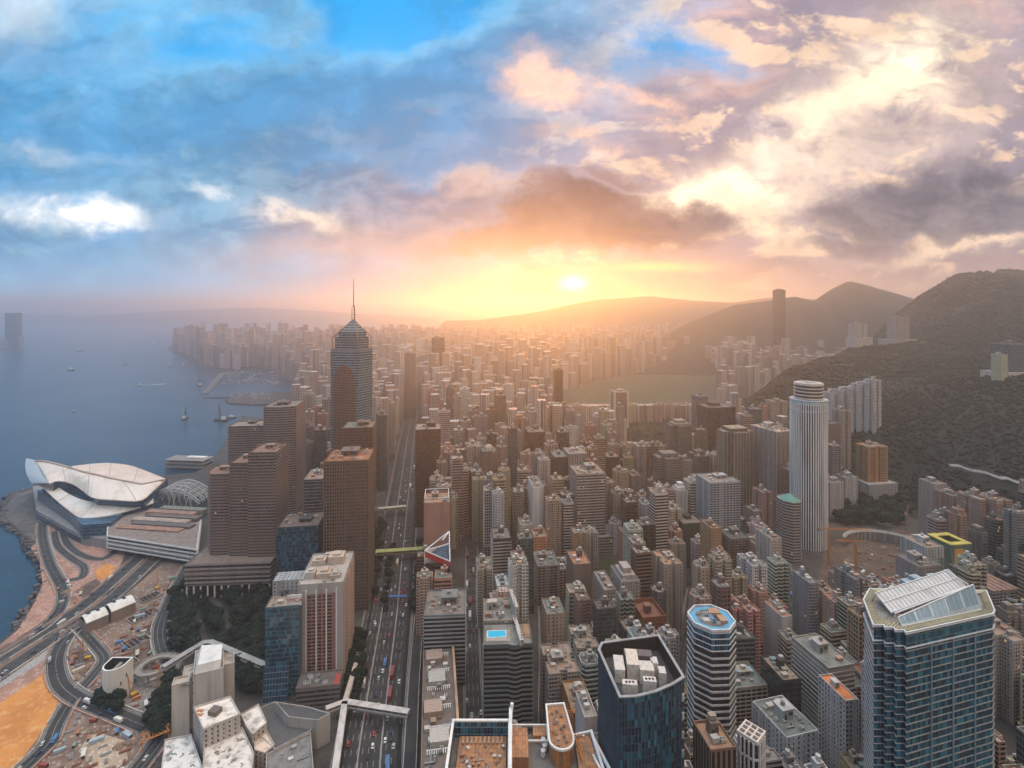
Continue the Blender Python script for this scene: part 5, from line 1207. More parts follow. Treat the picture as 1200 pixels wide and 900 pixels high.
# ---- long machine roofed block beside the highway
Yb = 400; t = thing('low_building', 'long low block beside the highway, its roof packed with ducts and white cooling units', 'podium', (PX(510, Yb) + 4, Yb - 4, 4), R(9))
block('wall', plan('rect', 26, 150), -3, 31, 'ribbon', t, (.25, .2, .175), 1.6, roofcol=(.17, .13, .11))
b_ = MB(); b_.box(12.2, 0, 31.0, 1.9, 149, 3.2); b_.build('edge_wall', M['paint'], t, (.52, .31, .20))
for k in range(44):
    nm = rng.choice(['air_conditioner', 'air_conditioner', 'duct', 'box_tank', 'roof_hut']); child(nm, UM[nm], t, (rng.uniform(-10, 7), -72 + k * 3.3, 31.1), rng.choice((0, 1.57)), (rng.uniform(.8, 1.3), rng.uniform(.8, 1.3), rng.uniform(.7, 1.3)), rng.choice([(.5, .46, .42), (.34, .23, .17), (.6, .58, .55), (.2, .19, .19)]))
for k in range(7):
    f = MB()
    for j in range(12): f.box(-9 + j * 1.5, 0, 0, .5, 3.2, 1.3)
    f.box(-.7, 1.7, 1.3, 18, .5, .3); f.build('louvre_row', M['white'], t, None, (0, -58 + k * 19, 31.1))
for x, y, c_ in ((-3, 62, (.4, .3, .25)), (-4, 34, (.36, .27, .23)), (-2, 8, (.45, .42, .38)), (-5, -22, (.42, .30, .24)), (-1, -48, (.5, .45, .4))):
    b_ = MB(); b_.box(x, y, 31.05, 13, 12, 4.5); b_.build('plant_room', M['unit'], t, c_)
keep(PX(510, Yb) + 4, Yb - 4, 30, 156, R(-9), (480, 529), 900, Yb - 75, 'the long machine-roofed block')
# ---- foreground roof with blue glass sides and copper roofs, at the bottom edge
Zf = 112; Yf = 268; h = Zf - 4; t = thing('foreground_block', 'bottom-edge roof with white rims, a blue glass screen and rusty copper panels', 'office tower', (5, Yf, 4))
P = [(-36, -45), (38, -45), (36, -2), (18, 2), (-3, 0), (-36, -1)]
block('wall', P, -4, h - 6, 'curtain_blue', t, (.12, .17, .22), 0, roofcol=(.15, .14, .135))
def pl_(x, py, z): return at(x, py, z)
m_, n_, bb_ = newmat('copper_roof'); pp = objc(n_); x_, y_, z_ = n_.sep(pp); k1 = n_.noise(pp, .25, 6, .7); k2 = n_.noise(pp, 3.5, 5, .7)
pan = n_.white(n_.xyz(n_.math('FLOOR', x_ / 1.8), n_.math('FLOOR', y_ / 2.6), 1.0)); sm_ = n_.math('MAXIMUM', n_.math('LESS_THAN', n_.math('FRACT', x_ / 1.8), .09), n_.math('LESS_THAN', n_.math('FRACT', y_ / 2.6), .06))
cc_ = n_.mix(n_.mix((.46, .19, .06), (.26, .12, .06), pan), (.14, .075, .045), n_.step(k1, .46, .66) * .8)
n_.put(bb_.inputs['Base Color'], n_.mix(n_.mix(cc_, (.62, .40, .22), n_.step(k2, .52, .75) * .7), (.10, .06, .04), sm_ * .8)); bb_.inputs['Roughness'].default_value = .5
M['copper'] = m_
# blue screen box at the left
b_ = MB(); b_.ring([(-36, -30), (-6, -30), (-6, -.5), (-36, -.5)], [(-35, -29), (-7, -29), (-7, -1.5), (-35, -1.5)], h - 6, h + 2, 0); b_.build('blue_screen', M['curtain_blue'], t, (.2, .3, .38))
b_ = MB(); b_.ring([(-36.3, -30.3), (-5.8, -30.3), (-5.8, -.2), (-36.3, -.2)], [(-35, -29), (-7, -29), (-7, -1.5), (-35, -1.5)], h + 2, h + 2.8); b_.build('white_rim', M['white'], t)
b_ = MB(); b_.box(-20, -14, h - 6, 24, 22, 2.0); bo = b_.build('sunken_roof', M['copper'], t)
b_ = MB()
for k in range(10): b_.box(-30 + k * 2.2, -6.2, h - 4, 1.1, 4, .9)
b_.ring(plan('rect', 26, 24), plan('rect', 24.6, 22.6), 0, 1) if False else None
b_.build('skylight_row', M['unit'], t, (.36, .24, .17))
b_ = MB(); b_.bar((-7, 2, h - 20), (-5, 6, h + 6), 1.6); b_.box(-5.8, -14, h + 2.8, 1.6, 40, 1.2); b_.build('white_beam', M['white'], t)
b_ = MB(); b_.box(-1, -3, h - 6, 8, 6, 4); b_.box(9.4, -2, h - 6, 7, 6, 4); b_.box(-1, -14, h - 6, 8, 12, 6); b_.build('copper_box', M['copper'], t)
b_ = MB(); b_.ring([(-5.4, -9), (13.5, -9), (13.5, 1.4), (-5.4, 1.4)], [(-4.8, -8.4), (12.9, -8.4), (12.9, .8), (-4.8, .8)], h - 2, h - 1.2); b_.build('white_rail', M['white'], t)
A_ = [(13.5, 8), (13.5, -12)] + arc(19.5, -14, 6, 180, 360, 10) + [(25.5, -12), (23, 9)]
A_ = A_[::-1] if sum(a[0] * b[1] - b[0] * a[1] for a, b in zip(A_, A_[1:] + A_[:1])) < 0 else A_
b_ = MB(); b_.prism(A_, h - 6, h + 3, 0); b_.build('rounded_roof', M['copper'], t)
b_ = MB(); b_.ring(inset(A_, -.5), inset(A_, .4), h + 3, h + 4); b_.build('rounded_rim', M['white'], t)
for k in range(26): nm = rng.choice(['air_conditioner', 'duct', 'box_tank', 'roof_hut']); child(nm, UM[nm], t, (rng.uniform(-31, -9), rng.uniform(-26, -9), h - 3.9), rng.uniform(0, 3), (.4, .4, .35), rng.choice([(.40, .2, .1), (.25, .16, .12), (.55, .5, .45), (.2, .19, .18)]))
for k in range(14): child('air_conditioner', UM['air_conditioner'], t, (19 + rng.uniform(-4, 3), 4 - k * 1.6, h + 3.05), rng.uniform(0, 3), (.6, .6, .5), rng.choice([(.5, .27, .13), (.3, .2, .15), (.55, .5, .46), (.25, .22, .2)]))
b_ = MB()
for k in range(12): b_.bar((15 + k * 1.3, 9, h - 4), (15 + k * 1.3, 11.5, h + 1.5), .18); b_.bar((24 + k * .35, 8 - k * 2.2, h - 5), (26.5 + k * .35, 8 - k * 2.2, h + 1), .2)
b_.bar((14, 10, h - 1), (30, 10, h - 1), .25); b_.bar((25, 8, h - 2), (29, -18, h - 2), .3); b_.build('gold_scaffold', M['orange'], t)
b_ = MB(); b_.prism([(27, -22), (36.6, -22), (35, -3), (27, -5)], h - 6, h - 3.4); b_.build('copper_terrace', M['copper'], t)
b_ = MB(); b_.bar((26.5, -4.5, h - 2.4), (36, -2, h - 2.4), 1.0); b_.bar((36, -2, h - 2), (39, -30, h - 2), 1.3); b_.bar((32.5, 2, h - 8), (37, -26, h - 1), 1.0); b_.bar((37, 3, h - 8), (41, -30, h + 2), 1.2); b_.build('white_truss', M['white'], t)
for x, y in ((11, -6), (12.4, -8), (11.5, -10), (10.5, -13)): child('water_tank', UM['water_tank'], t, (x, y, h - 5.9), 0, (.8, .8, 1.0), (.62, .62, .62))
keep(5, Yf - 20, 84, 62, 0, (528, 700), 900, 222, 'the foreground copper roofs')
# ---- arts buildings at the lower left
org = (PX(240, 385), 385, 4)
t = thing('white_tower', 'angular off-white concrete tower with few square windows, lower left', 'concrete tower', org)
for nm, pts, Z0, Z1, c_ in (('slab', [(201, 805), (222, 800), (222, 792), (204, 796)], 0, 43, (.56, .53, .50)), ('slab', [(213, 800), (227, 796), (231, 778), (216, 783)], 0, 42, (.50, .45, .41)), ('tower', [(226, 792), (262, 784), (262, 764), (229, 764)], 0, 47, (.54, .51, .48)), ('stair_tower', [(258, 782), (275, 778), (274, 766), (258, 768)], 0, 45, (.47, .43, .41))):
    P = pxpoly(pts, Z1, org); block(nm, P, -3, Z1 - 4, 'paint', t, c_, 1.3, roofcol=(.46, .38, .32))
for k in range(16):
    f = MB(); i, j = k % 4, k // 4
    f.box(0, 0, 0, 1.5, .3, 1.7); p = at(231 + i * 9.5, 800, 20); f.build('window', M['dark'], t, None, (p[0] - org[0] + 0, at(244, 788.5, 47)[1] - org[1] - .95 + (i - 1.5) * 1.55, 12 + j * 7.5), R(13))
f = MB(); P = pxpoly([(228, 792), (258, 785), (258, 767), (231, 768)], 47, org); f.prism(P, 43.9, 50, poly1=[(p[0] * .9, p[1] + 2) for p in P]); f.build('sloping_roof', M['white'], t)
for k in range(6): child('air_conditioner', UM['air_conditioner'], t, (rng.uniform(-20, -8), rng.uniform(0, 16), 38.3), 0, (1, 1, 1), (.3, .28, .27))
keep(org[0], org[1] + 12, 56, 40, 0, (198, 278), 868, 384, 'the angular white tower')
t = thing('theatre', 'stained white flat roofs, one with a dark hatch, at the bottom left', 'theatre', (PX(255, 365), 365, 4)); org = (PX(255, 365), 365, 4)
for nm, pts, Z1, c_, rc in (('fly_tower', [(227, 830), (270, 817), (282, 838), (238, 856)], 36, (.50, .46, .43), (.80, .72, .66)),
        ('auditorium', [(239, 873), (284, 853), (298, 884), (292, 925), (236, 925)], 23, (.46, .42, .39), (.74, .68, .63)), ('foyer', [(193, 868), (224, 862), (246, 925), (186, 925)], 20, (.46, .44, .43), (.72, .70, .68)),
        ('annex', [(282, 838), (303, 826), (313, 848), (296, 862), (288, 852)], 25, (.5, .45, .42), (.78, .72, .67)), ('annex', [(297, 864), (313, 858), (322, 874), (310, 884), (298, 880)], 19, (.48, .42, .37), (.70, .56, .46))):
    P = pxpoly(pts, Z1, org); block(nm, P, -3, Z1 - 4, 'dots' if nm != 'auditorium' else 'paint', t, c_, 1.1, 'roof', rc)
p = at(252, 836, 36); f = MB(); f.box(p[0] - org[0], p[1] - org[1], 32, 7, 6, 3.4, R(-14)); f.build('roof_hatch', M['unit'], t, (.16, .13, .12))
for k in range(4): f = MB(); p = at(232 + (k % 2) * 4, 833 + (k // 2) * 5, 36); f.box(p[0] - org[0], p[1] - org[1], 32, 2, 2, .8, R(-14)); f.build('orange_vent', M['unit'], t, (.62, .28, .10))
for k in range(16): nm = rng.choice(['air_conditioner', 'duct', 'roof_hut']); p = at(rng.uniform(247, 288), rng.uniform(866, 898), 23); child(nm, UM[nm], t, (p[0] - org[0], p[1] - org[1], 19.1), rng.uniform(0, 3), (.35, .5, .35), rng.choice([(.6, .56, .52), (.3, .28, .26)]))
for k in range(8): p = at(rng.uniform(197, 228), rng.uniform(872, 898), 20); child('duct', UM['duct'], t, (p[0] - org[0], p[1] - org[1], 16.1), rng.uniform(0, 3), (.4, .5, .4), rng.choice([(.6, .56, .52), (.3, .28, .26)]))
keep(org[0], org[1] - 8, 84, 50, 0, (190, 325), 900, 340, 'the stained white theatre roofs')
t = thing('arts_hall', 'dark grey flat roofed hall with pale parapets beside the white theatre roofs', 'hall', (PX(345, 375), 375, 4)); org = (PX(345, 375), 375, 4)
for nm, pts, Z1, c_, rc in (('upper_roof', [(322, 824), (361, 830), (387, 838), (372, 846), (338, 842)], 24, (.42, .39, .37), (.085, .088, .095)), ('lower_roof', [(302, 832), (321, 824), (337, 843), (371, 847), (364, 858), (322, 880), (305, 864)], 18, (.42, .39, .37), (.10, .10, .105)), ('front_hall', [(312, 886), (364, 860), (368, 910), (310, 930)], 17, (.42, .4, .38), (.22, .215, .21))):
    P = pxpoly(pts, Z1, org); block(nm, P, -3, Z1 - 4, 'paint', t, c_, 1.4, 'roof', rc)
for k in range(7): p = at(rng.uniform(330, 360), rng.uniform(872, 892), 17); nm = rng.choice(['air_conditioner', 'roof_hut', 'duct']); child(nm, UM[nm], t, (p[0] - org[0], p[1] - org[1], 13.1), .4, (.7, .7, .7), rng.choice([(.6, .58, .55), (.4, .37, .35)]))
keep(org[0], org[1], 70, 50, 0, (298, 390), 900, 355, 'the dark flat-roofed hall')
# ---- exhibition centre by the water: three curved roof shells over glass
Z3 = lambda q, z: at(20 + q[0] / 5.4545, 520 + q[1] / 5.4545, z)
org = (-560, 800, 4)
t = thing('exhibition_centre', 'waterfront exhibition centre with overlapping pale curved wing roofs above dark blue glass walls', 'exhibition centre', org)
def shell(nm, A_, B_, bulge, mat, col, n_=7, thick=1.2, conc=0.0):
    """lofted sheet between two edges given as (zoomed x, y, height)"""
    def res(Lp, n2=25):
        P = [Vector(Z3((a, b), c)) for a, b, c in Lp]; out = []
        for i in range(n2):
            s = i / (n2 - 1) * (len(P) - 1); j = min(int(s), len(P) - 2); u_ = s - j
            p0, p1, p2, p3 = P[max(j - 1, 0)], P[j], P[j + 1], P[min(j + 2, len(P) - 1)]
            out.append(.5 * ((2 * p1) + (p2 - p0) * u_ + (2 * p0 - 5 * p1 + 4 * p2 - p3) * u_ ** 2 + (3 * p1 - p0 - 3 * p2 + p3) * u_ ** 3))
        return out
    a_, b_ = res(A_), res(B_); rows = []
    for k in range(n_):
        w_ = k / (n_ - 1); rows.append([tuple(a_[i].lerp(b_[i], w_) + Vector((-org[0], -org[1], -org[2] + bulge * math.sin(math.pi * w_) * math.sin(math.pi * i / 24) ** .5))) for i in range(25)])
    mb = MB(); mb.grid(rows, thick=thick)
    o = mb.build(nm, mat, t, col)
    for p in o.data.polygons: p.use_smooth = True
    try: o.data.set_sharp_from_angle(angle=R(40))
    except Exception: pass
    return o, rows
def roofseam():
    m, n, b = newmat('wing_roof'); uv = uvn(n); x, y, z = n.sep(uv); oc = objcol(n)[0]
    seam = n.math('MAXIMUM', n.math('LESS_THAN', n.math('FRACT', x / 1.0), .06) * .3, n.math('LESS_THAN', n.math('FRACT', x / 6.0), .03) * .9)
    k1 = n.noise(objc(n), .05, 5, .6)
    n.put(b.inputs['Base Color'], n.mix(n.mix(oc, (.50, .38, .30), n.step(k1, .45, .7) * .5), (.30, .25, .22), seam * .8)); b.inputs['Roughness'].default_value = .45; b.inputs['Metallic'].default_value = .15; return m
M['wing'] = roofseam()
low_f = [(90, 255, 50), (150, 268, 46), (250, 360, 40), (330, 425, 36), (400, 470, 34), (500, 470, 34), (600, 455, 34), (700, 430, 35), (870, 378, 37)]
low_b = [(190, 240, 52), (240, 262, 47), (330, 320, 41), (410, 355, 39), (490, 372, 38), (600, 382, 38), (690, 384, 38), (780, 372, 38), (872, 348, 39)]
shell('lower_wing', low_f, low_b, -2.5, M['wing'], (.74, .70, .66))
up_f = [(205, 255, 56), (240, 240, 57), (290, 238, 56), (360, 258, 54), (420, 298, 52), (490, 345, 50), (640, 358, 49), (790, 362, 48), (870, 300, 50), (946, 230, 53)]
up_b = [(120, 108, 66), (180, 112, 67), (260, 130, 67), (340, 152, 67), (420, 178, 66), (500, 195, 65), (585, 217, 63), (690, 238, 60), (800, 258, 57), (940, 229, 54)]
shell('upper_wing', up_f, up_b, 4.0, M['wing'], (.78, .68, .60))
bk_f = [(340, 152, 66.5), (420, 178, 65.5), (500, 195, 64.5), (585, 217, 62.5), (690, 238, 59.5), (800, 258, 56.5), (943, 231, 53.5)]
bk_b = [(350, 143, 62), (430, 133, 60), (500, 126, 58), (600, 123, 56), (720, 138, 54), (830, 175, 52), (946, 222, 52)]
shell('rear_wing', bk_f, bk_b, 3.0, M['wing'], (.80, .64, .53))
ridge = MB()
pr = [Vector(Z3((a, b), c + .8)) - Vector(org) for a, b, c in up_b]
for p, q in zip(pr, pr[1:]): ridge.bar(p, q, 3.0, 1.6)
ridge.build('ridge_cap', M['paint'], t, (.42, .33, .28))
shell('prow', [(58, 92, 68), (52, 130, 64), (60, 190, 58), (92, 252, 50)], [(124, 106, 66), (140, 150, 62), (170, 205, 58), (205, 250, 56)], 1.0, M['wing'], (.34, .42, .50))
for k in range(6):
    f = MB(); p = Vector(Z3((441 + k * 52, 253 + k * 13, ), 55 - k * .8)) - Vector(org); f.box(p.x, p.y, p.z + 3.2 , 2.0, 11, 1.2, R(35)); f.build('roof_slot', M['dark'], t)
def wall_under(edge, zb, mat, col, nm, push=(0, 5)):
    P = [Vector(Z3((a, b), c)) - Vector(org) + Vector((push[0], push[1], -1.4)) for a, b, c in edge]
    mb = MB(); u_ = 0
    for p, q in zip(P, P[1:]):
        L_ = (q - p).length; mb.face([(p.x, p.y, zb), (q.x, q.y, zb), tuple(q), tuple(p)], [(u_, zb), (u_ + L_, zb), (u_ + L_, q.z), (u_, p.z)]); u_ += L_
    return mb.build(nm, M[mat], t, col)
wall_under(low_f, -3, 'glassblue', (.10, .16, .22), 'glass_wall', (6, 14))
wall_under(up_f, 30, 'glassblue', (.06, .10, .14), 'clerestory', (0, 7))
base_e = [(100, 275, 14), (120, 440, 13), (210, 490, 13), (330, 560, 13), (410, 600, 13), (600, 610, 13), (620, 640, 13)]
wb_ = wall_under(base_e, -3, 'glassblue', (.34, .40, .46), 'base_wall', (0, 0))
# glass box and terraces between wall and base
f = MB(); P = [(Vector(Z3(q, 13)) - Vector(org)) for q in [(100, 285), (122, 440), (210, 490), (330, 560), (410, 600), (620, 640), (640, 470), (880, 400), (900, 330), (300, 250)]]
PP = [(p.x, p.y) for p in P]; f.prism(PP if sum(a[0] * b[1] - b[0] * a[1] for a, b in zip(PP, PP[1:] + PP[:1])) > 0 else PP[::-1], -3, 12.6); f.build('base_block', M['paint'], t, (.27, .27, .28))
f = MB(); P = [(Vector(Z3(q, 30)) - Vector(org)) for q in [(130, 310), (330, 440), (420, 535), (600, 520), (700, 440), (860, 390), (850, 300), (400, 250)]]
PP = [(p.x, p.y) for p in P]; f.prism(PP if sum(a[0] * b[1] - b[0] * a[1] for a, b in zip(PP, PP[1:] + PP[:1])) > 0 else PP[::-1], 10, 29); f.build('hall_block', M['glassblue'], t, (.15, .22, .3))
f = MB(); a = [Vector(Z3(q, z)) - Vector(org) for q, z in (((340, 445), 30), ((420, 535), 26), ((600, 515), 26), ((600, 475), 31))]; f.grid([[tuple(a[0]), tuple(a[1])], [tuple(a[3]), tuple(a[2])]], thick=.6); f.build('glass_canopy', M['glasspale'], t, (.3, .42, .5))
for k in range(4): f = MB(); p = Vector(Z3((450 + k * 66, 560 + 12 * k), 13)) - Vector(org); f.tube(p.x, p.y - 3, -3, 27, .8, seg=8); f.build('column', M['white'], t)
keep(-565, 800, 230, 230, 0, (28, 196), 640, 700, 'the wing-roofed exhibition centre')
# podium bridge with white ribbon bands
org2 = (PX(182, 690), 705, 4)
t2 = thing('podium_hall', 'long low hall with white and dark ribbon bands beside the exhibition centre', 'hall', org2)
P = pxpoly([(126, 640), (230, 657), (236, 612), (128, 604)], 14, org2)
Pw = [(p[0], p[1]) for p in P]
block('wall', Pw, 6, 24, 'ribbon_blue', t2, (.42, .46, .48), 1.2, roofcol=(.26, .21, .19))
for k in range(4): r_ = MB(); r_.ring(inset(Pw, -1.0), inset(Pw, .2), 8 + k * 5, 9.3 + k * 5); r_.build('white_band', M['white'], t2)
for k in range(6): f = MB(); f.box(-12 + (k % 2) * 10, -8 + k * 11, 24.2, 96 - k * 5, 10.8, 1.6 + k * 1.1, R(-8)); f.build('roof_step', M['roof'], t2, [(.36, .2, .15), (.13, .12, .12), (.40, .32, .28), (.16, .13, .12), (.34, .2, .16), (.2, .22, .18)][k])
f = MB()
for k in range(9): f.tube(-45 + k * 12, -12 + 0 * k, -3, 6, .9, seg=8)
f.build('pier_column', M['concrete'], t2)
keep(org2[0], org2[1], 130, 70, 0, (120, 236), 655, 670, 'the ribbon-banded hall')
# arched white trusses over the atrium link
t3 = thing('arched_truss', 'white arched roof trusses over the sunken link beside the wing roofs', 'truss', (*at(206, 590, 20)[:2], 4)); o3 = at(206, 590, 20)
for r in range(4):
    f = MB(); prev = None
    for i in range(11):
        s = i / 10; x = -44 + 88 * s; z = 24 + 20 * math.sin(math.pi * s); y = r * 13 - 10; p = (x, y, z); pl2 = (x, y, z - 5)
        if prev: f.bar(prev[0], p, .9); f.bar(prev[1], pl2, .7); f.bar(prev[0], pl2, .5)
        f.bar(p, pl2, .5); prev = (p, pl2)
    for i in (2, 5, 8): s = i / 10; x = -44 + 88 * s; z = 19 + 20 * math.sin(math.pi * s); f.bar((x, r * 13 - 10, z), (x - 6, r * 13 - 10, 12), .7); f.bar((x, r * 13 - 10, z), (x + 6, r * 13 - 10, 12), .7)
    f.build('truss', M['steel'], t3)
f = MB(); f.box(0, 10, -3, 100, 62, 15); f.build('link_roof', M['scrub'], t3)
f = MB()
for i in range(11): s = i / 10; f.bar((-44 + 88 * s, -10, 24 + 20 * math.sin(math.pi * s)), (-44 + 88 * s, 29, 24 + 20 * math.sin(math.pi * s)), .5)
f.build('purlin', M['steel'], t3)
keep(o3[0], o3[1] + 10, 104, 70, 0, (178, 236), 610, o3[1] - 20, 'the arched trusses')
# ------------------------------------------------------------------ the packed city between the landmarks
patch('sports_court', [(692, 666), (716, 655), (726, 668), (716, 684), (694, 686)], 'grass', 4.2)
CORR = [(ROADS[k_][0], ROADS[k_][1]) for k_ in ('main', 'hen', 'queen', 'cross', 'mid')]
def near_road(x, y, m_):
    for Q, w in CORR:
        for a, b in zip(Q[::2], Q[2::2] + [Q[-1]]):
            ab = b - a; L2 = ab.x * ab.x + ab.y * ab.y
            if L2 < 1e-6: continue
            t = max(0, min(1, ((x - a.x) * ab.x + (y - a.y) * ab.y) / L2)); dx_, dy_ = x - a.x - ab.x * t, y - a.y - ab.y * t
            if dx_ * dx_ + dy_ * dy_ < (w / 2 + m_) ** 2: return True
    return False
# (pixel span, lowest visible row, farther than this distance): what must stay in view
VIEW = [(497, 528, 672, 541), (497, 528, 650, 612), (356, 378, 640, 600), (655, 842, 474, 2000), (870, 1010, 470, 1400), (438, 500, 640, 900), (692, 726, 684, 620), (952, 1088, 684, 720), (735, 805, 522, 1280), (1082, 1112, 690, 560), (1010, 1200, 600, 860)]
NOB = [[(692, 655), (728, 655), (728, 690), (692, 690)], [(948, 606), (1092, 606), (1094, 700), (952, 706)], [(728, 500), (812, 495), (818, 534), (724, 540)], [(640, 480), (690, 446), (800, 432), (846, 440), (846, 460), (780, 486), (660, 492)]]
NOB = [[at(x, y)[:2] for x, y in q] for q in NOB]
def inpoly(x, y, P):
    c = False
    for i in range(len(P)):
        a, b = P[i], P[i - 1]
        if (a[1] > y) != (b[1] > y) and x < (b[0] - a[0]) * (y - a[1]) / (b[1] - a[1]) + a[0]: c = not c
    return c
def hero_hit(x, y, w, L, m_):
    for h_ in HERO:
        dx_, dy_ = x - h_['x'], y - h_['y']; c, s = math.cos(h_['phi']), math.sin(h_['phi'])
        a, b = dx_ * c - dy_ * s, dx_ * s + dy_ * c
        if abs(a) < (h_['w'] + w) / 2 + m_ and abs(b) < (h_['L'] + L) / 2 + m_: return True
    return False
def max_top(x, y, w, Y0):
    """highest z a building here may reach without covering something that shows in the photograph"""
    pa, pb = 600 + 600 * (x - w / 2) / Y0, 600 + 600 * (x + w / 2) / Y0; yv = 0
    for h_ in HERO:
        if h_['vis'] and h_['px0'] is not None and h_['Y'] > Y0 - 4 and pb > h_['px0'] + 1.5 and pa < h_['px1'] - 1.5: yv = max(yv, h_['vis'] - ((.62 if h_['px1'] - h_['px0'] < 34 else .25) * (h_['vis'] - h_['ytop']) if h_['ytop'] and Y0 > 380 else 0))
    for a, b, vv_, Yv in VIEW:
        if Yv > Y0 and pb > a and pa < b: yv = max(yv, vv_)
    return CAMZ - (yv - HY) / F0 * Y0 if yv else 999
rng = random.Random(21)
FILL = []
ca, sa = math.cos(PHI), math.sin(PHI)
def plot_rows():
    yy = 250.0
    while yy < 4600:
        sz = 13.0 + 12.5 * min(1, yy / 1500.) + (10 if yy > 1900 else 0)
        xx = -900.0 if yy < 1800 else -2600
        while xx < 1700 + (1500 if yy > 1700 else 0):
            yield xx, yy, sz
            xx += sz + 1.2 + (9 if rng.random() < .22 else 0)
        yy += sz + 2 + (9 if rng.random() < .25 else 0)
for lx, ly, sz in plot_rows():
    w = sz * rng.uniform(.72, 1.0); L = sz * rng.uniform(.72, 1.0)
    x = lx * ca + ly * sa + rng.uniform(-2, 2) + ly * .10; y = -lx * sa + ly * ca + rng.uniform(-2, 2)
    if y < 235: continue
    Y0 = y - L / 2; px = 600 + 600 * x / Y0
    if px < 150 or px > 1235: continue
    # only where the city is
    base = 4.0
    if Y0 < 3000 and x > 330:
        hz0 = float(hillz([x], [y])[0])
        if hz0 > 16 and y > 540: continue
        if hz0 > 7 and y > 560 and rng.random() < .7: continue
    left_of_main = px < 470 and Y0 < 900 and x < ROADS['main'][0][0].x + 30
    main_x = float(np.interp(y, [p.y for p in Qm], [p.x for p in Qm]))
    if x < main_x and y < 900: continue
    if not inpoly(x, y, LANDW) or any(not inpoly(x + dx_, y + dy_, LANDW) for dx_, dy_ in ((-30, 0), (0, 25), (-25, -25))): continue
    if y < 2200 and px < 345 + 0: continue
    if near_road(x, y, max(w, L) * .5 + 1.0) and y < 1900: continue
    if any(inpoly(x, y, q) for q in NOB): continue
    if y < 1750 and hero_hit(x, y, w, L, 1.5): continue
    if y > 1500 and px > 845 and rng.random() < .25: continue
    zt = max_top(x, y, w, Y0) 
    r = rng.random()
    if Y0 < 520: hh = rng.choice([rng.uniform(26, 45), rng.uniform(50, 78), rng.uniform(60, 95), rng.uniform(60, 95)])
    elif Y0 < 900: hh = rng.choice([rng.uniform(32, 60), rng.uniform(65, 100), rng.uniform(80, 125), rng.uniform(95, 145)])
    elif Y0 < 1600: hh = rng.choice([rng.uniform(35, 70), rng.uniform(60, 110), rng.uniform(80, 150)])
    else: hh = rng.uniform(50, 130) if rng.random() < .85 else rng.uniform(130, 190)
    if px < 390 and y > 2000: hh = rng.uniform(50, 135) if rng.random() < .9 else rng.uniform(135, 205)
    hh = min(hh, zt - base - 3)
    if hh < 9: continue
    FILL.append((Y0, x, y, w, L, hh, px))
FILL.sort()
print('plots', len(FILL))
PAL = [('beige', (.47, .38, .30)), ('beige', (.46, .36, .27)), ('pale pink', (.52, .385, .30)), ('pink', (.48, .28, .205)), ('grey', (.27, .255, .25)), ('grey', (.33, .31, .295)), ('off-white', (.56, .51, .465)), ('off-white', (.60, .55, .51)),
       ('tan', (.42, .295, .195)), ('brown', (.225, .155, .12)), ('dark grey', (.15, .14, .135)), ('salmon', (.50, .27, .185)), ('grey beige', (.37, .315, .275)), ('white', (.64, .61, .585)), ('pale grey', (.42, .42, .41))]
RPAL = [('brown', (.24, .155, .11)), ('grey', (.22, .21, .20)), ('pale', (.40, .35, .31)), ('red', (.33, .12, .07)), ('dark', (.11, .105, .10)), ('greenish', (.14, .18, .15)), ('tan', (.34, .25, .18))]
STY = [('resid', 'apartment_tower'), ('resid', 'apartment_tower'), ('punched', 'apartment_tower'), ('punched', 'apartment_tower'), ('balcony', 'apartment_tower'), ('dots', 'apartment_tower'), ('ribbon', 'office_tower'), ('grid', 'office_tower'), ('curtain_dark', 'office_tower'), ('curtain_teal', 'office_tower'), ('band', 'office_tower')]
REFS = [(h_['ref'], (h_['px0'] + h_['px1']) / 2, h_['Y'], h_['px1'] - h_['px0'], h_['x'], h_['y']) for h_ in HERO if h_['ref'] and h_['px0'] is not None]
NMAX = {'apartment_tower': 226, 'office_tower': 210, 'tenement_block': 250, 'low_building': 200}; CNT = dict.fromkeys(NMAX, 0)
LAB = {}; REST = []
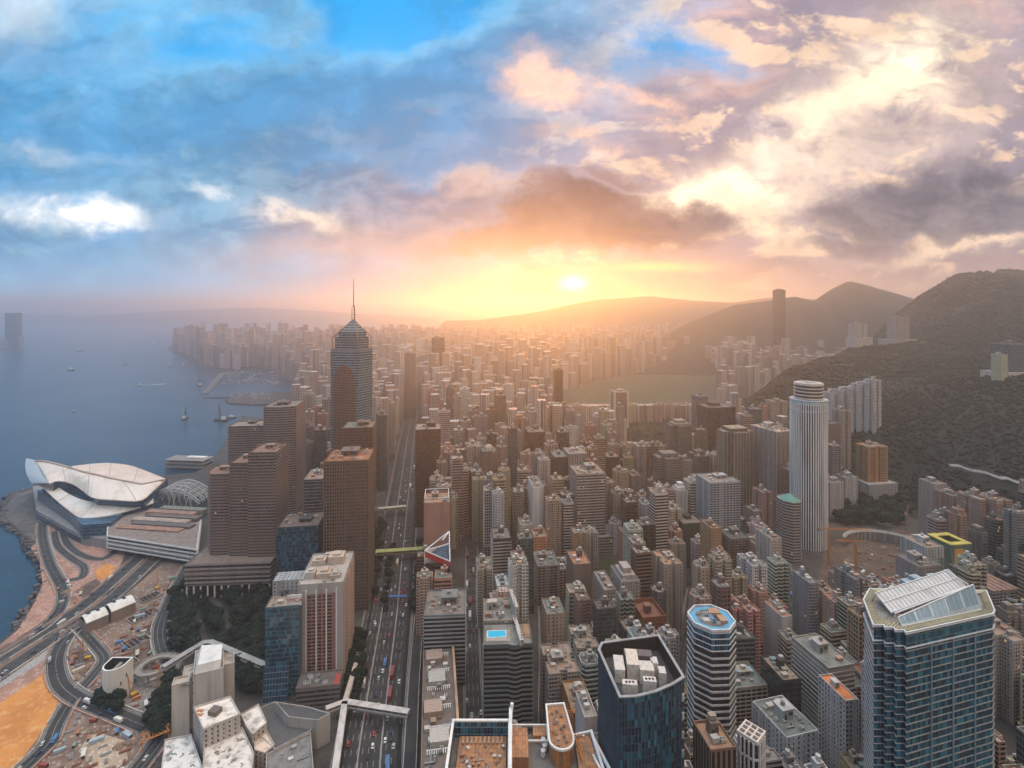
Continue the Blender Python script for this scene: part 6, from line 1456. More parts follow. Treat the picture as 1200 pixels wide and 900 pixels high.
for Y0, x, y, w, L, hh, px in FILL:
    st, nm = rng.choice(STY)
    if hh < 36: nm = 'low_building'; st = rng.choice(['punched', 'balcony', 'ribbon', 'resid'])
    if hh < 62 and nm == 'apartment_tower': nm = 'tenement_block'
    cn, col = rng.choice(PAL); rn, rc = rng.choice(RPAL)
    if CNT[nm] >= NMAX[nm] or Y0 > 1750: REST.append((x, y, w, L, hh)); continue
    CNT[nm] += 1
    col = tuple(min(.72, c * rng.uniform(.88, 1.12)) for c in col)
    if nm == 'office_tower' and st.startswith('curtain'): cn, col = rng.choice([('dark grey', (.13, .125, .12)), ('brown', (.17, .12, .09)), ('grey', (.28, .28, .28))])
    pl = rng.choice(['notch', 'notch', 'cross', 'rect', 'bays']) if nm in ('apartment_tower', 'tenement_block') else rng.choice(['rect', 'rect', 'cham', 'ell', 'bays'])
    lev = 4 if Y0 < 470 else 3 if Y0 < 640 else 2 if Y0 < 950 else 1
    podium = (w * 1.12, L * 1.12, rng.uniform(9, 15), 0, 0, 'balcony', tuple(c * .8 for c in col)) if nm != 'low_building' and rng.random() < .35 else None
    o = bld(nm, None, None, px, px, 0, Y0, L, st, col, pl, phi=math.degrees(PHI) + rng.uniform(-3, 3) + (6 if x > 180 and rng.random() < .5 else 0), world=(x, y, 4 + hh), w=w, roof=rc, clut=lev, seed=rng.randint(0, 10 ** 6), podium=podium,
            crown=rng.choice(['box', 'step']) if nm == 'apartment_tower' and rng.random() < .16 else None)
    HERO.pop()
    yt = HY + 600 * (CAMZ - 4 - hh) / Y0
    best = min(REFS, key=lambda r_: abs(r_[1] - px) * 1.0 + abs(r_[2] - Y0) * .12)
    dxp = px - best[1]
    rel = ('right of ' if dxp > 0 else 'left of ') if abs(dxp) > best[3] * .5 + 4 else ('behind ' if Y0 > best[2] else 'in front of ')
    noun = {'apartment_tower': 'apartment tower', 'office_tower': 'office tower', 'low_building': 'low building', 'tenement_block': 'tenement'}[nm]
    hw = '' if nm in ('low_building', 'tenement_block') else ('short ' if hh < 55 else 'tall ' if hh > 90 else '')
    key = (hw + cn + ' ' + noun, rn + ' roof', rel + best[0])
    LAB.setdefault(key, []).append((math.hypot(x - best[4], y - best[5]), o, noun))
ORD = ['nearest', 'second', 'third', 'fourth', 'fifth', 'sixth', 'seventh', 'eighth']
for (a, b, c), lst in LAB.items():
    lst.sort(key=lambda e: e[0])
    for i, (d_, o, noun) in enumerate(lst):
        lab = f'{a} with {b}, {c}' if len(lst) == 1 else f'{ORD[min(i, 7)]} {a} with {b}, {c}'
        if len(lab.split()) > 16: lab = lab.replace(' with ' + b + ',', ',').replace('apartment ', '')
        tag(o, lab, noun, 'city towers' if noun != 'low building' else 'low city blocks')
print('fillers', CNT, 'rest', len(REST))
# towers too far and too many to count: one mass
def far_mat():
    m, n, b = newmat('facade_far'); g = n.node('ShaderNodeNewGeometry'); rp = E(n, g.outputs['Random Per Island']); ux, vy, _ = n.sep(uvn(n))
    cr = n.node('ShaderNodeValToRGB'); el = cr.color_ramp.elements
    for i, (p_, c) in enumerate([(0, (.45, .36, .29)), (.2, (.58, .53, .49)), (.4, (.28, .26, .25)), (.55, (.48, .31, .25)), (.7, (.62, .59, .56)), (.85, (.20, .15, .12)), (1, (.40, .34, .29))]):
        e_ = el[i] if i < 2 else el.new(p_); e_.position = p_; e_.color = (*c, 1)
    n.t.links.new(rp.s, cr.inputs[0]); wall = E(n, cr.outputs[0])
    a = ux / 4.2; c = vy / 3.4
    win = n.math('LESS_THAN', n.math('ABSOLUTE', n.math('FRACT', a + 100.0) - .5), .3) * n.math('LESS_THAN', n.math('ABSOLUTE', n.math('FRACT', c + 100.0) - .5), .27)
    n.put(b.inputs['Base Color'], n.mix(wall, (.03, .03, .035), win)); b.inputs['Roughness'].default_value = .6; return m
fm = MB()
def farbox(x, y, w, L, hh, base=4.0):
    ph = -PHI + rng.uniform(-.3, .3); c, s = math.cos(ph), math.sin(ph)
    P = plan(rng.choice(['rect', 'notch', 'cross', 'rect']), w, L); P = [(x + a * c - b * s, y + a * s + b * c) for a, b in P]
    fm.prism(P, base - 4, base + hh)
for x, y, w, L, hh in REST: farbox(x, y, w, L, hh)
# valley and ridge estates on the slopes of the far hills
for k in range(150):
    px = rng.uniform(800, 1010); Y0 = rng.uniform(1900, 3300); x = PX(px, Y0); hz0 = max(4.0, float(hillz([x], [Y0])[0]))
    if hz0 > 70 or inpoly(x, Y0, NOB[3]): continue
    farbox(x, Y0, rng.uniform(20, 34), rng.uniform(20, 30), rng.uniform(40, 110), hz0)
for px, py, n_ in ((950, 380, 6), (965, 376, 7), (1020, 368, 6), (1035, 372, 4), (985, 396, 8), (890, 400, 8)):
    for k in range(n_):
        Y0 = 2900 + rng.uniform(-150, 150); x = PX(px + rng.uniform(-12, 12), Y0); farbox(x, Y0, 24, 24, CAMZ - (py + rng.uniform(-6, 8) - HY) / F0 * Y0 - 40 + 0, 40)
tag(fm.build('distant_towers', far_mat()), kind='stuff')
# ------------------------------------------------------------------ trees, traffic, boats, cranes and the building sites
rng = random.Random(5)
def tree_proto(seed, hgt, rad):
    r = np.random.RandomState(seed); root = empty('tree', (0, 0, 0))
    tb = MB(); tb.tube(0, 0, -.5, hgt * .45, .38, .22, 8)
    for k in range(5):
        a = r.rand() * 6.28; tb.bar((0, 0, hgt * (.3 + .03 * k)), (math.cos(a) * rad * .6, math.sin(a) * rad * .6, hgt * (.55 + .07 * k)), .22)
    tb.build('trunk', plain_bark, root)
    # crown: many leaf clumps through an uneven volume
    N = 120; u_ = r.normal(size=(N, 3)); u_ /= np.linalg.norm(u_, axis=1)[:, None]; lob = r.normal(size=(6, 3)); lob /= np.linalg.norm(lob, axis=1)[:, None]
    rr = (.45 + .55 * r.rand(N) ** .5) * (.75 + .35 * np.max(u_ @ lob.T, axis=1)); P = u_ * rr[:, None] * np.array([rad, rad, hgt * .30]) + np.array([0, 0, hgt * .64])
    st = np.random.get_state(); c = crowns('crown', P, r.uniform(.7, 1.5, N) * rad / 4.2, M['leaf'], 1, .75, .45); np.random.set_state(st)
    c.parent = root; return root
plain_bark = plain('bark', (.09, .065, .045), .9, .4, 2.0)
protos = [tree_proto(11, 11, 5.0), tree_proto(12, 13.5, 5.6), tree_proto(13, 9, 4.2)]
used = [False] * 3
def plant_tree(x, y, z, label, group, sc=1.0):
    i = rng.randrange(3); o = protos[i] if not used[i] else copy_tree(protos[i]); used[i] = True
    o.location = (x, y, z); o.rotation_euler = (0, 0, rng.uniform(0, 6.28)); s = sc * rng.uniform(.8, 1.25); o.scale = (s, s, s * rng.uniform(.85, 1.1)); tag(o, label, 'tree', group); return o
def scatter(n_, poly, label, group, mind=6.0, sc=1.0, z=4.1, avoid=None):
    P = [at(a, b)[:2] for a, b in poly]; xs = [p[0] for p in P]; ys = [p[1] for p in P]; got = []; k = 0
    while len(got) < n_ and k < n_ * 60:
        k += 1; x, y = rng.uniform(min(xs), max(xs)), rng.uniform(min(ys), max(ys))
        if not inpoly(x, y, P) or any((x - a) ** 2 + (y - b) ** 2 < mind * mind for a, b in got) or (avoid and avoid(x, y)): continue
        got.append((x, y)); plant_tree(x, y, z, label, group, sc)
ppath = [Vector(at(a, b)) for a, b in [(243, 760), (236, 735), (226, 712), (243, 700), (262, 716), (270, 745)]]
def on_path(x, y): return any((Vector((x, y, 4)) - a.lerp(b, max(0, min(1, (Vector((x, y, 4)) - a).dot(b - a) / (b - a).length_squared)))).length < 6 for a, b in zip(ppath, ppath[1:]))
strip('park_path', [(243, 768), (236, 735), (226, 712), (243, 700), (262, 716), (272, 750)], 5, 4.3, 'city')
scatter(102, [(203, 700), (226, 690), (318, 696), (322, 760), (300, 785), (245, 768), (205, 765), (198, 735)], 'dark green tree crowded in the park below the stepped brown towers', 'park trees below the brown towers', 6.0, 1.0, 4.1, on_path)
scatter(26, [(280, 775), (310, 790), (312, 812), (290, 815), (276, 800)], 'dark tree between the footbridge and the angular white tower', 'trees by the footbridge', 5)
scatter(26, [(412, 745), (428, 745), (420, 828), (402, 826)], 'tree on the shaded verge beside the highway', 'highway verge trees', 5.5, .9)
scatter(12, [(112, 820), (140, 823), (138, 838), (110, 828)], 'shrubby tree in the row below the white ventilation shaft', 'trees by the shaft', 4.5, .7)
scatter(22, [(175, 850), (200, 790), (205, 800), (196, 850), (186, 870)], 'dark tree along the park road edge', 'trees along the park road', 6, .9)
scatter(52, [(975, 590), (1010, 583), (1058, 588), (1060, 615), (1020, 622), (985, 618)], 'dark green tree in the grove between the round tower and the pit', 'trees above the pit', 8, 1.25)
scatter(16, [(1130, 665), (1190, 655), (1200, 680), (1150, 690)], 'tree below the pink apartment towers at the right edge', 'trees under the pink towers', 7, 1.0)
scatter(24, [(428, 700), (444, 610), (450, 610), (440, 700)], 'street tree on the far bank of the highway', 'highway far side trees', 7, .9)
scatter(22, [(484, 720), (489, 640), (494, 640), (492, 720)], 'street tree on the near bank of the highway under the towers', 'highway near side trees', 6, .8)
scatter(16, [(447, 720), (458, 640), (461, 640), (452, 720)], 'tree in the planted strip between the highway lanes', 'highway strip trees', 9, .8)
# wooded mound near the racecourse: reads as one dark mass
mp = []
P = [at(a, b)[:2] for a, b in [(728, 505), (760, 492), (808, 498), (812, 528), (760, 536), (728, 532)]]
while len(mp) < 700:
    x, y = rng.uniform(230, 560), rng.uniform(1080, 1500)
    if inpoly(x, y, P): mp.append((x, y, 8 + 14 * math.exp(-((x - 360) / 90) ** 2 - ((y - 1250) / 110) ** 2)))
tag(crowns('mound_woods', np.array(mp), np.random.uniform(5, 9, 700), M['leaf'], 1), kind='stuff')
# ---- traffic
def car_mesh():
    m = MB(); m.prism([(-.9, -2.2), (.9, -2.2), (.9, 2.2), (-.9, 2.2)], .35, .95, 0, bottom=True)
    m.prism([(-.8, -1.5), (.8, -1.5), (.8, 1.3), (-.8, 1.3)], .95, 1.5, 1, tm=0, poly1=[(-.65, -1.0), (.65, -1.0), (.65, .7), (-.65, .7)])
    for x in (-.85, .85):
        for y in (-1.4, 1.4): m.prism([(x - .12, y + .35 * math.cos(a * .785)) for a in range(0)] or [(x - .12, y - .34), (x + .12, y - .34), (x + .12, y + .34), (x - .12, y + .34)], 0, .62, 1, bottom=True)
    return m.mesh('car', [M['carpaint'], M['dark']])
def lorry_mesh():
    m = MB(); m.box(0, -1.2, .8, 2.3, 6.2, 2.5); m.box(0, 3.0, .6, 2.2, 1.8, 2.0, m=2); m.box(0, 3.92, 1.5, 2.0, .05, .8, m=1)
    for x in (-.95, .95):
        for y in (-3.2, -1.8, 2.9): m.box(x, y, 0, .35, 1.0, .95, m=1)
    return m.mesh('lorry', [M['unit'], M['dark'], M['carpaint']])
def bus_mesh():
    m = MB(); m.box(0, 0, .4, 2.5, 11.5, 3.8); m.box(0, 0, 4.2, 2.3, 11, .15)
    for z in (1.4, 3.0): m.box(0, 0, z, 2.56, 10.6, .8, m=1)
    for x in (-1.1, 1.1):
        for y in (-3.6, 3.6): m.box(x, y, 0, .4, 1.0, .95, m=1)
    return m.mesh('bus', [M['carpaint'], M['dark']])
M['carpaint'] = plain('car_paint', None, .3, .1, 1.0, spec=.6)
CM = {'car': car_mesh(), 'lorry': lorry_mesh(), 'bus': bus_mesh()}
CC = {'car': [('white', (.75, .75, .74)), ('white', (.7, .7, .7)), ('silver', (.45, .46, .47)), ('black', (.02, .02, .022)), ('red', (.45, .03, .025)), ('dark blue', (.03, .05, .12))],
      'lorry': [('white', (.72, .72, .7)), ('blue', (.08, .20, .42)), ('grey', (.4, .4, .4))], 'bus': [('white', (.66, .64, .6)), ('white', (.6, .58, .55)), ('cream', (.55, .47, .36)), ('blue', (.06, .15, .32)), ('dark red', (.26, .04, .03))]}
def traffic(key, n_, where, group, mix=(.82, .1, .08), t0=0.0, t1=1.0, sc=1.0, z=.14):
    Q, w = ROADS[key]; seen = {}
    for k in range(n_):
        for _ in range(20):
            i = int(rng.uniform(t0, t1) * (len(Q) - 2)); t = rng.random(); a, b = Q[i], Q[i + 1]; lanes = max(1, int(w / 3.6)); ln = rng.randrange(lanes)
            if (i // 2, ln) not in seen: seen[(i // 2, ln)] = 1; break
        d = (b - a).normalized(); nn = Vector((-d.y, d.x, 0)); off = -w / 2 + (ln + .5) * w / lanes
        if w > 40 and (abs(off + 9) < 2.5 or abs(off - 7) < 2.5 or abs(off + 22) < 3 or abs(off - 19) < 3): off += 5
        p = a.lerp(b, t) + nn * off; r = rng.random(); kd = 'car' if r < mix[0] else 'lorry' if r < mix[0] + mix[1] else 'bus'; cn, c = rng.choice(CC[kd])
        o = bpy.data.objects.new(kd, CM[kd]); COL.objects.link(o); o.location = (p.x, p.y, p.z + z); o.rotation_euler = (0, 0, math.atan2(d.y, d.x) - math.pi / 2 + (math.pi if off < 0 else 0)); o.color = (*c, 1); o.scale = (sc, sc, sc)
        tag(o, f'{cn} {kd} on {where}', kd, group)
traffic('main', 120, 'the wide highway between the towers', 'traffic on the highway', (.86, .08, .06), 0, .8, 1.1)
traffic('trunk_a', 14, 'the seaward carriageway of the expressway', 'traffic on the expressway')
traffic('trunk_b', 14, 'the landward carriageway of the expressway', 'traffic on the expressway')
traffic('loop', 9, 'the curving loop road round the sand field', 'traffic on the loop road')
traffic('east', 10, 'the park road beside the building site', 'traffic on the park road', (.7, .2, .1))
traffic('shore', 7, 'the shore road along the sea wall', 'traffic on the shore road')
traffic('hen', 34, 'the narrow street left of the roof pool tower', 'traffic in the pool tower street', (.72, .12, .16))
traffic('queen', 34, 'the side street right of the speckled white tower', 'traffic in the side street', (.8, .1, .1))
traffic('sandroad', 4, 'the service road under the sand field', 'traffic on the service road', (.6, .4, 0))
# ---- bridges
def bridge(name, label, path, w, h, wall, roofcol, covered=True, mat='concrete', legs=4):
    t = thing(name, label, 'footbridge', path[0][:2] + (4,)); o = Vector((path[0][0], path[0][1], 4)); P = [Vector(p) - o for p in path]
    Lr, Rr = [], []
    for i, p in enumerate(P):
        d = (P[min(i + 1, len(P) - 1)] - P[max(i - 1, 0)]); d.z = 0; d.normalize(); nn = Vector((-d.y, d.x, 0)); Lr.append(p + nn * w / 2); Rr.append(p - nn * w / 2)
    f = MB(); f.grid([[tuple(a), tuple(b)] for a, b in zip(Rr, Lr)], thick=.9); f.build('deck', M[mat], t)
    for S_ in (Lr, Rr):
        f = MB()
        for a, b in zip(S_, S_[1:]): f.bar(a + Vector((0, 0, .6)), b + Vector((0, 0, .6)), .3, 1.2)
        f.build('parapet', M['paint'], t, wall)
    if covered:
        f = MB(); up = Vector((0, 0, h)); f.grid([[tuple(a * 1.0 + up), tuple(b * 1.0 + up)] for a, b in zip(Rr, Lr)], thick=.35); f.build('canopy', M['paint'], t, roofcol)
        f = MB()
        for a, b in zip(Lr, Rr): f.bar(a, a + up, .25); f.bar(b, b + up, .25)
        f.build('post', M['steel'], t)
    tot = len(P) - 1
    for k in range(legs):
        s = (k + .5) / legs * tot; i = min(int(s), tot - 1); p = P[i].lerp(P[i + 1], s - i); f = MB(); f.tube(p.x, p.y, -1, max(.5, p.z - .8), .7, seg=10); f.build('pier', M['concrete'], t)
    return t
def sub(a, b, n_): return [tuple(Vector(a).lerp(Vector(b), i / n_)) for i in range(n_ + 1)]
J = at(404, 826, 12); bridge('footbridge', 'white roofed footbridge crossing the highway in front of the pale tower with pink bays', sub(J, at(479, 838, 12), 8), 5.5, 3.2, (.5, .48, .46), (.56, .52, .50))
bridge('footbridge', 'white roofed footbridge branch running to the bottom edge beside the dark flat-roofed hall', sub(J, at(390, 925, 12), 8), 4.6, 3.2, (.5, .48, .46), (.58, .54, .52))
bridge('footbridge', 'short footbridge branch joining the podium under the pale tower with pink bays', sub(J, at(382, 834, 12), 3), 4.6, 3.2, (.5, .48, .46), (.52, .47, .44), legs=1)
bridge('footbridge', 'sloping footbridge arm running back along the highway from the bridge junction', sub(J, at(421, 768, 10), 6), 4.0, 3.0, (.48, .42, .38), (.50, .42, .37), legs=3)
bridge('footbridge', 'olive green topped bridge across the highway beside the red triangular roof', sub(at(440, 649, 14), at(498, 645, 14), 6), 9, 3.4, (.3, .28, .14), (.36, .37, .14), legs=3)
bridge('footbridge', 'pale far footbridge across the highway beyond the olive green bridge', sub(at(443, 598, 14), at(476, 595, 14), 5), 8, 3.2, (.55, .48, .4), (.52, .44, .36), legs=3)
ctr = Vector(at(186, 778, 12)); sp = [(ctr.x + 15 * math.cos(R(a)), ctr.y + 15 * math.sin(R(a)), 5 + 9 * (a + 90) / 400) for a in range(-90, 320, 14)]
bridge('spiral_ramp', 'round spiral footbridge ramp beside the park road', sp, 5.5, 3, (.40, .39, .38), (.4, .4, .4), False, legs=5)
bridge('footbridge', 'grey elevated walkway from the spiral ramp past the park to the stepped blue tower', sub(sp[-1], at(238, 756, 14), 6) + sub(at(247, 755, 14), at(312, 783, 14), 8), 5.5, 3, (.40, .39, .38), (.36, .35, .34), legs=7)
o, Q, _, _ = strip('flyover', [(478, 930), (481, 880), (484, 820), (488, 760), (492, 712)], 9, 11, 'asphalt', [11, 11, 10, 8, 4.5], thick=1.2, kind=None)
tag(o, 'narrow flyover ramp rising along the right edge of the highway', 'flyover'); fw = lines_on(Q, [-4.4, 4.4], .9, w=.5); fw.build('parapet', M['paint'], o, (.5, .38, .31))
f = MB()
for p in Q[2:-4:4]: f.tube(p.x, p.y, 3, p.z - 1, .9, seg=8)
f.build('pier', M['concrete'], o)
t = thing('sign_gantry', 'blue canopy gantry spanning the highway lanes', 'gantry', (*at(443, 706, 4)[:2], 4)); a0 = Vector(at(455, 706, 4)); a1 = Vector(at(477, 706, 4)); o0 = Vector(t.location)
f = MB(); f.bar(a0 - o0 + Vector((0, 0, 7)), a1 - o0 + Vector((0, 0, 7)), 3.4, .8); f.build('canopy', M['unit'], t, (.05, .16, .42))
for p in (a0, a1): f = MB(); q = p - o0; f.bar(q, q + Vector((0, 0, 7)), .5); f.build('post', M['metal'], t)
# yellow lattice frame over the pool tower street
t = thing('yellow_frame', 'yellow lattice scaffold frame over the street left of the roof pool tower', 'scaffold', (*at(553, 868, 14)[:2], 4)); f = MB()
for i in range(6):
    s = -6 + i * 2.4; f.bar((s, -5, 9), (s + 3, 5, 9), .28); f.bar((s, 5, 9), (s + 3, -5, 9), .28)
for s in (-5, 5): f.bar((-7, s, 9), (9, s, 9), .35)
f.build('lattice', M['orange'], t); f = MB()
for x in (-6.6, 8.6):
    for y in (-5, 5): f.bar((x, y, 0), (x, y, 9), .4)
f.build('post', M['orange'], t)
# yellow lattice gantry over the park road at the bottom left
t = thing('yellow_frame', 'yellow lattice gantry over the dark road below the angular white tower', 'scaffold', (*at(182, 862, 10)[:2], 4)); f = MB()
for i in range(6): s = -8 + i * 2.8; f.bar((s, -4, 8), (s + 2.8, 4, 8), .35); f.bar((s, 4, 8), (s + 2.8, -4, 8), .35)
for s in (-4, 4): f.bar((-9, s, 8), (9, s, 8), .5)
f.build('lattice', M['orange'], t, None, None, R(38)); f = MB()
for x in (-8, 8):
    for y in (-4, 4): f.bar((x, y, 0), (x, y, 8), .5)
f.build('post', M['orange'], t, None, None, R(38))
# ---- ventilation buildings on the reclaimed land
o3 = at(125, 727, 4)
t = thing('station_hall', 'two white humped roof blocks with dark skylights and brown sides beside the expressway', 'station', o3, R(-33)); t.scale = (.80, .72, .85)
for x, y, L_ in ((0, -15, 26), (0, 16, 30)):
    P = [(-12, y - L_ / 2), (12, y - L_ / 2), (12, y + L_ / 2), (-12, y + L_ / 2)]; rows = [[(-12 + 24 * i / 8, y + (k - .5) * L_, 12 + (5 * math.sin(math.pi * i / 8)) + (1.5 if y > 0 else 0)) for i in range(9)] for k in (0, 1)]
    f = MB(); f.prism(P, -1, 12.2, top=False); wo_ = f.build('wall', M['paint'], t, (.26, .20, .17)); f = MB(); f.grid(rows, thick=.8); ro = f.build('roof', M['white'], t)
    for k in range(2): f = MB(); f.box(-3 + 1 * k, y - L_ * .22 + k * L_ * .4, 15.6 + (1.5 if y > 0 else 0), 8, 3.6, 2.0); f.build('skylight', M['dark'], ro)
f = MB(); f.box(-12.4, -2, 2, .6, 50, 6); f.build('window_strip', M['glassblue'], t, (.2, .26, .3))
o3 = at(129, 820, 4)
t = thing('ventilation_shaft', 'round-ended white concrete ventilation shaft open at the top, in the building site', 'shaft', o3)
P = arc(0, 6, 9, -180, 0, 12) + [(9, 14), (-9, 14)]
f = MB(); f.prism(P, -2, 26, top=False); q = inset(P, 1.2); f.prism(q[::-1], 18, 26, 1, top=False); f.prism(q, 17, 18, 1)
for i in range(len(P)): j = (i + 1) % len(P); f.face([(*P[i], 26), (*P[j], 26), (*q[j], 26), (*q[i], 26)])
f.build('wall', [M['white'], M['dark']], t)
for k in range(4): w_ = MB(); a = R(-60 + 30 * k); w_.box(9.02 * math.cos(a), 6 + 9.02 * math.sin(a), 7 + 4 * (k % 3), .5, .8, 3, a); w_.build('slot', M['dark'], t)
f = MB(); f.box(0, 8, 17.6, 3, 12, 5); f.build('inner_wall', M['concrete'], t)
# ---- building site clutter
CM['cab'] = None
def box_mesh(nm, sx, sy, sz, ribs=True, m2='dark'):
    m = MB(); m.box(0, 0, .15, sx, sy, sz)
    if ribs:
        for i in range(int(sy / 1.2)): m.box(0, -sy / 2 + .6 + i * 1.2, .3, sx + .12, .25, sz - .3)
    m.box(0, -sy / 2 - .01, .4, sx * .8, .08, sz * .75, m=1); m.box(0, 0, 0, sx * .9, sy * .9, .15, m=1)
    return m.mesh(nm, [M['unit'], M[m2]])
SM = {'shipping_container': box_mesh('shipping_container', 2.4, 6.1, 2.6), 'site_cabin': box_mesh('site_cabin', 3, 9, 2.8, False)}
m = MB()
for i in range(5):
    for j in range(3 - (i > 2)): m.box(-1.2 + i * .6, 0, j * .45, .4, 8 - j, .35)
for y in (-2.5, 2.5): m.box(0, y, -.18, 3.2, .3, .18)
SM['steel_beams'] = m.mesh('steel_beams', [M['unit']])
m = MB()
for x in (-1.1, 1.1): m.box(x, 0, 0, .6, 3.6, .8, m=1)
m.box(0, 0, .9, 2.6, 3.0, 1.0); m.box(-.7, .5, 1.9, 1.0, 1.3, 1.2); m.box(.3, -1.0, 1.9, 1.6, .9, .7); m.bar((.4, 1.2, 1.8), (.4, 4.2, 4.2), .5); m.bar((.4, 4.2, 4.2), (.4, 6.2, 1.2), .4); m.box(.4, 6.2, .3, 1.1, .8, .9, m=1)
SM['excavator'] = m.mesh('excavator', [M['unit'], M['dark']])
m = MB(); N0 = 18
for ring_ in range(4):
    for i in range(N0):
        pass
hv = [[(math.cos(6.283 * i / N0) * r_ * (1 + .15 * math.sin(i * 2.1 + k)), math.sin(6.283 * i / N0) * r_ * (1 + .12 * math.cos(i * 1.7)), z_) for i in range(N0 + 1)] for k, (r_, z_) in enumerate(((5, -.2), (4.3, 1.0), (2.6, 2.4), (.3, 3.1)))]
m.grid(hv); SM['spoil_heap'] = m.mesh('spoil_heap', [M['soil']])
SC = {'shipping_container': [('white', (.62, .6, .57)), ('rusty orange', (.45, .17, .07)), ('blue', (.08, .20, .40)), ('pale green', (.22, .34, .28)), ('dark red', (.30, .06, .045))], 'site_cabin': [('white', (.66, .65, .62)), ('cream', (.55, .48, .40)), ('pale blue', (.36, .46, .55))],
      'steel_beams': [('rusty', (.26, .11, .06)), ('grey', (.3, .3, .31))], 'excavator': [('yellow', (.62, .36, .03)), ('orange', (.6, .22, .03))], 'spoil_heap': [('brown', (.2, .15, .1))]}
def site(n_, poly, where, group, z=4.2, kinds=None):
    P = [at(a, b)[:2] for a, b in poly]; xs = [p[0] for p in P]; ys = [p[1] for p in P]; got = []; k = 0
    kinds = kinds or ['shipping_container'] * 3 + ['site_cabin'] * 2 + ['steel_beams'] * 6 + ['excavator', 'spoil_heap', 'spoil_heap']
    while len(got) < n_ and k < n_ * 60:
        k += 1; x, y = rng.uniform(min(xs), max(xs)), rng.uniform(min(ys), max(ys))
        if not inpoly(x, y, P) or any((x - a) ** 2 + (y - b) ** 2 < 60 for a, b in got) or hero_hit(x, y, 8, 8, 0): continue
        if any((Vector((x, y, 0)) - Vector((p.x, p.y, 0))).length < ROADS[kk][1] / 2 + 4 for kk in ('trunk_a', 'trunk_b', 'loop', 'oval', 'east', 'sandroad') for p in ROADS[kk][0]): continue
        got.append((x, y)); kd = rng.choice(kinds); cn, c = rng.choice(SC[kd]); o = bpy.data.objects.new(kd, SM[kd]); COL.objects.link(o); o.location = (x, y, z); o.rotation_euler = (0, 0, rng.choice((.6, .6, 2.17, 2.17, rng.uniform(0, 3)))); o.color = (*c, 1)
        s = rng.uniform(.65, 1.0); o.scale = (s, s, s); w_ = kd.replace('_', ' '); tag(o, f'{cn} {w_} {where}', w_.split()[-1], group)
site(120, [(130, 770), (150, 735), (190, 690), (214, 668), (214, 690), (192, 720), (184, 740), (184, 770), (196, 800), (186, 840), (150, 830), (142, 800)], 'in the long trench site beside the park road', 'clutter of the trench site')
site(95, [(36, 900), (66, 858), (88, 832), (112, 838), (160, 860), (140, 915), (60, 930)], 'in the walled yard at the bottom left corner', 'clutter of the corner yard')
site(26, [(90, 758), (106, 768), (108, 785), (92, 798), (80, 790), (80, 766)], 'inside the oval road loop', 'clutter inside the loop')
site(40, [(962, 690), (985, 650), (1040, 640), (1082, 645), (1085, 685), (1010, 700)], 'on the floor of the crane pit', 'clutter of the crane pit', 4.4)
site(12, [(60, 700), (78, 672), (100, 700), (86, 716)], 'on the salmon ground between ramp and expressway', 'clutter by the ramps')
# strutted trenches
for i, (px, py, w_, L_) in enumerate([(168, 722, 16, 26), (176, 700, 14, 20), (160, 752, 18, 20), (150, 778, 14, 14)]):
    p = at(px, py, 4.2); t = thing('trench', ['strutted trench nearest the station hall, long and dark', 'small strutted trench farthest up the building site', 'round-ended dark trench in the middle of the building site', 'small square trench beside the spiral ramp'][i], 'trench', p, R(-32))
    f = MB(); f.ring(plan('rect', w_, L_), plan('rect', w_ - 1.4, L_ - 1.4), 0, 1.3); f.build('wall', M['concrete'], t)
    f = MB(); f.box(0, 0, 0, w_ - 1.4, L_ - 1.4, .12); f.build('painted_shade_floor', M['dark'], t)  # flat dark sheet on undug ground; the trench's shade is in its colour
    for k in range(int(L_ / 4)): f = MB(); f.bar((-w_ / 2 + .5, -L_ / 2 + 3 + k * 4, 1.0), (w_ / 2 - .5, -L_ / 2 + 3 + k * 4, 1.0), .7); f.build('strut', M['unit'], t, (.28, .13, .09))
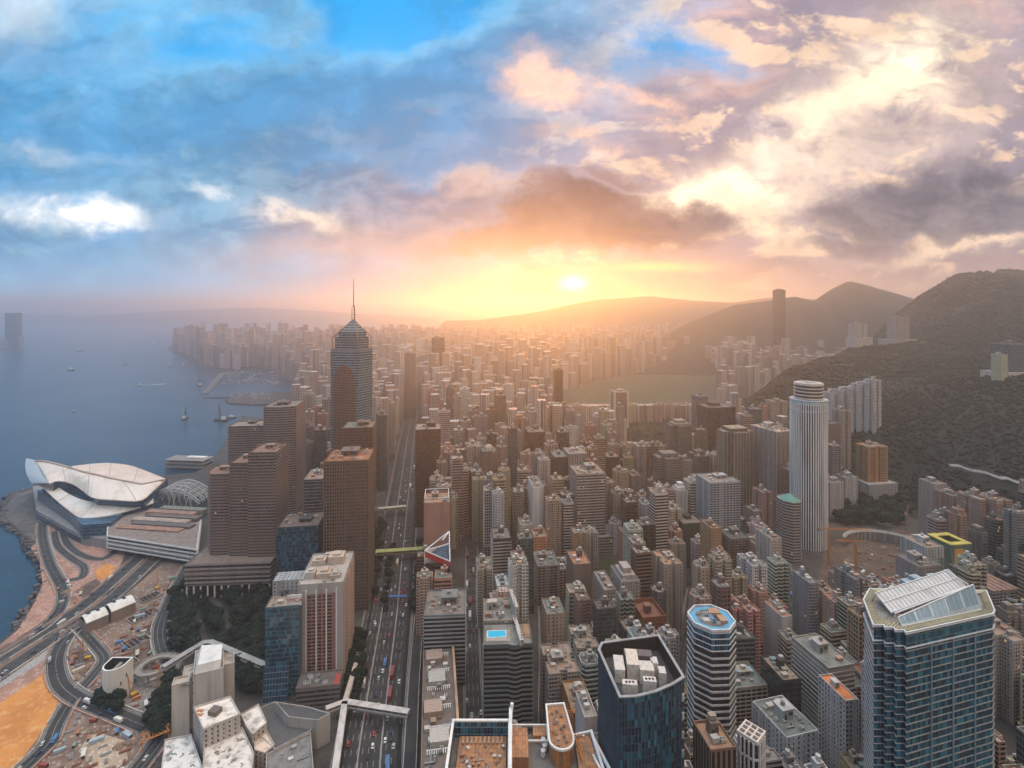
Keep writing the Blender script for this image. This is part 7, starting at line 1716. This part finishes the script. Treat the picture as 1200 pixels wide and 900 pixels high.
# the crane pit on the right
patch('pit_ground', [(955, 695), (966, 645), (1000, 626), (1050, 620), (1084, 626), (1090, 690), (1020, 704)], 'mud', 4.18)
pc = Vector(at(1040, 650, 4)); t = thing('pit_wall', 'curved dark retaining wall with a white hoarding along the top round the crane pit', 'retaining wall', pc)
A_ = arc(0, -10, 52, 40, 140, 30); B_ = arc(0, -10, 55, 40, 140, 30)
f = MB(); f.band(B_, A_, -2, 12); f.build('wall', M['concrete'], t); f = MB(); f.band(arc(0, -10, 55.5, 40, 140, 30), arc(0, -10, 54.9, 40, 140, 30), 12, 14); f.build('hoarding', M['white'], t)
f = MB()
for i in range(0, 31, 2): f.bar((A_[i][0] * .99, A_[i][1] * .99, 0), (A_[i][0] * .99, A_[i][1] * .99, 12), .9)
f.build('pile', M['unit'], t, (.22, .15, .12))
def crane(px, py, hgt, jib, rz, luff, label):
    p = at(px, py, 4); t = thing('tower_crane', label, 'crane', p, rz); f = MB()
    for x in (-.9, .9):
        for y in (-.9, .9): f.bar((x, y, 0), (x, y, hgt), .42)
    z = 0; k = 0
    while z < hgt - 3:
        for a, b in (((-.9, -.9), (.9, -.9)), ((.9, -.9), (.9, .9)), ((.9, .9), (-.9, .9)), ((-.9, .9), (-.9, -.9))):
            f.bar((*a, z), (*b, z + 3), .22)
        z += 3
    f.build('mast', M['orange'], t)
    j = MB(); c, s = math.cos(luff), math.sin(luff)
    def q(d_, up, side): return (d_ * c - up * s, side, hgt + 1.5 + d_ * s + up * c)
    for up, side in ((0, -.8), (0, .8), (1.6, 0)): j.bar(q(-2, up, side), q(jib, up, side), .36)
    d_ = 0
    while d_ < jib - 2: j.bar(q(d_, 0, -.8), q(d_ + 1.2, 1.6, 0), .2); j.bar(q(d_ + 1.2, 1.6, 0), q(d_ + 2.4, 0, .8), .2); d_ += 2.4
    j.build('jib', M['orange'], t)
    j = MB()
    for side in (-.8, .8): j.bar((-14, side, hgt + 2), (0, side, hgt + 2), .4)
    j.build('counter_jib', M['orange'], t); j = MB(); j.box(-12.5, 0, hgt - .6, 3, 2.2, 3); j.build('counterweight', M['concrete'], t); j = MB(); j.box(1.2, 1.6, hgt - .4, 1.6, 1.5, 2.1); j.build('cab', M['glasspale'], t, (.5, .5, .5))
    j = MB(); j.bar((0, 0, hgt), (0, 0, hgt + 7), .6); j.bar((0, 0, hgt + 7), q(jib * .8, 1.6, 0), .14); j.bar((0, 0, hgt + 7), (-13, 0, hgt + 2), .14); j.build('apex', M['orange'], t)
crane(971, 662, 44, 52, R(-4), 0, 'orange tower crane whose level jib points right across the pit, left one')
crane(1003, 668, 34, 24, R(176), 0, 'lower orange tower crane in the middle of the pit')
crane(1062, 642, 42, 38, R(236), R(38), 'orange luffing crane with a raised jib at the back of the pit')
bx = next(h_['o'] for h_ in HERO if h_['ref'] == 'the tall crowned tower'); cr_ = at(798, 500, CAMZ - (500 - HY) / F0 * 918)
def mini(px, py, label):
    p = at(px, py, 4); t = thing('piling_rig', label, 'rig', p, rng.uniform(0, 3)); f = MB(); f.box(0, 0, .2, 3.2, 5, 2.2); f.build('body', M['unit'], t, (.6, .36, .03)); f = MB(); f.bar((0, 2.5, 1), (0, 4.5, 20), .7); f.bar((0, -2, 2), (0, 4, 16), .25); f.build('boom', M['orange'], t)
    f = MB(); [f.box(x, 0, -.05, .8, 5.4, 1.0) for x in (-1.6, 1.6)]; f.build('track', M['dark'], t)
mini(103, 772, 'yellow piling rig inside the oval road loop'); mini(184, 690, 'yellow piling rig at the top of the trench site'); mini(157, 815, 'yellow piling rig beside the ventilation shaft'); mini(192, 800, 'yellow piling rig next to the spiral ramp')
# ---- water: pier, ships, boats
p = at(222, 546, 3); t = thing('ferry_pier', 'long flat-roofed ferry pier on piles with open arcades, beside the promenade', 'pier', p, R(-6))
f = MB(); f.box(0, 0, 1, 86, 34, 2); f.build('deck', M['concrete'], t); f = MB(); f.box(0, 1, 3, 80, 28, 5.5); f.build('wall', M['dark'], t)
for k in range(20): f = MB(); f.box(-41 + k * 4.3, -15, 3, 1.0, 1.0, 12); f.build('arcade_post', M['paint'], t, (.40, .38, .36))
f = MB(); f.box(0, 0, 8.5, 86, 32, 1.2); f.build('upper_floor', M['paint'], t, (.38, .36, .34)); f = MB(); f.box(0, 2, 9.7, 74, 24, 5); f.build('upper_wall', M['ribbon'], t, (.3, .29, .28))
f = MB(); f.box(0, 0, 15, 86, 33, 1.2); f.build('roof', M['paint'], t, (.26, .24, .23)); f = MB(); f.box(14, 4, 16.2, 40, 12, 2.4); f.build('roof_monitor', M['white'], t)
f = MB()
for k in range(18):
    for y in (-13, 0, 13): f.tube(-40 + k * 4.7, y, -5, 1.2, .6, seg=6)
f.build('pile', M['concrete'], t)
def hull(f, L_, B_, H_, m=0):
    P = [(-B_ / 2, -L_ / 2), (B_ / 2, -L_ / 2), (B_ / 2, L_ * .25), (B_ * .3, L_ * .42), (0, L_ / 2), (-B_ * .3, L_ * .42), (-B_ / 2, L_ * .25)]
    f.prism([(x * .8, y * .93) for x, y in P], -1, H_, m, poly1=P)
def ship(px, py, L_, rz, label, col, kind):
    p = at(px, py, 0.0); t = thing(kind, label, kind.replace('_', ' '), p, rz); B_ = L_ * .26
    f = MB(); hull(f, L_, B_, L_ * .08 + 1); f.build('hull', M['paint'], t, col)
    z = L_ * .08 + 1
    if kind == 'crane_barge':
        f = MB(); f.box(0, -L_ * .25, z, B_ * .7, L_ * .25, 7); f.build('deckhouse', M['white'], t); f = MB(); f.bar((-B_ * .3, 0, z), (0, L_ * .1, z + L_ * .9), 1.8); f.bar((B_ * .3, 0, z), (0, L_ * .1, z + L_ * .9), 1.8); f.bar((0, -L_ * .3, z), (0, L_ * .1, z + L_ * .9), 1.0)
        for k in range(1, 6): s = k / 6; f.bar((-B_ * .3 * (1 - s), L_ * .1 * s, z + L_ * .9 * s), (B_ * .3 * (1 - s), L_ * .1 * s, z + L_ * .9 * s), .8)
        f.build('derrick', M['paint'], t, (.10, .11, .12))
    else:
        f = MB(); f.box(0, -L_ * .12, z, B_ * .75, L_ * .42, L_ * .07 + 1); f.box(0, -L_ * .06, z + L_ * .07 + 1, B_ * .6, L_ * .2, L_ * .05 + 1); f.build('cabin', M['white'], t); f = MB(); f.bar((0, -L_ * .1, z), (0, -L_ * .1, z + L_ * .3), .5); f.build('mast', M['metal'], t)
    return t
DK = (.05, .055, .065)
ship(217, 491, 34, R(8), 'dark crane barge with a tall derrick alone off the ferry pier', DK, 'crane_barge')
ship(258, 493, 44, R(80), 'dark work barge moored against the point of the promenade', DK, 'crane_barge')
ship(270, 490, 30, R(95), 'second dark work vessel moored beside the larger barge', DK, 'ship')
ship(233, 452, 34, R(60), 'dark coaster off the end of the sloping breakwater', DK, 'crane_barge')
ship(82, 434, 52, R(70), 'small dark ship alone in open water, middle left', DK, 'ship')
ship(38, 395, 70, R(85), 'distant cargo ship near the far-shore tower', (.2, .2, .2), 'ship')
ship(92, 411, 60, R(85), 'distant low cargo ship in mid harbour', (.2, .2, .2), 'ship')
ship(146, 428, 28, R(85), 'tiny dark boat crossing mid harbour', DK, 'ship')
ship(199, 429, 40, R(40), 'dark boat off the tip of the far waterfront', DK, 'ship')
ship(215, 427, 36, R(40), 'grey boat nearest the far waterfront road', (.2, .2, .2), 'ship')
ship(180, 402, 46, R(50), 'distant white boat circling on the hazy water', (.6, .6, .6), 'ship')
ship(86, 483, 14, R(70), 'small launch alone on the open water', DK, 'ship')
fe = ship(163, 451.6, 22, R(99), 'white fast ferry trailing a bright straight wake', (.66, .66, .66), 'ferry')
p = at(163, 451.6, .12); f = MB(); f.grid([[(p[0] + 8 + i * 9, p[1] - .9 + i * 5.5 - (1 + i * .8), .15), (p[0] + 8 + i * 9, p[1] - .9 + i * 5.5 + (1 + i * .8), .15)] for i in range(9)]); f.f = [q[::-1] for q in f.f]; tag(f.build('wake_foam', M['white']), kind='stuff')
M['boatwake'] = plain('thin_foam', (.30, .34, .37), .5, .5, .2)
for wx, wy, dx_, dy_, n2 in ((82, 434, -5, 7, 12), (146, 428, -6, 3, 10), (86, 483, -3, 4, 9), (180, 402, -9, 5, 10)):
    p = at(wx, wy, 0); f = MB(); f.grid([[(p[0] + dx_ * i, p[1] + dy_ * i - (.6 + i * .35), .12), (p[0] + dx_ * i, p[1] + dy_ * i + (.6 + i * .35), .12)] for i in range(n2)])
    if f.v and (Vector(f.v[1]) - Vector(f.v[0])).cross(Vector(f.v[2]) - Vector(f.v[0])).z < 0: f.f = [q[::-1] for q in f.f]
    tag(f.build('wake_foam', M['boatwake']), kind='stuff')
M['boat'] = plain('boat_paint', (.34, .34, .34), .5, .4, .3); mk_ = MB(); hull(mk_, 16, 4.6, 1.8); mk_.box(0, -1.5, 1.8, 3.4, 7, 1.8); mk_.bar((0, 0, 1.8), (0, 0, 11), .3); MBo = mk_.mesh('moored_boat', [M['boat']])
n_b = 0
while n_b < 95:
    px, py = rng.uniform(262, 330), rng.uniform(436, 451)
    x, y, z = at(px, py, 0)
    if inpoly(x, y, LANDW): n_b += .02; continue
    o = bpy.data.objects.new('moored_boat', MBo); COL.objects.link(o); o.location = (x, y, 0); o.rotation_euler = (0, 0, rng.uniform(0, 3.1)); s = rng.uniform(.8, 1.6); o.scale = (s, s, s); tag(o, 'small white boat moored in the crowded shelter behind the sloping breakwater', 'boat', 'boats moored in the shelter'); n_b += 1
n_b = 0
while n_b < 40:
    x, y, z = at(rng.uniform(268, 318), rng.uniform(461, 470), 0)
    o = bpy.data.objects.new('docked_boat', MBo); COL.objects.link(o); o.location = (x, y, 4.0); o.rotation_euler = (0, 0, rng.uniform(0, 3.1)); tag(o, 'small pale boat laid up on the yacht club point', 'boat', 'boats laid up on the point'); n_b += 1
# ------------------------------------------------------------------ the air: one even box of haze round camera and scene
hm = bpy.data.materials.new('haze_air'); hm.use_nodes = True
ht = hm.node_tree; ht.nodes.clear()
pv = ht.nodes.new('ShaderNodeVolumePrincipled'); hoz = ht.nodes.new('ShaderNodeOutputMaterial')
pv.inputs['Color'].default_value = (.60, .78, .92, 1); pv.inputs['Density'].default_value = HAZE
pv.inputs['Density Attribute'].default_value = ''
pv.inputs['Anisotropy'].default_value = .72
ht.links.new(pv.outputs[0], hoz.inputs['Volume'])
hm.cycles.homogeneous_volume = True
hb = MB(); hb.prism([(-29000, -900), (29000, -900), (29000, 29000), (-29000, 29000)], -8.0, 512.0, bottom=True)
ho = hb.build('haze', hm); ho['kind'] = 'stuff'
